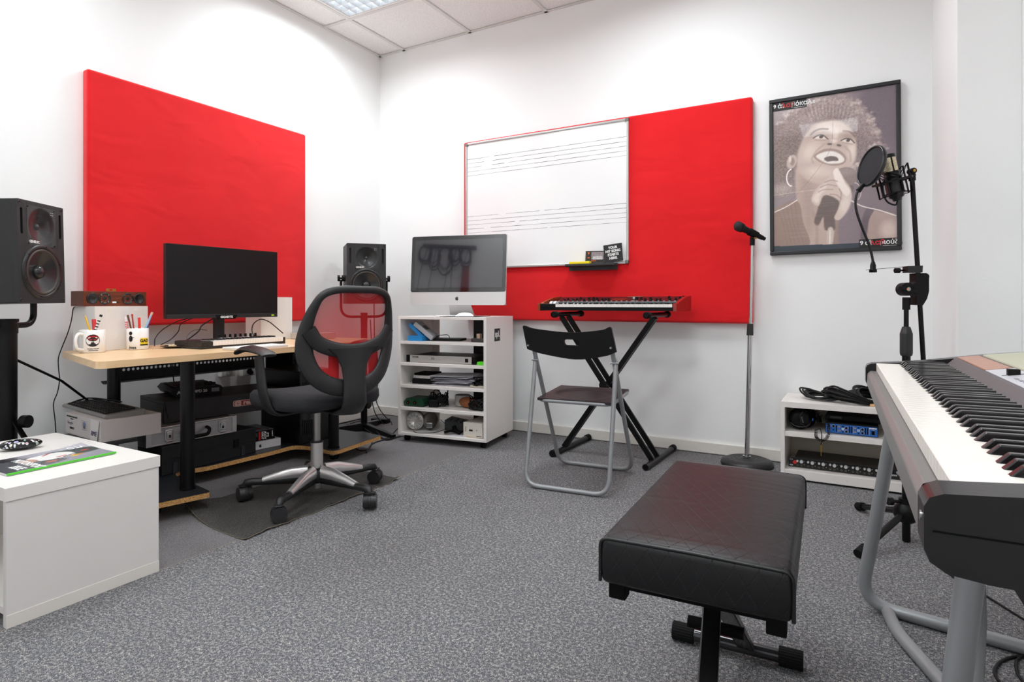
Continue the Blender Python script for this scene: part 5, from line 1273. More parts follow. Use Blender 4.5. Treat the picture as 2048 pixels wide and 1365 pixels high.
def speaker_stand(name, label, x, y, yaw, pole_r, kind):
    t = thing(name, label, 'speaker stand', (x, y, 0), yaw)
    top = 0.857
    W = 0.150
    zk = 0.857 + 0.17
    u = [(-W, 0, zk), (-W, 0, 0.80 + 0.02), (-W + 0.02, 0, 0.785), (W - 0.02, 0, 0.785), (W, 0, 0.82), (W, 0, zk)]
    if kind == 1:
        g = B(); g.tube(fillet([(-W, 0, zk - .01), (-W, 0, 0.770), (W, 0, 0.770), (W, 0, zk - .01)], 0.07, 8), 0.0085, 12); g.build('yoke', black_metal, t)
        for s in (-1, 1):
            g = B(); g.cyl((s * 0.126, 0, zk), (s * 0.145, 0, zk), 0.021, n=24); g.cyl((s * 0.157, 0, zk), (s * 0.172, 0, zk), 0.021, n=18); g.cyl((s * 0.145, 0, zk), (s * 0.157, 0, zk), 0.006, n=12); g.build('yoke_knob', black_pl, t, 0.003)
    else:
        g = B(); g.tube(fillet([(-W, 0, zk - 0.15), (-W, 0, 0.770), (W, 0, 0.770), (W, 0, zk - .15)], 0.07, 8), 0.012, 14); g.build('yoke', black_metal, t)
        g = B()
        for s in (-1, 1): g.box(s * 0.152 - 0.006, -0.015, zk - 0.16, s * 0.152 + 0.006, 0.015, zk)
        g.build('yoke_bracket', black_metal, t, 0.003)
    g = B(); g.cyl((0, 0, 0.02), (0, 0, 0.785), pole_r, n=32); g.build('pole', black_metal, t)
    g = B(); g.cyl((0, 0, 0.785), (0, 0, 0.797), pole_r * 1.12, n=32); g.cyl((0, 0, 0.74), (0, 0, 0.777), pole_r * 1.06, n=32); g.build('pole_cap', black_pl, t, 0.002)
    return t
s1 = speaker_stand('speaker_stand', 'thick round black speaker stand at the left edge of the picture', 0.31, -2.485, 122.8, 0.038, 0)
# brace rods and knob (world directions turned into the stand's frame)
def loc_of(t, p): 
    a = -t.rotation_euler.z; x, y = p[0] - t.location.x, p[1] - t.location.y
    return (x * math.cos(a) - y * math.sin(a), x * math.sin(a) + y * math.cos(a), p[2])
kd = (RX, RY)
g = B(); g.cyl(loc_of(s1, (0.295 + kd[0] * 0.03, -2.475 + kd[1] * 0.03, 0.39)), loc_of(s1, (0.295 + kd[0] * 0.062, -2.475 + kd[1] * 0.062, 0.39)), 0.006, n=10); g.cyl(loc_of(s1, (0.295 + kd[0] * 0.062, -2.475 + kd[1] * 0.062, 0.39)), loc_of(s1, (0.295 + kd[0] * 0.088, -2.475 + kd[1] * 0.088, 0.39)), 0.025, n=14); g.build('knob', black_pl, s1, 0.003)
for k in range(3):
    a = R(30 + 120 * k)
    B().bar((0.03 * math.cos(a), 0.03 * math.sin(a), 0.40), (0.26 * math.cos(a), 0.26 * math.sin(a), 0.02), 0.024, 0.006).build('leg', black_metal, s1)
g = B(); g.tube([loc_of(s1, (0.31, -2.46, 0.64)), loc_of(s1, (0.20, -2.245, 0.52)), loc_of(s1, (0.06, -2.06, 0.385))], 0.0055, 8); g.build('brace_rod', black_metal, s1)
s2_ = speaker_stand('speaker_stand', 'black speaker stand with yoke and flat legs in the room corner', 0.33, -0.52, 50, 0.022, 1)
for k in range(3):
    a = R(-62 + 120 * k)
    g = B(); g.add([(0.02 * math.cos(a + 1.2), 0.02 * math.sin(a + 1.2), 0.0), (0.02 * math.cos(a - 1.2), 0.02 * math.sin(a - 1.2), 0.0), (0.33 * math.cos(a - .05), 0.33 * math.sin(a - .05), 0.0), (0.33 * math.cos(a + .05), 0.33 * math.sin(a + .05), 0.0),
              (0.02 * math.cos(a + 1.2), 0.02 * math.sin(a + 1.2), 0.055), (0.02 * math.cos(a - 1.2), 0.02 * math.sin(a - 1.2), 0.055), (0.33 * math.cos(a - .05), 0.33 * math.sin(a - .05), 0.02), (0.33 * math.cos(a + .05), 0.33 * math.sin(a + .05), 0.02)],
             [(0, 1, 2, 3), (7, 6, 5, 4), (1, 5, 6, 2), (2, 6, 7, 3), (3, 7, 4, 0), (0, 4, 5, 1)]); g.build('leg', black_metal, s2_, 0.004)
g = B(); g.ball((0, 0, 0), 1, sc=(0.017, 0.012, 0.028)); o = g.build('height_knob', M('worn_black', '2a2a2a', 0.4, var=0.5, vscale=60), s2_); o.location = loc_of(s2_, (0.33 + RX * 0.035, -0.52 + RY * 0.035, 0.175)); o.rotation_euler = (0, R(15), 0)

# ------------------------------------------------------------------ swivel chair
ch = thing('office_chair', 'black swivel office chair with red mesh backrest and chrome star base', 'office chair', (1.16, -1.68, 0.0045), 78.0)
blk = M('chair_plastic', '1f1f20', 0.42, bump=0.2, bscale=700)
seatm = M('seat_fabric', '26262a', 0.9, bump=0.8, bscale=500, var=0.15, vscale=200)
chromeB = M('polished_alloy', 'd9d5d5', 0.30, 0.75)
base_rot = -78.0
for k, ang in enumerate((218, 290, 2, 77, 146)):
    a = R(ang + base_rot); ca, sa = math.cos(a), math.sin(a)
    P_ = lambda r, z: (r * ca, r * sa, z)
    per = (-sa, ca, 0)
    g = B()
    path = [P_(0.035, 0.115), P_(0.10, 0.112), P_(0.18, 0.097), P_(0.225, 0.087)]
    g.tube(path, [0.021, 0.020, 0.0165, 0.015], n=12, flat=[0.032, 0.029, 0.019, 0.014], nrm=(0, 0, 1)); g.build('base_arm', chromeB, ch)
    g = B(); g.tube([P_(0.03, 0.095), P_(0.12, 0.088), P_(0.22, 0.081), P_(0.265, 0.082), P_(0.295, 0.078), P_(0.302, 0.066)], [0.017, 0.0165, 0.0155, 0.0155, 0.016, 0.013], n=12, flat=[0.03, 0.022, 0.014, 0.016, 0.016, 0.012], nrm=(ca * 0.3, sa * 0.3, 1)); g.build('base_arm_tip', blk, ch)
    # twin-wheel caster turned a little
    q = a + R(35); d = Vector((math.cos(q), math.sin(q), 0)); c = Vector(P_(0.302, 0.0325))
    g = B()
    for s in (-1, 1):
        g.cyl(c + d * (s * 0.006), c + d * (s * 0.027), 0.032, 0.0295, n=28)
    g.build('caster_wheel', M('wheel_black', '242426', 0.35), ch, 0.003)
    g = B(); g.cyl(c - d * 0.005, c + d * 0.005, 0.0305, n=24); g.tube([c + Vector((0, 0, 0.0345)) + d * 0.0 + Vector((-d.y, d.x, 0)) * q_ for q_ in (-0.016, 0.0, 0.014)], [0.022, 0.026, 0.020], n=10, flat=[0.004] * 3, nrm=(0, 0, 1)); g.cyl(c, c + Vector((0, 0, 0.040)), 0.009, n=12); g.build('caster_hood', blk, ch, 0.002)
g = B(); g.lathe([(0.0, 0.07), (0.028, 0.07), (0.042, 0.085), (0.044, 0.12), (0.036, 0.135), (0.0, 0.136)], 28); g.build('hub', blk, ch)
g = B(); g.cyl((0, 0, 0.13), (0, 0, 0.245), 0.026, n=28); g.build('gas_lift_sleeve', chromeB, ch)
g = B(); g.cyl((0, 0, 0.245), (0, 0, 0.252), 0.0275, n=28); g.cyl((0, 0, 0.385), (0, 0, 0.40), 0.02, n=24); g.build('sleeve_ring', blk, ch)
g = B(); g.cyl((0, 0, 0.25), (0, 0, 0.39), 0.015, n=24); g.build('gas_lift_rod', steel, ch)
g = B(); g.cyl((0, 0, 0.045), (0, 0, 0.07), 0.018, n=20); g.build('lift_foot', steel, ch, 0.003)
g = B(); g.box(-0.09, -0.12, 0.395, 0.09, 0.11, 0.425); g.cyl((0, 0.09, 0.335), (0, 0.09, 0.40), 0.028, 0.030, n=20); g.cyl((-0.02, 0.02, 0.41), (-0.21, 0.03, 0.405), 0.005, n=8); g.build('seat_mechanism', blk, ch, 0.004)
# seat cushion: rounded shell
def seat_pt(u, v, topside):
    a = 2 * PI * u; e = 0.62
    c, s_ = math.cos(a), math.sin(a)
    rx, ry = 0.245, 0.235
    x = rx * math.copysign(abs(c) ** e, c); y = ry * math.copysign(abs(s_) ** e, s_)
    return x, y
g = B()
prof = [(0.0, 0.487), (0.45, 0.484), (0.80, 0.484), (0.94, 0.478), (0.995, 0.462), (1.0, 0.442), (0.97, 0.424), (0.86, 0.415), (0.0, 0.413)]
nU = 48; V = []; F = []
for r_, z in prof:
    for i in range(nU):
        x, y = seat_pt(i / nU, 0, 1)
        zz = z - (0.02 * max(0, (y / 0.235)) ** 3 * r_ ** 2 if z > 0.42 else 0) - (0.012 * (1 - r_) if z > 0.45 else 0) + 0.012 * (abs(x) / .245) ** 2 * r_ * (1 if z > 0.45 else 0)
        V.append((x * r_, y * r_ + 0.01, zz))
for k in range(len(prof) - 1):
    for i in range(nU): F.append((k * nU + i, (k + 1) * nU + i, (k + 1) * nU + (i + 1) % nU, k * nU + (i + 1) % nU))
g.add(V, F, 0, True); g.build('seat', seatm, ch)
# armrests, both sides
def arm(s):
    g = B()
    pts = fillet([(s * 0.10, -0.05, 0.407), (s * 0.238, -0.05, 0.400), (s * 0.268, -0.045, 0.50), (s * 0.272, -0.025, 0.640)], 0.07, 6)
    def nr(i):
        t_ = pts[min(i + 1, len(pts) - 1)] - pts[max(i - 1, 0)]; return Vector((0, 1, 0)).cross(t_).normalized()
    g.tube(pts, [0.043 - 0.006 * i / len(pts) for i in range(len(pts))], 14, flat=[0.010] * len(pts), nrm=nr); g.build('arm_support', blk, ch)
    g = B()
    sec = [(-0.115, 0.648, 0.030, 0.006), (-0.09, 0.656, 0.036, 0.010), (-0.03, 0.664, 0.038, 0.013), (0.04, 0.668, 0.034, 0.015), (0.10, 0.664, 0.027, 0.011), (0.155, 0.650, 0.022, 0.008), (0.180, 0.640, 0.012, 0.005)]
    g.tube([(s * 0.272, y, z) for y, z, w, h in sec], [w for _, _, w, _ in sec], n=16, flat=[h for *_, h in sec], nrm=(0, 0, 1)); g.build('armrest', blk, ch)
arm(-1); arm(1)
# backrest: position on a curved back surface, a across (-1..1), z height
def back_xy(x, z):
    t = (z - 0.52) / 0.39
    y = -0.275 - 0.05 * math.sin(min(1, max(0, t)) * PI * 0.5) + 0.035 * math.sin(min(1, max(0, t)) * PI) + 0.85 * x * x * (0.9 if z > 0.6 else 0.9)
    return (x, y, z)
def back_n(x, z):
    return (-1.7 * x, 1.0, 0.0)
outl = [(0.0, 0.910), (0.095, 0.907), (0.150, 0.885), (0.176, 0.835), (0.192, 0.77), (0.198, 0.70), (0.187, 0.63), (0.152, 0.565), (0.090, 0.524), (0.0, 0.510)]
outl = outl + [(-x, z) for x, z in outl[-2:0:-1]]
P2 = smooth_path([(x, 0, z) for x, z in outl], 5, True)
path = [back_xy(p.x, p.z) for p in P2]
wid = [0.015 + 0.020 * min(1, max(0, (0.87 - p.z) / 0.2)) + 0.0 for p in P2]
g = B(); g.tube(path, wid, n=12, closed=True, flat=[0.013] * len(path), nrm=lambda i: back_n(P2[i].x, P2[i].z)); g.build('back_frame', blk, ch)
cross = smooth_path([(-0.190, 0, 0.750), (-0.15, 0, 0.698), (-0.075, 0, 0.668), (0, 0, 0.660), (0.075, 0, 0.668), (0.15, 0, 0.698), (0.190, 0, 0.750)], 5)
g = B(); g.tube([Vector(back_xy(p.x, p.z)) + Vector((0, -0.012, 0)) for p in cross], [0.030] * len(cross), n=12, flat=[0.010] * len(cross), nrm=lambda i: back_n(cross[i].x, cross[i].z)); g.build('back_crossbar', blk, ch)
g = B()
stem = [(0.675, 0.120, 0.012), (0.645, 0.085, 0.014), (0.60, 0.060, 0.016), (0.55, 0.052, 0.018), (0.49, 0.053, 0.020), (0.45, 0.056, 0.022)]
sp_ = [Vector(back_xy(0, z)) + Vector((0, -0.018, 0)) for z, w, h in stem] + [Vector((0, -0.270, 0.415)), Vector((0, -0.20, 0.400)), Vector((0, -0.06, 0.402))]
ww = [w for _, w, _ in stem] + [0.056, 0.05, 0.04]; hh = [h for *_, h in stem] + [0.018, 0.012, 0.010]
nn = [(0, 1, 0)] * 5 + [(0, 1, .3), (0, 0.7, 0.7), (0, 0.1, 1), (0, 0, 1)]
g.tube(sp_, ww, n=16, flat=hh, nrm=lambda i: nn[i]); g.build('back_stem', blk, ch)
# red mesh: translucent weave with real holes in the alpha
m, N, L, b = nodes('red_mesh')
tc = N.new('ShaderNodeTexCoord'); sp = N.new('ShaderNodeSeparateXYZ'); L.new(tc.outputs['Object'], sp.inputs[0])
def wave(sock, k, ph=0):
    return math_node(N, L, 'SINE', math_node(N, L, 'MULTIPLY_ADD', sock, k, ph))
s1_ = math_node(N, L, 'ADD', math_node(N, L, 'MULTIPLY', sp.outputs['X'], 0.82), sp.outputs['Z']); s2m = math_node(N, L, 'SUBTRACT', math_node(N, L, 'MULTIPLY', sp.outputs['X'], 0.82), sp.outputs['Z'])
hole = math_node(N, L, 'MULTIPLY', wave(s1_, 1500), wave(s2m, 1500))
hole = math_node(N, L, 'GREATER_THAN', math_node(N, L, 'ABSOLUTE', hole), 0.66)
al_ = math_node(N, L, 'SUBTRACT', 1.0, hole)
b.inputs['Base Color'].default_value = lin('c80f18'); b.inputs['Roughness'].default_value = 0.6
L.new(al_, b.inputs['Alpha'])
g = B()
def width_at(z):
    best = 0
    for i in range(len(P2)):
        p, q = P2[i], P2[(i + 1) % len(P2)]
        if p.x >= 0 and q.x >= -0.01 and (p.z - z) * (q.z - z) <= 0 and p.z != q.z: best = max(best, p.x + (q.x - p.x) * (z - p.z) / (q.z - p.z))
    return best
def mesh_pt(u, v):
    z = 0.515 + 0.390 * v; w = width_at(z); x = (2 * u - 1) * w
    p = Vector(back_xy(x, z)); return (p.x, p.y + 0.012, p.z)
g.grid(mesh_pt, 24, 28); g.build('back_mesh', m, ch)

# ------------------------------------------------------------------ folding chair
fc = thing('folding_chair', 'folding chair with black slotted backrest and grey tube frame facing the wall', 'folding chair', (2.050, -0.825, 0), 5.0)
rt = 0.0105
def U(y0, yt, zt, w0, w1):
    k = 0.07
    return fillet([(-w1, yt, zt), (-w0, y0, rt + 0.001), (w0, y0, rt + 0.001), (w1, yt, zt)], [0, k, k, 0], 7)
# rear frame (near the camera) up to the hinge; front frame (towards the wall) up to the backrest
g = B(); g.tube(U(-0.232, -0.108, 0.585, 0.2, 0.2), rt, 14, nrm=None); g.build('rear_leg_frame', grey_tube, fc)
g = B(); g.tube(U(0.222, -0.178, 0.700, 0.2, 0.192), rt, 14); g.build('front_leg_frame', grey_tube, fc)
g = B()
for s in (-1, 1):
    g.tube([(s * 0.204, -0.108, 0.58), (s * 0.199, -0.112, 0.61)], [rt, 0.002], 12)
    g.cyl((s * 0.178, -0.125, 0.585), (s * 0.214, -0.118, 0.585), 0.004, n=10)
g.build('hinge_pins', grey_tube, fc)
sfr = fillet([(-0.182, -0.120, 0.392), (0.182, -0.120, 0.392), (0.182, 0.20, 0.412), (-0.182, 0.20, 0.412)], 0.05, 6, True)
g = B(); g.tube(sfr, 0.009, 12, closed=True); g.build('seat_frame', grey_tube, fc)
seatb = M('seat_plastic', '2a2224', 0.38, bump=0.1, bscale=400)
g = B()
def seatf(u, v):
    x, y = (u - .5) * 0.365, -0.125 + v * 0.33
    r = ((x / 0.13) ** 2 + ((y - 0.035) / 0.115) ** 2)
    return (x, y, 0.404 + (y + 0.12) * 0.0625 - 0.007 * max(0, min(1, (1.25 - r) * 4)))
g.grid(seatf, 36, 30)
g.grid(lambda u, v: (lambda p: (p[0], p[1], p[2] - 0.012))(seatf(u, v)), 12, 10, flip=True)
for a, c in (((0, 0), (1, 0)), ((1, 0), (1, 1)), ((1, 1), (0, 1)), ((0, 1), (0, 0))):
    P0 = [seatf(a[0] + (c[0] - a[0]) * k / 8, a[1] + (c[1] - a[1]) * k / 8) for k in range(9)]
    for k in range(8): g.add([P0[k + 1], P0[k], (P0[k][0], P0[k][1], P0[k][2] - .012), (P0[k + 1][0], P0[k + 1][1], P0[k + 1][2] - .012)], [(0, 1, 2, 3)])
g.build('seat', seatb, fc, 0.002)
# backrest with slot, bent around
bo = smooth_path([(-0.200, 0.752, 0), (-0.150, 0.738, 0), (0.0, 0.724, 0), (0.150, 0.738, 0), (0.200, 0.752, 0)], 5)
lo_ = smooth_path([(0.218, 0.640, 0), (0.15, 0.615, 0), (0.0, 0.592, 0), (-0.15, 0.615, 0), (-0.218, 0.640, 0)], 5)
outer = [(-0.214, 0.65)] + [(-0.216, 0.715)] + [(p.x, p.y) for p in bo] + [(0.216, 0.715)] + [(0.218, 0.64)] + [(p.x, p.y) for p in lo_][1:-1] + [(-0.218, 0.64)]
outer = [(p.x, p.y) for p in fillet([(x, y, 0) for x, y in [(-0.218, 0.64), (-0.212, 0.760)]] + [(p.x, p.y, 0) for p in bo[2:-2]] + [(0.212, 0.760, 0), (0.218, 0.64, 0)] + [(p.x, p.y, 0) for p in lo_[1:-1]], [0.004, 0.03] + [0.001] * (len(bo) - 4) + [0.03, 0.004] + [0.001] * (len(lo_) - 2), 3, True)]
outer = outer[::-1]
def bend_mesh(o, fn):
    me = o.data; bm = bmesh.new(); bm.from_mesh(me)
    bmesh.ops.remove_doubles(bm, verts=bm.verts, dist=1e-5)
    for _ in range(4):
        ed = [e for e in bm.edges if e.calc_length() > 0.03]
        if not ed: break
        bmesh.ops.subdivide_edges(bm, edges=ed, cuts=1)
        bmesh.ops.triangulate(bm, faces=[f for f in bm.faces if len(f.verts) > 3])
    for v in bm.verts: v.co = fn(v.co)
    bm.to_mesh(me); bm.free(); me.update()
g = B(); g.plate(outer, [rrect(-0.038, 0.662, 0.038, 0.690, 0.0138, 5)], t=0.014, T=FRONT(0, 0, 0))
o = g.build('backrest', M('backrest_black', '111112', 0.5, bump=0.1, bscale=300), fc)
def bk(c):
    y = -0.170 - (c.z - 0.64) * 0.62 + 0.032 - 0.9 * (0.0) + c.y - 0.045 * (1 - (c.x / 0.218) ** 2) * -1.0
    return Vector((c.x, y - 0.030, c.z))
bend_mesh(o, bk)
g = B()
for s in (-1, 1): g.cyl((s * 0.200, -0.200, 0.66), (s * 0.200, -0.187, 0.66), 0.0045, n=14)
g.build('rivets', steel, fc)

# ------------------------------------------------------------------ synthesizer on x-stand
xs = thing('keyboard_stand', 'black double-braced x keyboard stand under the red-sided synthesizer', 'keyboard stand', (2.015, -0.27, 0), -1.5)
def cross_stand():
    yn, yf_ = -0.255, 0.235
    zt = 0.797
    for s in (-1, 1):
        x = s * 0.268
        g = B(); g.cyl((x, yn, 0.018), (x, yf_, 0.018), 0.0165, n=18); g.build('foot_bar', black_metal, xs)
        for y0 in (yn, yf_ - 0.03):
            if s == 1 and y0 == yn:
                g = B(); g.lathe([(0.0165, 0), (0.0135, 0.0), (0.0135, 0.03), (0.0, 0.03)], 18, T=frame((x, yn - 0.001, 0.018), (1, 0, 0), (0, 0, 1)) @ Matrix.Diagonal((1, 1, -1, 1))); g.build('foot_bar_end', black_metal, xs); continue
            g = B(); g.cyl((x, y0 - 0.003, 0.0195), (x, y0 + 0.033, 0.0195), 0.0195, n=18); g.build('foot_cap', rubber, xs, 0.002)
        g = B(); g.cyl((x, -0.235, zt), (x, 0.12, zt), 0.0135, n=18); g.build('support_arm', black_metal, xs)
        for y0 in (-0.245, 0.095):
            g = B(); g.lathe([(0.018, 0.0), (0.0185, 0.004), (0.0185, 0.032), (0.014, 0.036), ], 18, T=Matrix.Translation((x, y0 + 0.036, zt)) @ rotm(90).to_4x4()); g.cyl((x, y0 + 0.001, zt), (x, y0 + 0.034, zt), 0.0115, n=16); g.build('arm_cap', rubber, xs)
    def brace(y, x0, x1): return B().bar((x0 * 0.268, y, 0.030), (x1 * 0.268, y, zt - 0.012), 0.013, 0.028, up=(1, 0, 0))
    for (y, a) in ((-0.145, 1), (-0.055, 1), (-0.112, -1), (-0.088, -1)):
        brace(y, a, -a).build('brace', black_metal, xs)
    g = B(); g.cyl((0, -0.16, 0.41), (0, -0.035, 0.41), 0.011, n=14); g.cyl((0, -0.165, 0.41), (0, -0.175, 0.41), 0.022, n=18); g.build('pivot', black_pl, xs)
cross_stand()
sy = thing('synthesizer', 'black synthesizer with red side cheeks on the x keyboard stand', 'synthesizer', (1.998, -0.268, 0.8165), -1.9)
sw, sd = 0.826, 0.275
redw = M('red_wood', '96221c', 0.3, var=0.2, vscale=12, coat=0.3)
orw = M('orange_wood', '8a3a1a', 0.35, var=0.25, vscale=20)
for s, nm in ((-1, 0), (1, 1)):
    g = B(); g.plate([(-sd / 2, 0.0), (sd / 2, 0.0), (sd / 2, 0.085), (sd / 2 - 0.10, 0.078), (-sd / 2 + 0.055, 0.050), (-sd / 2 + 0.04, 0.043), (-sd / 2, 0.043)], t=0.018, T=frame((s * sw / 2 + (0 if s > 0 else 0.018), 0, 0), (0, 1, 0), (0, 0, 1)))
    g.build('side_cheek', redw if s > 0 else orw, sy, 0.002)
g = B(); g.box(-sw / 2 + 0.018, -sd / 2 + 0.002, 0.002, sw / 2 - 0.018, sd / 2 - 0.004, 0.021); g.box(-sw / 2 + 0.018, -sd / 2 + 0.150, 0.014, sw / 2 - 0.018, sd / 2 - 0.004, 0.050); g.box(-sw / 2 + 0.018, -sd / 2 + 0.002, 0.014, -sw / 2 + 0.11, -sd / 2 + 0.15, 0.040); g.build('case', black_pl, sy, 0.001)
g = B(); z0s, z1s = 0.048, 0.082
g.add([(-sw / 2 + .018, 0.012, z0s), (sw / 2 - .018, 0.012, z0s), (sw / 2 - .018, sd / 2 - .004, z1s), (-sw / 2 + .018, sd / 2 - .004, z1s), (-sw / 2 + .018, 0.012, z0s - .01), (sw / 2 - .018, 0.012, z0s - .01), (sw / 2 - .018, sd / 2 - .004, 0.045), (-sw / 2 + .018, sd / 2 - .004, 0.045)],
      [(0, 1, 2, 3), (7, 6, 5, 4), (0, 4, 5, 1), (1, 5, 6, 2), (2, 6, 7, 3), (3, 7, 4, 0)]); g.build('control_panel', M('synth_panel', '3a2426', 0.3, 0.3), sy)
B().box(-sw / 2 + .03, 0.008, z0s - 0.004, sw / 2 - .02, 0.022, z0s + 0.006).build('trim_strip', M('blue_grey_strip', '6d7478', 0.35, 0.3), sy, 0.002)
keys(sy, 30, 0.0228, 0.14, 0.038, 0.016, key_w, key_b, x0=-sw / 2 + 0.118, front_y=-sd / 2 + 0.004, start=0, bh=0.009)
g = B()
for x in (-0.355, -0.33): B().cyl((x - 0.008, -0.06, 0.035), (x + 0.008, -0.06, 0.035), 0.022, n=24).build('pitch_wheel', M('clear_wheel', 'c9c9c9', 0.3), sy)
B().box(-sw / 2 + .022, -sd / 2 + .004, 0.040, -sw / 2 + .108, -sd / 2 + .1, 0.0405).build('wheel_panel', M('panel_grey', 'a9a9a7', 0.4), sy)
kn = [(-0.33, .05), (-0.31, .06), (-0.27, .05), (-0.25, .06), (-0.24, .09), (-0.20, .05), (-0.18, .08), (-0.155, .09), (-0.14, .05), (-0.13, .08), (-0.11, .05), (-0.085, .06), (-0.065, .06), (-0.045, .06), (0.12, .08), (0.145, .08), (0.18, .05), (0.20, .08), (0.215, .05), (0.245, .05), (0.265, .05), (0.30, .10), (0.32, .05), (0.35, .06), (0.365, .09), (0.38, .10)]
kk = None
for x, y in kn:
    z = z0s + (y - 0.012) / (sd / 2 - .016) * (z1s - z0s)
    if kk is None:
        g = B(); g.cyl((0, 0, 0), (0, 0, 0.012), 0.0075, 0.006, n=12); kk = g.build('knob', black_pl, sy); o = kk
    else: o = kk.copy(); COL.objects.link(o)
    o.location = (x, y, z)
bb0 = None
for i in range(24):
    x = -0.36 + i * 0.031; y = 0.038
    if bb0 is None: bb0 = B().box(-0.0045, -0.003, 0, 0.0045, 0.003, 0.003).build('button', M('button_cream', 'c9b8b0', 0.5), sy); o = bb0
    else: o = bb0.copy(); COL.objects.link(o)
    o.location = (x, y, z0s + (y - 0.012) / (sd / 2 - .016) * (z1s - z0s))
g = B(); g.add([(-0.03, 0.055, 0.0605), (0.05, 0.055, 0.0605), (0.05, 0.10, 0.0732), (-0.03, 0.10, 0.0732)], [(0, 1, 2, 3)]); g.build('display', M('display_brown', '6e2c20', 0.3), sy)
B().cyl((0.10, 0.085, 0.0683), (0.10, 0.085, 0.080), 0.012, n=20).build('big_knob', chrome, sy)
B().tube([(0.05, sd / 2 - .02, 0.0805), (0.15, sd / 2 - .03, 0.0825)], 0.0018, 6).build('stylus', M('stylus_bronze', '7d6a55', 0.4, 0.5), sy)

# ------------------------------------------------------------------ chrome microphone stand
ms_ = thing('microphone_stand', 'chrome straight microphone stand with round black base against the back wall', 'microphone stand', (2.708, -0.152, 0))
g = B(); g.lathe([(0.0, 0.0), (0.128, 0.0), (0.133, 0.010), (0.126, 0.026), (0.10, 0.036), (0.088, 0.0365), (0.085, 0.0345), (0.078, 0.037), (0.066, 0.037), (0.063, 0.035), (0.056, 0.0385), (0.044, 0.0385), (0.041, 0.0365), (0.034, 0.040), (0.0, 0.040)], 48); g.build('base', M('base_black', '1d1d1e', 0.45), ms_)
lean = lambda z: (0.028 * z / 1.19, 0.0, z)
g = B(); g.cyl(lean(0.04), lean(0.705), 0.0125, n=24); g.build('lower_tube', chrome, ms_)
g = B(); g.cyl(lean(0.045), lean(0.05), 0.02, n=24); g.build('base_collar', chrome, ms_)
g = B(); g.cyl(lean(0.69), lean(0.752), 0.0175, 0.0155, n=12, smooth=False); g.build('clutch_grip', M('grip_black', '232323', 0.5), ms_, 0.002)
g = B(); g.cyl(lean(0.75), lean(1.165), 0.0085, n=20); g.build('upper_tube', chrome, ms_)
tx = lean(1.165)
g = B(); g.cyl(tx, lean(1.21), 0.0125, n=16); g.build('clip_socket', black_pl, ms_, 0.002)
g = B(); g.cyl((tx[0] + 0.012, -0.015, 1.202), (tx[0] + 0.024, -0.02, 1.202), 0.004, n=10); g.build('clip_screw', brass, ms_)
mic = thing('microphone', 'black handheld microphone in the clip of the chrome stand', 'microphone', (2.736, -0.152, 1.228))
p0 = Vector((-0.060, -0.056, 0.036)); p1 = Vector((0.028, 0.026, -0.012))
dirm = (p1 - p0).normalized()
g = B(); g.ball((0, 0, 0), 1, sc=(0.0245, 0.0245, 0.0275), n=24); o = g.build('grille', M('mic_grille', '131313', 0.6, bump=1.0, bscale=600), mic); o.location = p0
g = B(); g.cyl(p0 + dirm * 0.012, p0 + dirm * 0.024, 0.0245, n=24); g.build('grille_ring', black_metal, mic)
g = B(); g.cyl(p0 + dirm * 0.024, p0 + dirm * 0.155, 0.0185, 0.012, n=24); g.cyl(p0 + dirm * 0.155, p0 + dirm * 0.168, 0.010, n=16); g.build('handle', black_pl, mic, 0.002)
cc = p0 + dirm * 0.085
g = B(); g.cyl(p0 + dirm * 0.07, p0 + dirm * 0.12, 0.0205, 0.018, n=20); g.build('clip', rubber, mic)

# ------------------------------------------------------------------ studio microphone on tripod boom stand
DB = 2.17
bsx, bsy, _z = PX(1812.5, 700, DB)
tp = thing('boom_stand', 'black tripod boom stand carrying the large studio microphone', 'microphone stand', (bsx, bsy, 0))
O3 = Vector((bsx, bsy, 0))
def Q(u, v, dd=0.0, o=None): return Vector(PX(u, v, DB + dd)) - (O3 if o is None else o)
vx = Vector((-math.sin(.5218), math.cos(.5218), 0)); rx_ = Vector((RX, RY, 0))
zat = lambda v: Q(1812, v).z
g = B(); g.ball((0, 0, 0.105), 0.042, sc=(0.043, 0.043, 0.038)) if False else g.ball((0, 0, 0.105), 1, sc=(0.042, 0.042, 0.040)); g.cyl((0, 0, 0.075), (0, 0, 0.155), 0.024, n=20); g.build('leg_hub', black_pl, tp)
g = B(); g.cyl(Vector((0, 0, 0.145)) - rx_ * 0.02, Vector((0, 0, 0.145)) - rx_ * 0.055, 0.006, n=10); g.cyl(Vector((0, 0, 0.145)) - rx_ * 0.05, Vector((0, 0, 0.145)) - rx_ * 0.066, 0.014, n=14); g.build('hub_knob', black_pl, tp)
for fx, fy in ((3.225, -1.205), (3.225, -0.665), (3.675, -0.97)):
    d = Vector((fx - bsx, fy - bsy, 0)).normalized()
    p0_ = Vector((d.x * 0.03, d.y * 0.03, 0.10)); p1_ = Vector((fx - bsx, fy - bsy, 0.017))
    g = B(); g.cyl(p0_, p1_, 0.0115, n=16); g.build('leg', black_metal, tp)
    q = (p1_ - p0_).normalized(); g = B(); g.cyl(p1_ - q * 0.035, p1_ + q * 0.008, 0.0165, 0.0165, n=16); g.build('rubber_foot', rubber, tp, 0.003)
g = B(); g.cyl((0, 0, 0.003), (0, 0, zat(712)), 0.0135, n=20); g.build('lower_tube', black_metal, tp)
g = B(); g.lathe([(0.014, zat(713)), (0.019, zat(711)), (0.0205, zat(706)), (0.0205, zat(668)), (0.013, zat(654))], 8, smooth=False); g.build('clutch_grip', M('grip_black', '1c1c1c', 0.5), tp, 0.002)
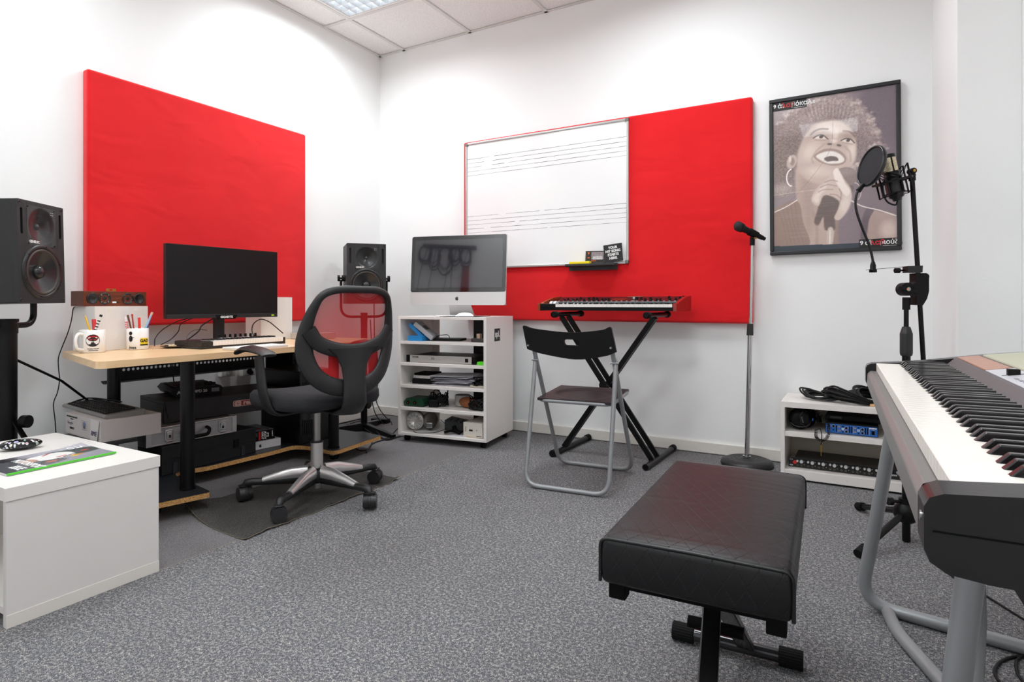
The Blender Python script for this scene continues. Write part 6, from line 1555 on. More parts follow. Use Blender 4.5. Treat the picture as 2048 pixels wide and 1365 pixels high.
g = B(); g.cyl((0, 0, zat(655)), (0, 0, zat(612)), 0.0078, n=16); g.build('upper_tube', black_metal, tp)
g = B(); g.cyl((0, 0, zat(620)), (0, 0, zat(595)), 0.0125, n=18); g.build('joint_socket', black_pl, tp)
c0 = Q(1808, 579)
g = B(); g.cyl(c0 - vx * 0.022, c0 + vx * 0.012, 0.0235, n=28); g.bar(c0 - rx_ * 0.034 - vx * .02 + Vector((0, 0, .006)), c0 + rx_ * 0.034 - vx * .02 - Vector((0, 0, .012)), 0.011, 0.012); g.build('joint_disc', black_pl, tp, 0.002)
g = B(); g.cyl(c0 - vx * 0.0225, c0 - vx * 0.0265, 0.007, n=16); g.build('joint_washer', steel, tp)
g = B(); g.cyl(c0 - vx * 0.0266 - rx_ * .004, c0 - vx * 0.0272 - rx_ * .004, 0.005, n=3, smooth=False); g.build('joint_mark', M('mark_orange', 'e8a06a', 0.5), tp)
top_pt, bot_pt = Q(1823.5, 345), Q(1850, 775)
bdir = (top_pt - bot_pt).normalized()
def bpt(v): return bot_pt + (top_pt - bot_pt) * ((775 - v) / 430.0)
g = B(); g.cyl(bot_pt, top_pt, 0.0080, n=18); g.build('boom_tube', black_metal, tp)
Tq = frame(bpt(578) - vx * 0.022, rx_, (0, 0, 1)); u1 = DB / FPX
g = B(); g.plate([(x * u1, y * u1) for x, y in [(-12, -32), (0, -33), (8, -20), (12, -5), (12, 24), (7, 31), (-14, 31), (-14, 12), (-24, 6), (-24, -8), (-12, -14)]], t=0.036, T=Tq); g.build('boom_clamp', black_pl, tp, 0.004)
kp = Q(1845, 554)
g = B(); g.cyl(kp - rx_ * 0.008, kp + rx_ * 0.004, 0.006, n=12); g.cyl(kp + rx_ * 0.002, kp + rx_ * 0.017, 0.0115, n=12, smooth=False); g.build('boom_knob', black_pl, tp, 0.002)
# pop filter with gooseneck, clamped on the boom
pfo = Vector((bsx, bsy, 0)) + bpt(540); pf = thing('pop_filter', 'round black pop filter on a gooseneck in front of the studio microphone', 'pop filter', pfo)
P_f = lambda u, v, dd=0.0: Q(u, v, dd, pfo)
Tq = frame(P_f(1831, 540) - vx * 0.016, rx_, (0, 0, 1))
g = B(); g.plate([(x * u1, y * u1) for x, y in [(-21, -6), (8, -6), (9, 8), (-21, 7)]], t=0.030, T=Tq); g.build('clamp', M('clamp_black', '131314', 0.3), pf, 0.002)
g = B(); a_ = P_f(1809, 541, -.0); g.cyl(a_, P_f(1796, 541.5), 0.003, n=10); g.cyl(P_f(1799, 541.5), P_f(1790, 541.5), 0.009, n=12); g.build('clamp_screw', black_pl, pf)
g = B(); g.bar(P_f(1809, 534), P_f(1734, 540), 0.012, 0.0016); g.build('clamp_arm', black_metal, pf)
ne = P_f(1746, 538)
g = B(); g.lathe([(0.0, -0.013), (0.0125, -0.013), (0.0125, -0.004), (0.0095, 0.0), (0.0095, 0.012), (0.0055, 0.026), (0.0, 0.026)], 20, T=Matrix.Translation(ne)); g.build('neck_base', black_pl, pf)
neck = smooth_path([P_f(1746, 526), P_f(1744.5, 515), P_f(1738, 490), P_f(1726, 460), P_f(1715, 430), P_f(1711, 408), P_f(1713, 390), P_f(1718, 379)], 12)
g = B(); g.tube(neck, [0.0042 + 0.0005 * (i % 2) for i in range(len(neck))], 10); g.build('gooseneck', M('gooseneck', '1b1b1d', 0.35, 0.3), pf)
g = B(); g.cyl(P_f(1717, 382), P_f(1727, 369), 0.0095, 0.007, n=16); g.build('neck_head', black_pl, pf, 0.002)
disc_c = P_f(1743, 333, -0.01)
dn = (-rx_ * 0.96 - vx * 0.03 + Vector((0, 0, 0.20))).normalized()
dx_ = Vector((0, 0, 1)).cross(dn).normalized(); dy_ = dn.cross(dx_)
Td = frame(disc_c, dx_, dy_)
g = B(); g.tube([Td @ Vector((0.071 * math.cos(2 * PI * i / 48), 0.071 * math.sin(2 * PI * i / 48), 0)) for i in range(48)], 0.0045, 8, closed=True, flat=0.008, nrm=dn); g.build('hoop', M('hoop_black', '131315', 0.3), pf)
g = B(); g.plate(circ(0, 0, 0.070, 40), t=0.0006, T=Td @ Matrix.Translation((0, 0, 0.003))); g.build('filter_cloth', M('filter_cloth', '1d1d21', 0.85), pf)
g = B(); g.plate(circ(0, 0, 0.070, 40), t=0.0006, T=Td @ Matrix.Translation((0, 0, -0.003))); g.build('filter_cloth', M('filter_cloth', '1d1d21', 0.85), pf)

# large diaphragm microphone in shock mount
mw = Vector(PX(1786, 362, DB + 0.03))
lm = thing('studio_microphone', 'large studio microphone with gold grille in a black spider shock mount', 'microphone', mw)
P_m = lambda u, v, dd=0.0: Q(u, v, 0.03 + dd, mw)
ax = (P_m(1773, 306) - P_m(1795, 402)).normalized()
fx_ = ax.cross(vx).normalized(); fy_ = ax.cross(fx_)
TM = Matrix(((fx_.x, fy_.x, ax.x, 0), (fx_.y, fy_.y, ax.y, 0), (fx_.z, fy_.z, ax.z, 0), (0, 0, 0, 1)))
g = B(); g.lathe([(0.0, -0.075), (0.014, -0.075), (0.016, -0.066), (0.025, -0.060), (0.0265, -0.04), (0.0265, 0.022), (0.025, 0.026)], 28, T=TM); g.build('body', M('mic_body_black', '0d0d0f', 0.35), lm)
m, N, L, b = nodes('gold_mesh'); tc = N.new('ShaderNodeTexCoord'); vo = N.new('ShaderNodeTexVoronoi'); vo.inputs['Scale'].default_value = 420; L.new(tc.outputs['Object'], vo.inputs['Vector'])
L.new(mixc(rng(vo.outputs['Distance'], 0.25, 0.5), '6d6350', 'e6d9b8'), b.inputs['Base Color']); b.inputs['Metallic'].default_value = 0.3; b.inputs['Roughness'].default_value = 0.4
g = B(); g.lathe([(0.0240, 0.026), (0.0240, 0.086), (0.022, 0.093)], 32, T=TM); g.build('grille', m, lm)
g = B(); g.lathe([(0.0250, 0.022), (0.0260, 0.028), (0.0250, 0.034)], 32, T=TM); g.lathe([(0.0250, 0.084), (0.0250, 0.094), (0.022, 0.098), (0.0, 0.099)], 32, T=TM)
for a in (80, 200, 320): g.bar(TM @ Vector((0.0255 * math.cos(R(a)), 0.0255 * math.sin(R(a)), 0.03)), TM @ Vector((0.0255 * math.cos(R(a)), 0.0255 * math.sin(R(a)), 0.088)), 0.005, 0.003)
g.build('grille_band', black_metal, lm)
g = B()
def sq(r, z, a0): return [TM @ Vector((r * math.cos(R(a0 + 90 * k)), r * math.sin(R(a0 + 90 * k)), z)) for k in range(4)]
def oct_(r, z): return [TM @ Vector((r * math.cos(R(22.5 + 45 * k)), r * math.sin(R(22.5 + 45 * k)), z)) for k in range(8)]
top_o = sq(0.066, 0.048, 20); bot_o = sq(0.066, -0.055, 20)
for k in range(4): g.bar(top_o[k], bot_o[k], 0.005, 0.004, up=vx)
inn_t = oct_(0.031, 0.012); inn_b = oct_(0.031, -0.045)
for ring in (inn_t, inn_b):
    for k in range(8): g.bar(ring[k], ring[(k + 1) % 8], 0.004, 0.006, up=ax)
for k in range(0, 8, 2): g.bar(inn_t[k], inn_b[k], 0.005, 0.004, up=vx)
mid = oct_(0.066, -0.002)
for k in range(8): g.bar(mid[k], mid[(k + 1) % 8], 0.006, 0.008, up=ax)
g.build('shock_mount', black_metal, lm)
g = B()
for k in range(4):
    for j in (0, 1): g.tube([top_o[k], inn_t[(2 * k + j + 1) % 8]], 0.0014, 6); g.tube([bot_o[k], inn_b[(2 * k + j + 1) % 8]], 0.0014, 6)
for k in range(4): g.tube([top_o[k], mid[(2 * k) % 8]], 0.0018, 6); g.tube([bot_o[k], mid[(2 * k) % 8]], 0.0018, 6)
g.build('elastic_bands', black_matte, lm)
jt = O3 + top_pt - mw
nearest = min(mid, key=lambda p_: (p_ - jt).length)
g = B(); g.bar(nearest, jt + Vector((0, 0, 0.004)), 0.012, 0.010); g.cyl(jt - bdir * 0.030, jt + bdir * 0.006, 0.0115, n=16); g.cyl(jt - vx * 0.013 + Vector((0, 0, .004)), jt + vx * 0.013 + Vector((0, 0, .004)), 0.0105, n=16); g.build('mount_arm', black_pl, lm, 0.001)
g = B(); g.cyl(jt - vx * 0.0135 + Vector((0, 0, .004)), jt - vx * 0.016 + Vector((0, 0, .004)), 0.005, n=12); g.build('mount_screw', brass, lm)
g = B(); g.tube(smooth_path([TM @ Vector((0.0, 0, -0.075)), TM @ Vector((0.012, 0, -0.088)), TM @ Vector((0.040, 0, -0.065)), TM @ Vector((0.042, 0, -0.015)), TM @ Vector((0.03, 0, 0.01))], 6), 0.003, 8); g.build('cord', cable_m, lm)

# ------------------------------------------------------------------ low white shelf unit with gear
sx0, sy0, sx1, sy1, sh = 2.893, -0.342, 3.520, -0.016, 0.381
su = thing('shelf_unit', 'low white two-tier shelf unit with scuffed edges against the back wall', 'shelf unit', ((sx0 + sx1) / 2, (sy0 + sy1) / 2, 0))
ox, oy = (sx0 + sx1) / 2, (sy0 + sy1) / 2
m, N, L, b = nodes('worn_laminate'); tc = N.new('ShaderNodeTexCoord')
L.new(mixc(rng(noise(26, 4), 0.70, 0.74), 'e3deda', '8a7d70'), b.inputs['Base Color']); b.inputs['Roughness'].default_value = 0.35
worn = m
def sb(nm, a, c, mat=worn): B().box(a[0] - ox, a[1] - oy, a[2], c[0] - ox, c[1] - oy, c[2]).build(nm, mat, su, 0.001)
sb('top_board', (sx0, sy0, sh - 0.028), (sx1, sy1, sh))
sb('side_panel', (sx0, sy0, 0), (sx0 + 0.018, sy1, sh - 0.028)); sb('side_panel', (sx1 - 0.018, sy0, 0), (sx1, sy1, sh - 0.028))
sb('shelf_board', (sx0 + 0.018, sy0 + 0.003, 0.213), (sx1 - 0.018, sy1 - 0.012, 0.237))
sb('bottom_board', (sx0 + 0.018, sy0 + 0.002, 0.010), (sx1 - 0.018, sy1, 0.052))
sb('back_panel', (sx0 + 0.018, sy1 - 0.012, 0.052), (sx1 - 0.018, sy1 - 0.006, sh - 0.028), M('shelf_back', 'c9c3b4', 0.6))
ra = thing('headphone_amplifier', 'black rack unit with a row of silver knobs and a red round badge', 'rack unit', (3.165, -0.195, 0.0525), -1)
B().box(-0.215, -0.08, 0.004, 0.215, 0.10, 0.046).build('chassis', M('rack_dark', '28231f', 0.5), ra, 0.001)
B().box(-0.241, -0.086, 0.0, 0.241, -0.080, 0.0445).build('faceplate', M('face_black', '0e0e10', 0.35), ra)
B().cyl((-0.213, -0.0862, 0.024), (-0.213, -0.088, 0.024), 0.009, n=24).build('red_badge', M('badge_red', 'c2221c', 0.4), ra)
for sx in (-1, 1):
    for z in (0.008, 0.036):
        g = B(); g.plate(rrect(sx * 0.229 - 0.007, z - 0.003, sx * 0.229 + 0.007, z + 0.004, 0.003), [rrect(sx * 0.229 - 0.004, z - 0.001, sx * 0.229 + 0.004, z + 0.002, 0.001)], t=0.0006, T=FRONT(0, -0.0866, 0)); g.build('rack_slot', chrome, ra)
kb1 = kb2 = jk = None
for k in range(8):
    x = -0.183 + k * 0.0475
    for dx, z, kind in ((0.0, 0.030, 0), (-0.018, 0.0315, 1), (0.0, 0.012, 2), (-0.018, 0.012, 2), (0.012, 0.016, 3), (0.012, 0.033, 3)):
        nm = ('knob', 'small_knob', 'jack_socket', 'led')[kind]
        key = 'amp_' + nm
        if key not in MATS:
            g = B()
            if kind == 0: g.cyl((0, 0, 0), (0, -0.010, 0), 0.0085, 0.007, n=16)
            elif kind == 1: g.cyl((0, 0, 0), (0, -0.008, 0), 0.0055, 0.0045, n=14)
            elif kind == 2: g.lathe([(0.0045, 0.001), (0.003, 0.001), (0.0025, -0.001), (0, -0.001)], 14, T=frame((0, 0, 0), (1, 0, 0), (0, 0, 1)))
            else: g.cyl((0, 0, 0), (0, -0.002, 0), 0.0016, n=8)
            o = g.build(nm, (M('knob_silver', 'dadad8', 0.3, 0.3), M('knob_silver', 'dadad8', 0.3, 0.3), M('amp_socket_grey', '6e6759', 0.4, 0.4), M('led_grey', 'b9b7a6', 0.4))[kind], ra); MATS[key] = o
        else:
            o = MATS[key].copy(); COL.objects.link(o)
        o.location = (x + dx, -0.086, z)
text('lettering', 'HA8000', 0.010, ink_w, ra, FRONT(0.195, -0.0865, 0.018))
bm_ = thing('blue_mixer', 'blue-fronted headphone mixer standing on the upper shelf of the white unit', 'mixer', (3.195, -0.225, 0.2375), -2)
B().box(-0.108, -0.065, 0.002, 0.108, 0.09, 0.052).build('case', black_pl, bm_, 0.002)
blu = M('panel_blue', '1c62b4', 0.4)
B().box(-0.106, -0.0665, 0.003, 0.106, -0.065, 0.046).build('front_panel', blu, bm_)
kx = [(-0.092, 0.036, 0), (-0.074, 0.036, 0), (-0.020, 0.032, 0), (-0.020, 0.015, 0), (0.046, 0.032, 0), (0.046, 0.015, 0)]
for x, z, _ in kx:
    B().cyl((x, -0.067, z), (x, -0.075, z), 0.0052, 0.0042, n=14).build('knob', black_pl, bm_)
    g = B(); g.lathe([(0.0066, 0.0004), (0.0074, 0.0004)], 18, T=frame((x, -0.067, z), (1, 0, 0), (0, 0, 1))); g.build('knob_ring', ink_w, bm_)
for x, z in ((-0.092, 0.018), (-0.048, 0.036), (-0.048, 0.018), (0.016, 0.036), (0.016, 0.018)):
    g = B(); g.lathe([(0.0048, 0.001), (0.0028, 0.001), (0.0025, -0.001), (0, -0.001)], 14, T=frame((x, -0.067, z), (1, 0, 0), (0, 0, 1))); g.build('jack_socket', M('jack_nickel', 'b9aa9a', 0.3, 0.8), bm_)
g = B()
for x in (-0.060, -0.006, 0.002, 0.058, 0.067): g.box(x - 0.0022, -0.0675, 0.010, x + 0.0022, -0.0665, 0.040)
for x, z in ((-0.074, 0.018), (-0.034, 0.038), (-0.034, 0.012), (0.030, 0.038), (0.030, 0.012)): g.box(x - 0.003, -0.0685, z - 0.002, x + 0.003, -0.0665, z + 0.002)
g.box(0.082, -0.0695, 0.012, 0.095, -0.0665, 0.029); g.build('meter_slots', black_matte, bm_)
g = B()
for x in (-0.034, 0.030):
    for dx in (-0.003, 0.003):
        for dz in (-0.003, 0.003): g.box(x + dx - .0022, -0.0672, 0.025 + dz - .0022, x + dx + .0022, -0.0668, 0.025 + dz + .0022)
for x in (-0.055, 0.009, 0.073): g.box(x - .0004, -0.0672, 0.008, x + .0004, -0.0667, 0.042)
g.build('panel_print', ink_w, bm_)
text('lettering', 'SAMSON', 0.0072, ink_w, bm_, FRONT(0.088, -0.0672, 0.040), bold=0.0005)
text('lettering', 'C-que 8', 0.004, ink_w, bm_, FRONT(0.088, -0.0672, 0.0335))
bb_ = thing('black_unit', 'black audio unit lying on top of the blue-fronted mixer', 'audio unit', (3.205, -0.175, 0.2900), -2)
B().box(-0.12, -0.07, 0, 0.115, 0.05, 0.030).build('case', black_pl, bb_, 0.008)
B().box(-0.10, -0.0712, 0.012, -0.05, -0.07, 0.022).build('display', M('grey_window', '3c3c3e', 0.3), bb_)
hh_ = thing('headphones', 'black folded studio headphones with a coiled cord on the upper shelf', 'headphones', (2.970, -0.255, 0.2425), 12)
T = frame((0.0, -0.035, 0.048), (1, 0, 0), (0, 0, 1))
g = B(); g.lathe([(0.0, 0.006), (0.02, 0.007), (0.036, 0.003), (0.043, -0.004), (0.043, -0.016)], 32, T=T); g.build('ear_cup', black_pl, hh_)
g = B(); g.lathe([(0.043, -0.016), (0.050, -0.020), (0.050, -0.034), (0.040, -0.040), (0.0, -0.036)], 32, T=T); g.build('ear_pad', black_matte, hh_)
text('cup_lettering', 'SONY', 0.012, M('dim_ink', '77777c', 0.5), hh_, frame((0.006, -0.0425, 0.048), (0.2, 0, -1), (1, 0, 0.2)))
g = B(); g.tube([(0.028, -0.042, 0.012), (-0.001, -0.045, 0.03), (-0.004, -0.045, 0.07), (0.01, -0.04, 0.09)], 0.002, 8); g.tube(smooth_path([(-0.045, -0.03, 0.03), (-0.02, -0.045, 0.016), (0.03, -0.044, 0.02), (0.05, -0.02, 0.045)], 5), 0.0022, 8); g.build('yoke_wire', M('wire_grey', '3a3a3e', 0.3, 0.6), hh_)
g = B(); g.lathe([(0.0, 0.006), (0.02, 0.007), (0.036, 0.003), (0.043, -0.004), (0.050, -0.030), (0.0, -0.036)], 32, T=frame((0.055, 0.03, 0.046), (0.6, 0.6, 0), (0, 0, 1))); g.build('ear_cup', black_matte, hh_)
g = B(); g.tube(smooth_path([(-0.03, -0.01, 0.085), (0.0, 0.02, 0.098), (0.05, 0.035, 0.092), (0.085, 0.03, 0.065), (0.09, 0.01, 0.03)], 6), 0.012, 8, flat=0.005, nrm=(0, 0.3, 1)); g.build('headband', black_pl, hh_)
B().box(0.052, -0.034, 0.045, 0.056, -0.030, 0.056).build('blue_mark', M('mark_blue', '2a7fe0', 0.4), hh_)
# coiled cord hanging over the shelf edge
cpth = smooth_path([(0.085, -0.02, 0.075), (0.112, -0.05, 0.055), (0.112, -0.10, 0.02), (0.105, -0.108, -0.015), (0.082, -0.108, -0.035), (0.058, -0.106, -0.020), (0.060, -0.09, 0.012)], 14)
g = B(); hel = []
for i, p in enumerate(cpth):
    pass
NN = 420
for i in range(NN):
    t = i / (NN - 1) * (len(cpth) - 1); k = min(int(t), len(cpth) - 2); p = cpth[k].lerp(cpth[k + 1], t - k); tg = (cpth[k + 1] - cpth[k]).normalized()
    a = tg.cross(Vector((0, 1, 0.2))).normalized(); b_ = tg.cross(a); an = i * 2 * PI / 13
    hel.append(p + (a * math.cos(an) + b_ * math.sin(an)) * 0.0058)
g.tube(hel, 0.0016, 5); g.tube(smooth_path([(0.060, -0.09, 0.012), (0.075, -0.105, 0.02), (0.080, -0.108, -0.01), (0.078, -0.109, -0.055)], 5), 0.0018, 6); g.build('coiled_cord', cable_m, hh_)
g = B(); g.cyl((0.078, -0.109, -0.055), (0.078, -0.109, -0.085), 0.0045, 0.004, n=12); g.cyl((0.078, -0.109, -0.085), (0.078, -0.109, -0.107), 0.0024, 0.0018, n=10); g.build('jack_plug', brass, hh_)
# cables on top of the unit
def heap(label, cx_, cy_, rx, ry, n, z0, seed, r=0.0042, jitter=0.02, mat=cable_m, hmax=0.03, rz=0):
    rs = random.Random(seed); pts = []
    ca, sa = math.cos(R(rz)), math.sin(R(rz))
    for k in range(n):
        jx, jy, s_ = rs.uniform(-jitter, jitter), rs.uniform(-jitter, jitter) * 0.5, rs.uniform(0.82, 1.08)
        for q in range(14):
            a = 2 * PI * q / 14
            x, y = rx * s_ * math.cos(a) + jx, ry * s_ * math.sin(a) + jy
            pts.append((x * ca - y * sa, x * sa + y * ca, z0 + r + hmax * (0.1 + 0.9 * (k / n)) * (0.6 + 0.4 * math.sin(2 * a + seed)) + 0.004 * rs.random()))
    o = B().tube(smooth_path(pts, 3), r, 7).build('microphone_cable', mat, None, loc=(cx_, cy_, 0)); tag(o, label, 'cable', 'cable coils on the white shelf unit'); return o
heap('small black cable coil at the left on top of the white shelf unit', 3.085, -0.175, 0.10, 0.075, 9, sh + .001, 2, hmax=0.045, rz=-6, r=0.0045)
heap('big black cable coil lying across the middle of the white shelf unit', 3.205, -0.190, 0.125, 0.115, 11, sh + .003, 6, hmax=0.075, rz=-14, r=0.0045)
heap('black cable coil at the right end on top of the white shelf unit', 3.330, -0.175, 0.125, 0.11, 11, sh + .002, 9, hmax=0.07, rz=8, r=0.0045)
for i, (x, y, a) in enumerate(((3.215, -0.235, 10), (3.27, -0.245, -5), (3.10, -0.20, 40))):
    t = thing('cable_plug', ('silver cable plug in the middle of the black coils', 'silver cable plug nearest the piano in the coils', 'small silver plug poking out of the left coil')[i], 'plug', (x, y, sh + 0.012), a)
    B().cyl((-0.022, 0, 0), (0.012, 0, 0), 0.0075, n=14).build('sleeve', M('plug_silver', 'd4cfc8', 0.3, 0.6), t); B().cyl((0.012, 0, 0), (0.024, 0, 0), 0.0082, n=14).build('collar', black_pl, t)
wd = thing('wood_block', 'small pale wooden piece lying beside the cables near the piano', 'wood piece', (3.31, -0.30, sh + .0005), -10)
B().box(-0.04, -0.018, 0, 0.05, 0.018, 0.012).build('block', M('pale_wood', 'd2a878', 0.6, var=0.3, vscale=30), wd, 0.003)

# ------------------------------------------------------------------ digital piano and its stand
pn = thing('digital_piano', 'black and grey digital stage piano on a tubular stand at the right edge', 'digital piano', (3.263, -1.690, 0.0), 1.43)
LK = 1.1975; wkk = LK / 52
zK = 0.700
greyR = M('rail_grey', '7b7977', 0.42, 0.25)
fall = M('fallboard_grey', '625c5e', 0.55, bump=0.4, bscale=500)
pblack = M('piano_black', '0e0e10', 0.3, bump=0.05, coat=0.15, spec=0.35)
g = B(); g.plate([(0.012, 0.636), (0.395, 0.630), (0.42, 0.64), (0.42, 0.700), (0.21, 0.690), (0.16, 0.670), (0.0, 0.668), (-0.014, 0.66), (-0.006, 0.642)], t=LK + 0.01, T=frame((0, -LK - 0.005, 0), (1, 0, 0), (0, 0, 1))); g.build('bottom_case', pblack, pn)
g = B(); g.plate([(-0.022, 0.645), (-0.010, 0.632), (0.012, 0.632), (0.012, 0.678), (-0.012, 0.680), (-0.020, 0.672)], t=LK + 0.04, T=frame((0, -LK - 0.02, 0), (1, 0, 0), (0, 0, 1))); g.build('front_rail', greyR, pn, 0.002)
keys_m = keys
def piano_keys():
    KL = 0.146
    g = B(); g.box(0.0, 0.0005, -0.020, KL, wkk - 0.0005, 0.0); first = g.build('white_key', M('piano_white', 'f1ebe3', 0.3, coat=0.2), pn, 0.0008, 1)
    pat = ['A', 'B'] + ['C', 'D', 'E', 'F', 'G', 'A', 'B'] * 7 + ['C']
    for i in range(52):
        o = first if i == 0 else first.copy()
        if i: COL.objects.link(o)
        o.location = (0, -LK + i * wkk if False else -(i + 1) * wkk, zK)
    # low notes are at the player's left; the player sits at -x looking towards +x, so low notes are at +y (far end)
    bw = 0.0115; v = [(0.048, -bw / 2, -0.002), (0.145, -bw / 2, -0.002), (0.145, bw / 2, -0.002), (0.048, bw / 2, -0.002), (0.060, -bw * .38, 0.0105), (0.145, -bw * .38, 0.0115), (0.145, bw * .38, 0.0115), (0.060, bw * .38, 0.0105)]
    g = B(); g.add(v, [(0, 3, 2, 1), (4, 5, 6, 7), (0, 1, 5, 4), (1, 2, 6, 5), (2, 3, 7, 6), (3, 0, 4, 7)]); fb = g.build('black_key', M('piano_ebony', '141113', 0.22, coat=0.3), pn, 0.0012, 2)
    first_b = True
    for i in range(51):
        if pat[i] in 'BE': continue
        sh_ = {'C': -0.0025, 'D': 0.0025, 'F': -0.003, 'G': 0.0, 'A': 0.003}[pat[i]]
        o = fb if first_b else fb.copy()
        if not first_b: COL.objects.link(o)
        first_b = False
        o.location = (0, -(i + 1) * wkk - sh_, zK)
piano_keys()
B().box(0.1455, -LK, 0.66, 0.1475, 0, 0.6985).build('felt_strip', M('felt_dark', '1c0f12', 0.9), pn)
g = B(); g.plate([(0.146, 0.698), (0.148, 0.700), (0.168, 0.7205), (0.215, 0.7275), (0.30, 0.738), (0.42, 0.750), (0.42, 0.69), (0.21, 0.69), (0.16, 0.685)], t=LK, T=frame((0, -LK, 0), (1, 0, 0), (0, 0, 1))); g.build('fallboard', fall, pn, 0.001)
def top_strip(nm, mat, x0, x1, y0, y1, th=0.003, bev=0.0005):
    zf = lambda x: 0.7205 + (x - 0.168) * (0.007 / 0.047) if x < 0.215 else 0.7275 + (x - .215) * (0.0105 / 0.085)
    g = B(); g.add([(x0, y0, zf(x0)), (x1, y0, zf(x1)), (x1, y1, zf(x1)), (x0, y1, zf(x0)), (x0, y0, zf(x0) + th), (x1, y0, zf(x1) + th), (x1, y1, zf(x1) + th), (x0, y1, zf(x0) + th)], [(0, 3, 2, 1), (4, 5, 6, 7), (0, 1, 5, 4), (1, 2, 6, 5), (2, 3, 7, 6), (3, 0, 4, 7)]); return g.build(nm, mat, pn, bev)
brn = M('copper_plate', 'b3826c', 0.45, var=0.08, vscale=20, coat=0.2)
top_strip('brown_end_panel', brn, 0.173, 0.215, -0.330, -0.008, 0.0028)
top_strip('control_panel', M('panel_pale', 'c9c8ce', 0.35, 0.1), 0.173, 0.2195, -1.05, -0.332, 0.0018)
top_strip('brown_end_panel', brn, 0.173, 0.215, -LK + 0.01, -1.053)
olive = M('olive_plastic', 'b9b8a2', 0.45, var=0.05)
g = B(); y0_, y1_ = -LK + 0.02, -0.012
g.add([(0.222, y0_, 0.7285), (0.40, y0_, 0.7490), (0.40, y1_, 0.7490), (0.222, y1_, 0.7285), (0.2235, y0_, 0.7325), (0.399, y0_, 0.7540), (0.399, y1_, 0.7540), (0.2235, y1_, 0.7325)], [(0, 3, 2, 1), (4, 5, 6, 7), (0, 1, 5, 4), (1, 2, 6, 5), (2, 3, 7, 6), (3, 0, 4, 7)]); g.build('music_rest_panel', olive, pn, 0.001)
g = B(); g.box(0.186, -0.452, 0.7245, 0.204, -0.436, 0.737); g.build('volume_slider', black_pl, pn, 0.001)
top_strip('slider_slot', black_matte, 0.178, 0.212, -0.446, -0.442, 0.0022)
for k in range(6): 
    o = top_strip('panel_button', M('button_grey', '8d8b90', 0.4), 0.184, 0.189, -0.50 - k * 0.03 - 0.016, -0.50 - k * 0.03, 0.003)
top_strip('red_print', M('print_pink', 'd86a72', 0.5), 0.202, 0.208, -0.53, -0.48, 0.0022)
def end_block(ya, yb):
    prof = [(-0.024, 0.650), (-0.020, 0.640), (-0.008, 0.632), (0.02, 0.629), (0.40, 0.622), (0.425, 0.64), (0.425, 0.752), (0.30, 0.738), (0.215, 0.7275), (0.165, 0.7195), (0.10, 0.709), (0.03, 0.702), (-0.010, 0.6985), (-0.020, 0.694), (-0.024, 0.686)]
    g = B(); g.plate(prof, t=abs(yb - ya), T=frame((0, ya, 0), (1, 0, 0), (0, 0, 1))); return g.build('end_block', pblack, pn, 0.004, 3)
end_block(0.001, 0.043); end_block(-LK - 0.046, -LK - 0.001)
g = B(); g.box(-0.018, -LK - 0.0470, 0.6655, 0.42, -LK - 0.0460, 0.6668); g.build('case_seam', black_matte, pn)
B().cyl((-0.0250, -LK - 0.024, 0.672), (-0.0235, -LK - 0.024, 0.672), 0.0045, n=14).build('headphone_socket', chrome, pn)
g = B(); g.plate([(0.045, 0.612), (0.38, 0.610), (0.38, 0.63), (0.035, 0.63)], t=0.26, T=frame((0, -LK - 0.040, 0), (1, 0, 0), (0, 0, 1))); g.build('under_panel', pblack, pn, 0.003)
ps = thing('piano_stand', 'silver grey tubular stand with curved feet carrying the stage piano', 'keyboard stand', (3.40, -2.2, 0.0))
def pw(pts): return [(x - 3.40, y + 2.2, z) for x, y, z in pts]
r_t = 0.0165
g = B(); g.tube(pw(fillet([(3.312, -1.70, 0.622), (3.268, -1.645, 0.30), (3.226, -1.585, r_t), (3.66, -1.665, r_t)], [0, 0.5, 0.09, 0], 9)), r_t, 18); g.build('side_frame', grey_tube, ps)
g = B(); g.tube(pw(fillet([(3.372, -2.50, 0.622), (3.340, -2.50, 0.30), (3.312, -2.50, r_t), (3.66, -2.46, r_t)], [0, 0.3, 0.09, 0], 9)), r_t * 1.05, 18); g.build('side_frame', grey_tube, ps)
g = B(); g.tube(pw(fillet([(3.292, -1.615, r_t), (3.308, -1.72, r_t), (3.40, -1.96, r_t), (3.44, -2.20, r_t), (3.40, -2.48, r_t)], 0.06, 8)), r_t * .95, 16); g.build('floor_brace', grey_tube, ps)
g = B(); g.tube(pw([(3.31, -1.70, 0.42), (3.36, -1.86, 0.40), (3.40, -2.00, 0.612)]), 0.004, 6); g.bar(pw([(3.30, -1.695, 0.50)])[0], pw([(3.345, -1.82, 0.61)])[0], 0.020, 0.003); g.build('strut_plate', grey_tube, ps)
g = B(); g.tube(pw(smooth_path([(3.345, -2.0, 0.60), (3.39, -2.28, 0.45), (3.375, -2.42, 0.28), (3.345, -2.49, 0.16)], 6)), 0.009, 8, flat=0.003); g.build('strut_plate', grey_tube, ps)

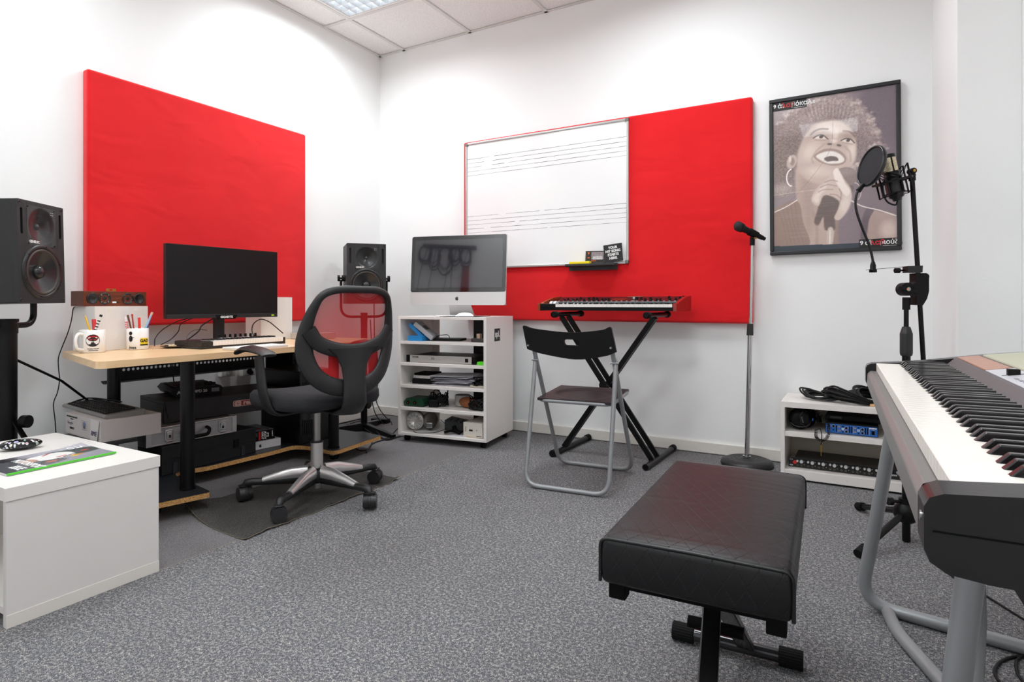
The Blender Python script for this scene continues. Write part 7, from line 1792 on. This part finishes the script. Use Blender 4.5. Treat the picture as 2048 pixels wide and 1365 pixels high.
# ------------------------------------------------------------------ padded piano bench
bn = thing('piano_bench', 'black quilted padded piano bench on a black x frame in the foreground', 'bench', (2.972, -2.262, 0.0), 2.4)
BW, BL, BT = 0.305, 0.585, 0.083
m, N, L, b = nodes('quilted_leatherette'); tc = N.new('ShaderNodeTexCoord'); sp = N.new('ShaderNodeSeparateXYZ'); L.new(tc.outputs['Object'], sp.inputs[0])
hgt = math_node(N, L, 'MULTIPLY', sp.outputs['Z'], 1.0)
xx = sp.outputs['X']; yy = math_node(N, L, 'SUBTRACT', sp.outputs['Y'], hgt)
def stitch(a_, b2):
    s_ = math_node(N, L, 'ADD', math_node(N, L, 'MULTIPLY', xx, a_), math_node(N, L, 'MULTIPLY', yy, b2))
    t_ = math_node(N, L, 'SUBTRACT', math_node(N, L, 'MULTIPLY', xx, b2), math_node(N, L, 'MULTIPLY', yy, a_))
    q = math_node(N, L, 'ABSOLUTE', math_node(N, L, 'SUBTRACT', math_node(N, L, 'FRACT', math_node(N, L, 'MULTIPLY', s_, 1 / 0.030)), 0.5))
    ln = rng(q, 0.0, 0.035, 1.0, 0.0)
    dots = math_node(N, L, 'GREATER_THAN', math_node(N, L, 'SINE', math_node(N, L, 'MULTIPLY', t_, 2 * PI / 0.0052)), -0.1)
    pil = rng(q, 0.0, 0.12, 1.0, 0.0)
    return math_node(N, L, 'MULTIPLY', ln, dots), pil
l1, p1_ = stitch(0.86, 0.51); l2, p2_ = stitch(0.86, -0.51)
ln = math_node(N, L, 'MAXIMUM', l1, l2); pil = math_node(N, L, 'MAXIMUM', p1_, p2_)
hsum = math_node(N, L, 'ADD', math_node(N, L, 'MULTIPLY', ln, -1.0), math_node(N, L, 'MULTIPLY', pil, -0.12))
hsum = math_node(N, L, 'ADD', hsum, math_node(N, L, 'MULTIPLY', noise(700, 2), 0.18))
bp = N.new('ShaderNodeBump'); bp.inputs['Strength'].default_value = 0.55; bp.inputs['Distance'].default_value = 0.0012; L.new(hsum, bp.inputs['Height'])
mpw = N.new('ShaderNodeMapping'); mpw.inputs['Scale'].default_value = (3, 16, 3); L.new(tc.outputs['Object'], mpw.inputs[0])
bp2 = N.new('ShaderNodeBump'); bp2.inputs['Strength'].default_value = 0.35; bp2.inputs['Distance'].default_value = 0.006; L.new(noise(1.5, 1, 0.5, mpw.outputs[0]), bp2.inputs['Height']); L.new(bp2.outputs[0], bp.inputs['Normal'])
L.new(bp.outputs[0], b.inputs['Normal'])
L.new(mixc(ln, '111113', '050506'), b.inputs['Base Color']); b.inputs['Roughness'].default_value = 0.42; b.inputs['Specular IOR Level'].default_value = 0.38
g = B()
def cush(u, v, w):  # superellipse-ish rounded box
    pass
zc0 = 0.452 - BT
nx, ny, nz = 16, 26, 8
def rbox(p):
    x, y, z = p
    r = 0.016 if False else 0.018
    hx, hy = BW / 2, BL / 2
    # bulge of the top and sides
    return Vector((x * (1 + 0.012 * math.sin(PI * (z - zc0) / BT)), y * (1 + 0.006 * math.sin(PI * (z - zc0) / BT)), z + 0.007 * (1 - (x / hx) ** 2) * (1 - (y / hy) ** 4) * (1 if z > zc0 + BT / 2 else 0)))
bm2 = bmesh.new(); bmesh.ops.create_cube(bm2, size=1.0)
for v in bm2.verts: v.co = Vector((v.co.x * BW, v.co.y * BL, (v.co.z + .5) * BT + zc0))
bmesh.ops.bevel(bm2, geom=[e for e in bm2.edges], offset=0.013, segments=4, profile=0.5, affect='EDGES')
for _ in range(4):
    ed = [e for e in bm2.edges if e.calc_length() > 0.045]
    if not ed: break
    bmesh.ops.subdivide_edges(bm2, edges=ed, cuts=1, use_grid_fill=True)
for v in bm2.verts: v.co = rbox(v.co)
for f in bm2.faces: f.smooth = True
me = bpy.data.meshes.new('cushion'); bm2.to_mesh(me); bm2.free(); me.materials.append(m)
o = bpy.data.objects.new('cushion', me); COL.objects.link(o); o.parent = bn
g = B()
for s in (-1, 1):
    hx, hy = BW / 2 + 0.001, s * (BL / 2 - 0.004); zt, zb_ = 0.452 - 0.003, zc0 + 0.004
    g.tube(fillet([(-hx, hy, zb_), (-hx, hy, zt - 0.001), (0, hy, zt + 0.001), (hx, hy, zt - 0.001), (hx, hy, zb_)], [0, 0.016, 0.02, 0.016, 0], 5), 0.0032, 8)
g.build('piping', M('piping_black', '101011', 0.35), bn)
g = B()
for s in (-1, 1):
    g.box(s * 0.128 - 0.015, -BL / 2 + 0.018, zc0 - 0.030, s * 0.128 + 0.015, -BL / 2 + 0.046, zc0 + 0.002); g.box(s * 0.128 - 0.015, BL / 2 - 0.046, zc0 - 0.030, s * 0.128 + 0.015, BL / 2 - 0.018, zc0 + 0.002)
    g.box(s * 0.128 - 0.011, -BL / 2 + 0.03, zc0 - 0.012, s * 0.128 + 0.011, BL / 2 - 0.03, zc0 + 0.001)
g.box(-0.125, -BL / 2 + 0.022, zc0 - 0.012, 0.125, -BL / 2 + 0.034, zc0 + 0.001); g.box(-0.125, BL / 2 - 0.034, zc0 - 0.012, 0.125, BL / 2 - 0.022, zc0 + 0.001)
g.build('under_frame', black_matte, bn, 0.002)
fbm = M('bench_metal', '101011', 0.25, coat=0.3)
for s in (-1, 1):
    y = s * 0.265
    g = B(); g.cyl((-0.145, y, 0.022), (0.145, y, 0.022), 0.0155, n=22); g.build('foot_tube', M('bench_tube', '4a4a4c', 0.15, 0.7), bn)
    for e in (-1, 1):
        g = B(); prof = circ(0, 0, 0.0215, 44); prof = [((0.0225 if i % 2 else 0.0205) * math.cos(2 * PI * i / 44), (0.0225 if i % 2 else 0.0205) * math.sin(2 * PI * i / 44)) for i in range(44)]
        x0 = e * 0.150; g.plate(prof, t=0.052, T=frame((x0 if e > 0 else x0 + 0.052, y, 0.0225), (0, 1, 0), (0, 0, 1))); g.build('ribbed_rubber_foot', rubber, bn, 0.001, 1)
g = B(); g.bar((0.012, -0.255, 0.030), (-0.02, 0.115, zc0 - 0.002), 0.036, 0.016, up=(0, 0, 1)); g.build('cross_leg', fbm, bn, 0.003)
g = B(); g.bar((0.025, 0.255, 0.030), (-0.015, -0.115, zc0 - 0.002), 0.040, 0.016, up=(0, 0, 1)); g.build('cross_leg', fbm, bn, 0.003)
g = B(); g.box(-0.055, 0.0, zc0 - 0.075, -0.020, 0.03, zc0 - 0.002); g.box(-0.052, 0.004, zc0 - 0.115, -0.024, 0.026, zc0 - 0.075); g.cyl((-0.06, 0.0, 0.19), (0.05, 0.0, 0.19), 0.012, n=16); g.build('height_lock', black_matte, bn, 0.002)

# ------------------------------------------------------------------ carpet offcut under the chair
m, N, L, b = nodes('offcut_carpet'); tc = N.new('ShaderNodeTexCoord')
cA = mixc(rng(noise(420, 2), 0.4, 0.66), '2b2b2c', '726f6b')
L.new(mixc(rng(noise(3, 3), 0.3, 0.8, ), cA, '3c3938'), b.inputs['Base Color']); b.inputs['Roughness'].default_value = 0.97; b.inputs['Specular IOR Level'].default_value = 0.1
bp = N.new('ShaderNodeBump'); bp.inputs['Strength'].default_value = 0.7; bp.inputs['Distance'].default_value = 0.004; L.new(noise(350, 2), bp.inputs['Height']); L.new(bp.outputs[0], b.inputs['Normal'])
mt = thing('carpet_offcut', 'dark loose carpet offcut with frayed edges under the swivel chair', 'mat', (0.95, -1.65, 0.0))
# corners a (left, lifted by the caster), b (front), c (right), d (back)
cA_, cB_, cC_, cD_ = Vector((0.785, -2.05, 0)), Vector((1.295, -2.142, 0)), Vector((1.285, -1.275, 0)), Vector((0.80, -1.24, 0))
def matp(u, v):
    p = (cA_ * (1 - u) + cB_ * u) * (1 - v) + (cD_ * (1 - u) + cC_ * u) * v
    e = 0.004 * math.sin(v * 37) * (1 if u > 0.98 else 0) + 0.003 * math.sin(v * 91) * (1 if u > .98 else 0)
    lift = 0.030 * max(0, 1 - u * 1.6) ** 2 * max(0, 1 - v * 5.0) + 0.006 * max(0, u - 0.93) / 0.07 * (0.5 + 0.5 * math.sin(v * 13)) + 0.010 * max(0, u + v - 1.93) / .07
    return Vector((p.x - 0.95 + e, p.y + 1.65 - 0.035 * math.sin(PI * u) * (1 - v) ** 4 * 0.6, 0.0042 + lift))
g = B(); g.grid(lambda u, v: matp(u, v), 60, 60); g.grid(lambda u, v: matp(u, v) - Vector((0, 0, 0.0036)), 60, 60, flip=True)
edge = [matp(u / 60, 0) for u in range(61)] + [matp(1, v / 60) for v in range(1, 61)]
for a_, c_ in zip(edge, edge[1:]): g.add([a_, c_, c_ - Vector((0, 0, .0036)), a_ - Vector((0, 0, .0036))], [(3, 2, 1, 0)])
g.build('pile', m, mt)
g = B(); rs = random.Random(5)
for k in range(60):
    i = rs.randrange(len(edge) - 1); p = edge[i]; q = Vector((rs.uniform(-.012, .016), rs.uniform(-.016, .004), -p.z + 0.002))
    g.tube([p - Vector((0, 0, .002)), p + q * 0.5 + Vector((0, 0, 0.002)), p + q], 0.0006, 4)
g.tube([e_ - Vector((0, 0, 0.002)) for e_ in edge], 0.0016, 6)
g.build('frayed_edge', M('fray', '6f6758', 0.9), mt)

# ------------------------------------------------------------------ power sockets, cables, pedal
wp = M('socket_white', 'dcd9d4', 0.35)
for i, (y, z, lb) in enumerate(((-1.325, 0.462, 'white wall socket with a white plug, left of the pair under the desk'), (-1.19, 0.452, 'white wall socket with a black plug, right of the pair under the desk'))):
    t = thing('wall_socket', lb, 'wall socket', (0.0005, y, z), 90)
    B().box(-0.045, -0.040, -0.03, 0.045, 0.0, 0.045).build('housing', wp, t, 0.006)
    g = B(); g.cyl((0.0, -0.040, 0.0), (0.0, -0.062, -0.012), 0.018, 0.013, n=18); g.build('plug', wp if i == 0 else black_pl, t, 0.003)
def cable(label, pts, r=0.0028, mat=cable_m, k=8, name='cable', group=None, n=8):
    o = B().tube(smooth_path(pts, k), r, n).build(name, mat, None, loc=(0, 0, 0)); tag(o, label, 'cable', group); return o
cable('thin black cable running down from the brown speaker past the desk corner', [PX(150, 614, 2.62), PX(146, 619, 2.64), PX(143, 640, 2.66), PX(135, 668, 2.68), PX(124, 695, 2.70), PX(117, 716, 2.70), PX(117, 735, 2.70), PX(119, 760, 2.70), PX(115, 785, 2.70), PX(107, 808, 2.70), PX(110, 840, 2.70), PX(112, 868, 2.70)], 0.0022)
cable('thin black cable looping behind the pen mug and the monitor', [PX(309, 692, 2.75), PX(311, 676, 2.80), PX(325, 660, 2.88), PX(345, 648, 2.93), PX(365, 640, 2.98), (0.36, -1.66, 0.80)], 0.0022, group='cables behind the monitor')
cable('thin black cable running down from the left of the monitor to the desk', [(0.36, -1.655, 0.81), PX(366, 645, 2.98), PX(357, 663, 2.95), PX(342, 679, 2.90), PX(322, 690, 2.82)], 0.0022, group='cables behind the monitor')
cable('thick black cable from the monitor back down behind the midi keyboard', [(0.36, -1.60, 0.80), PX(406, 650, 3.05), PX(398, 662, 3.03), PX(385, 673, 3.02), PX(372, 682, 3.0)], 0.0032, group='cables behind the monitor')
cable('grey cable loop left of the monitor stand', [PX(373, 684, 3.02), PX(375, 672, 3.05), PX(386, 662, 3.08), PX(400, 659, 3.1), PX(414, 661, 3.12)], 0.002, M('cable_grey', '5c5e62', 0.4), group='cables behind the monitor')
cable('black cable arching in front of the tall white box to the mini computer', [PX(509, 677, 3.15), PX(504, 661, 3.2), PX(508, 647, 3.22), PX(522, 639, 3.25), PX(538, 644, 3.28), PX(552, 655, 3.32), PX(566, 667, 3.36)], 0.0028)
cable('left black cable hanging beside the corner speaker pole', [PX(741, 640, 3.75), PX(743, 700, 3.75), PX(744, 790, 3.8), PX(748, 820, 3.85), PX(757, 838, 3.9), PX(768, 849, 3.95)], 0.003, group='speaker cables in the corner')
cable('right black cable hanging in the room corner', [PX(748, 600, 3.78), PX(749, 700, 3.80), PX(751, 790, 3.9), PX(758, 816, 3.98), PX(770, 833, 4.05), PX(781, 843, 4.1), PX(784, 850, 4.08)], 0.003, group='speaker cables in the corner')
def fl(u, v, z=0.004): # floor point under an image point
    l = (u - 1024) / FPX; zz = -(v - 608.03) / FPX; S_, C_ = math.sin(.5218), math.cos(.5218); d = (0.8569 - z) / -zz
    return (3.2222 + d * (-S_ + l * C_), -3.5472 + d * (C_ + l * S_), z)
cable('black cable on the floor curving from the corner towards the cart', [fl(700, 848, .01), fl(722, 843, .02), fl(742, 850, .03), fl(756, 866, .02), fl(766, 877), fl(780, 873), fl(795, 858, .004), fl(812, 848)], 0.003, group='cables lying on the floor in the corner')
cable('black cable loop on the floor beside the low desk shelf', [fl(694, 850, .01), fl(718, 852, .02), fl(736, 862, .03), fl(745, 868, .02), fl(758, 876), fl(775, 881), fl(800, 874), fl(820, 876)], 0.003, group='cables lying on the floor in the corner')
cable('tangled black cable under the right end of the desk shelf', [fl(705, 894, .02), fl(722, 902), fl(738, 897), fl(745, 884, .01), fl(741, 892), fl(733, 906), fl(737, 897), fl(752, 885), fl(800, 873)], 0.0035, group='cables lying on the floor in the corner')
cable('black cable lying flat behind the corner speaker stand', [fl(650, 855), fl(690, 846), fl(720, 840), fl(745, 848), fl(775, 846)], 0.003, group='cables lying on the floor in the corner')
dp = thing('power_brick', 'flat black power brick on the floor in the room corner', 'power adapter', fl(762, 846, 0.0005), 10)
B().box(-0.07, -0.025, 0, 0.06, 0.03, 0.03).build('brick', black_pl, dp, 0.004)
cable('black cable hanging behind the far side of the desk tray', [(0.15, -1.72, 0.60), (0.15, -1.72, 0.50), (0.155, -1.715, 0.42), (0.15, -1.71, 0.405)], 0.003)
cable('black cable hanging from the piano near the bottom right corner', [fl(2048, 1010, .5), (3.55, -2.55, 0.30), (3.50, -2.45, 0.12), (3.60, -2.30, 0.006), (3.66, -2.15, 0.005)], 0.004, group='piano cables')
cable('black cable curled on the floor at the bottom right corner', [fl(2060, 1312), fl(2020, 1316), fl(1995, 1330), fl(1990, 1350), fl(2010, 1375), fl(2050, 1390)], 0.0035, group='piano cables')
cable('black cable loop on the floor at the very bottom right corner', [fl(2060, 1308), fl(2035, 1320), fl(2034, 1345), fl(2050, 1370)], 0.0035, group='piano cables')
cable('grey cable crossing the floor from under the piano stand', [fl(1946, 1350), fl(1960, 1362), fl(1970, 1380), fl(1990, 1400)], 0.0035, group='piano cables')
cable('thin cable on the carpet behind the near piano leg', [fl(1850, 1100, 0.004), fl(1900, 1150), fl(1960, 1185), fl(2048, 1240)], 0.003, group='piano cables')
# rod and bracket seen against the left wall beside the flat box belong to the stand; dark strip on the floor behind the cart
# ------------------------------------------------------------------ wall behind the camera: cable rack mirrored in the screen
rk2 = thing('cable_rack', 'black wall rack with hooks for cables on the wall behind the camera', 'wall rack', (0.42, YF + 0.002, 2.20), 180)
B().box(-0.35, -0.030, -0.025, 0.35, 0.0, 0.025).build('rail', black_matte, rk2, 0.002)
for i in range(6): 
    x = -0.31 + i * 0.125
    g = B(); g.tube([(x, -0.03, 0.0), (x, -0.09, -0.005), (x, -0.10, 0.02)], 0.005, 8); g.build('hook', steel, rk2)
def hung(label, xw, drop, w, seed, mat=cable_m, tail=0.4, n=6, z0=2.19, r=0.0045):
    rs = random.Random(seed); pts = []
    for k in range(n):
        s_ = rs.uniform(0.75, 1.1)
        for q in range(12):
            a = 2 * PI * q / 12 + PI / 2
            pts.append((xw + w * s_ * math.cos(a) + rs.uniform(-.008, .008), YF + 0.07 + rs.uniform(-.02, .02), z0 - drop / 2 * s_ + drop / 2 * s_ * math.sin(a)))
    pts += [(xw + rs.uniform(-.05, .05), YF + 0.07, z0 - drop - 0.1), (xw + rs.uniform(-.08, .08), YF + 0.06, z0 - drop - tail)]
    o = B().tube(smooth_path(pts, 3), r, 6).build('hanging_cable', mat, None, loc=(0, 0, 0)); tag(o, label, 'cable', 'cables hanging on the wall rack'); return o
hung('black cable coil hanging at the right end of the wall rack, beside the side wall', 0.11, 0.26, 0.09, 1)
hung('tangled black cable coil hanging second from the side wall on the rack', 0.235, 0.30, 0.07, 2)
hung('large black cable coil hanging in the middle of the wall rack', 0.375, 0.38, 0.10, 3, tail=0.5)
hung('dense black cable coil hanging right of the middle on the wall rack', 0.50, 0.24, 0.07, 4, n=9)
hung('black coil over the red strap at the end of the wall rack', 0.64, 0.26, 0.07, 5, n=9, tail=0.15)
rs_ = thing('red_bag', 'long red fabric bag hanging from the end hook of the wall rack', 'bag', (0.64, YF + 0.045, 1.25))
g = B(); g.grid(lambda u, v: ((u - .5) * (0.15 - 0.07 * v) + 0.01 * v, 0.025 * math.sin(u * PI) + 0.006 * math.sin(u * 25), v * 0.70), 20, 8); g.grid(lambda u, v: ((u - .5) * (0.15 - 0.07 * v) + 0.01 * v, -0.012, v * 0.70), 4, 8, flip=True); g.build('bag', M('dark_red_fabric', 'a3161c', 0.8), rs_)

# ------------------------------------------------------------------ third level: marks, screws and feet belong to the part that carries them
SUBS = {'studio_monitor': {'lettering': 'waveguide', 'indicator_print': 'waveguide', 'tweeter_dome': 'waveguide', 'screws': 'baffle', 'grille_sockets': 'baffle', 'woofer_surround': 'woofer_ring', 'woofer_cone': 'woofer_ring', 'dust_cap': 'woofer_ring'},
 'whiteboard': {'staff_lines': 'writing_surface', 'corner_cap': 'frame'}, 'framed_poster': {'caption_lettering': 'caption_strip', 'caption_rule': 'caption_strip'},
 'shelf_cart': {'sticker_lettering': 'sticker', 'sticker': 'side_panel'}, 'card': {'lettering': 'sheet'}, 'flyer': {'lettering': 'sheet', 'photo_print': 'sheet', 'orange_mark': 'sheet'},
 'desktop_computer': {'fruit_logo': 'shell', 'screen': 'bezel'}, 'monitor': {'lettering': 'badge_plate', 'sticker': 'chin'},
 'office_chair': {'caster_hood': 'caster_wheel', 'base_arm_tip': 'base_arm', 'sleeve_ring': 'gas_lift_sleeve'}, 'boom_stand': {'rubber_foot': 'leg', 'hub_knob': 'leg_hub', 'joint_washer': 'joint_disc', 'joint_mark': 'joint_disc', 'boom_knob': 'boom_clamp'},
 'computer_desk': {'caster_bracket': 'caster'}, 'keyboard_stand': {'foot_cap': 'foot_bar', 'foot_bar_end': 'foot_bar', 'arm_cap': 'support_arm'},
 'mug': {'emblem': 'mug_body', 'emblem_red': 'mug_body', 'emblem_band': 'mug_body', 'emblem_lettering': 'mug_body', 'small_lettering': 'mug_body', 'yellow_label': 'mug_body', 'label_strip': 'mug_body', 'label_lettering': 'mug_body', 'figure_head': 'mug_body', 'figure_body': 'mug_body', 'figure_arm': 'mug_body'},
 'small_speaker': {'screws': 'driver', 'badge': 'cabinet', 'badge_dark': 'cabinet'}, 'aluminium_case': {'keyhole': 'latch'},
 'equipment_box': {'logo_border': 'carton', 'logo_ground': 'carton', 'logo_lettering': 'carton'}, 'midi_controller': {'lettering': 'body', 'badge': 'body'},
 'tablet_box': {'fruit_logo': 'carton'}, 'software_box': {'lettering': 'carton', 'small_print': 'carton', 'red_stripe': 'carton', 'cover_mark': 'cover'},
 'cardboard_box': {'handwriting': 'tape_flap', 'print_lettering': 'carton', 'round_print': 'carton', 'postmark_lines': 'carton', 'print': 'carton', 'label_patch': 'sleeve'},
 'magazine': {'title_lettering': 'cover', 'headline_lettering': 'cover'}, 'rack_unit': {'lettering': 'faceplate', 'emblem': 'faceplate', 'power_switch': 'faceplate'},
 'headphone_amplifier': {'lettering': 'faceplate', 'red_badge': 'faceplate', 'rack_slot': 'faceplate', 'knob': 'faceplate', 'small_knob': 'faceplate', 'jack_socket': 'faceplate', 'led': 'faceplate'},
 'blue_mixer': {'lettering': 'front_panel', 'knob': 'front_panel', 'knob_ring': 'front_panel', 'jack_socket': 'front_panel', 'meter_slots': 'front_panel', 'panel_print': 'front_panel'},
 'headphones': {'cup_lettering': 'ear_cup', 'blue_mark': 'ear_cup', 'jack_plug': 'coiled_cord'}, 'audio_interface': {'socket_ring': 'socket'}, 'cable_rack': {'hook': 'rail'},
 'folding_chair': {'rivets': 'backrest'}, 'digital_piano': {'case_seam': 'end_block', 'headphone_socket': 'end_block', 'volume_slider': 'control_panel', 'slider_slot': 'control_panel', 'panel_button': 'control_panel', 'red_print': 'control_panel'},
 'synthesizer': {'knob': 'control_panel', 'button': 'control_panel', 'display': 'control_panel', 'big_knob': 'control_panel', 'stylus': 'control_panel'}, 'piano_bench': {'ribbed_rubber_foot': 'foot_tube', 'piping': 'cushion'},
 'studio_microphone': {'grille_band': 'grille', 'elastic_bands': 'shock_mount', 'mount_screw': 'mount_arm'}, 'pop_filter': {'clamp_screw': 'clamp', 'clamp_arm': 'clamp', 'neck_head': 'gooseneck', 'neck_base': 'gooseneck'},
 'microphone_stand': {'base_collar': 'base', 'clip_screw': 'clip_socket'}, 'drum_machine': {'pad': 'body'}, 'storage_box': {'cover_cap': 'carcass'}, 'speaker_stand': {'yoke_knob': 'yoke', 'yoke_bracket': 'yoke'}, 'computer_keyboard': {'keycap': 'base', 'space_bar': 'base'}, 'old_keyboard': {'keycap': 'key_deck'}}
bn_ = lambda o: o.name.split('.')[0]
def centre(o):
    bb = [Vector(c) for c in o.bound_box]; return sum(bb, Vector()) / 8 + o.location
for root in [o for o in bpy.data.objects if o.parent is None and bn_(o) in SUBS]:
    rules = SUBS[bn_(root)]; ch_ = list(root.children)
    for c in ch_:
        tgt = rules.get(bn_(c))
        cand = [p_ for p_ in ch_ if tgt and bn_(p_) == tgt]
        if not cand: continue
        cc_ = centre(c); best = min(cand, key=lambda p_: (centre(p_) - cc_).length)
        mb = Matrix.LocRotScale(best.location, best.rotation_euler, None); mc_ = Matrix.LocRotScale(c.location, c.rotation_euler, None)
        c.parent = best; mm_ = mb.inverted() @ mc_
        c.location = mm_.to_translation(); c.rotation_euler = mm_.to_euler()
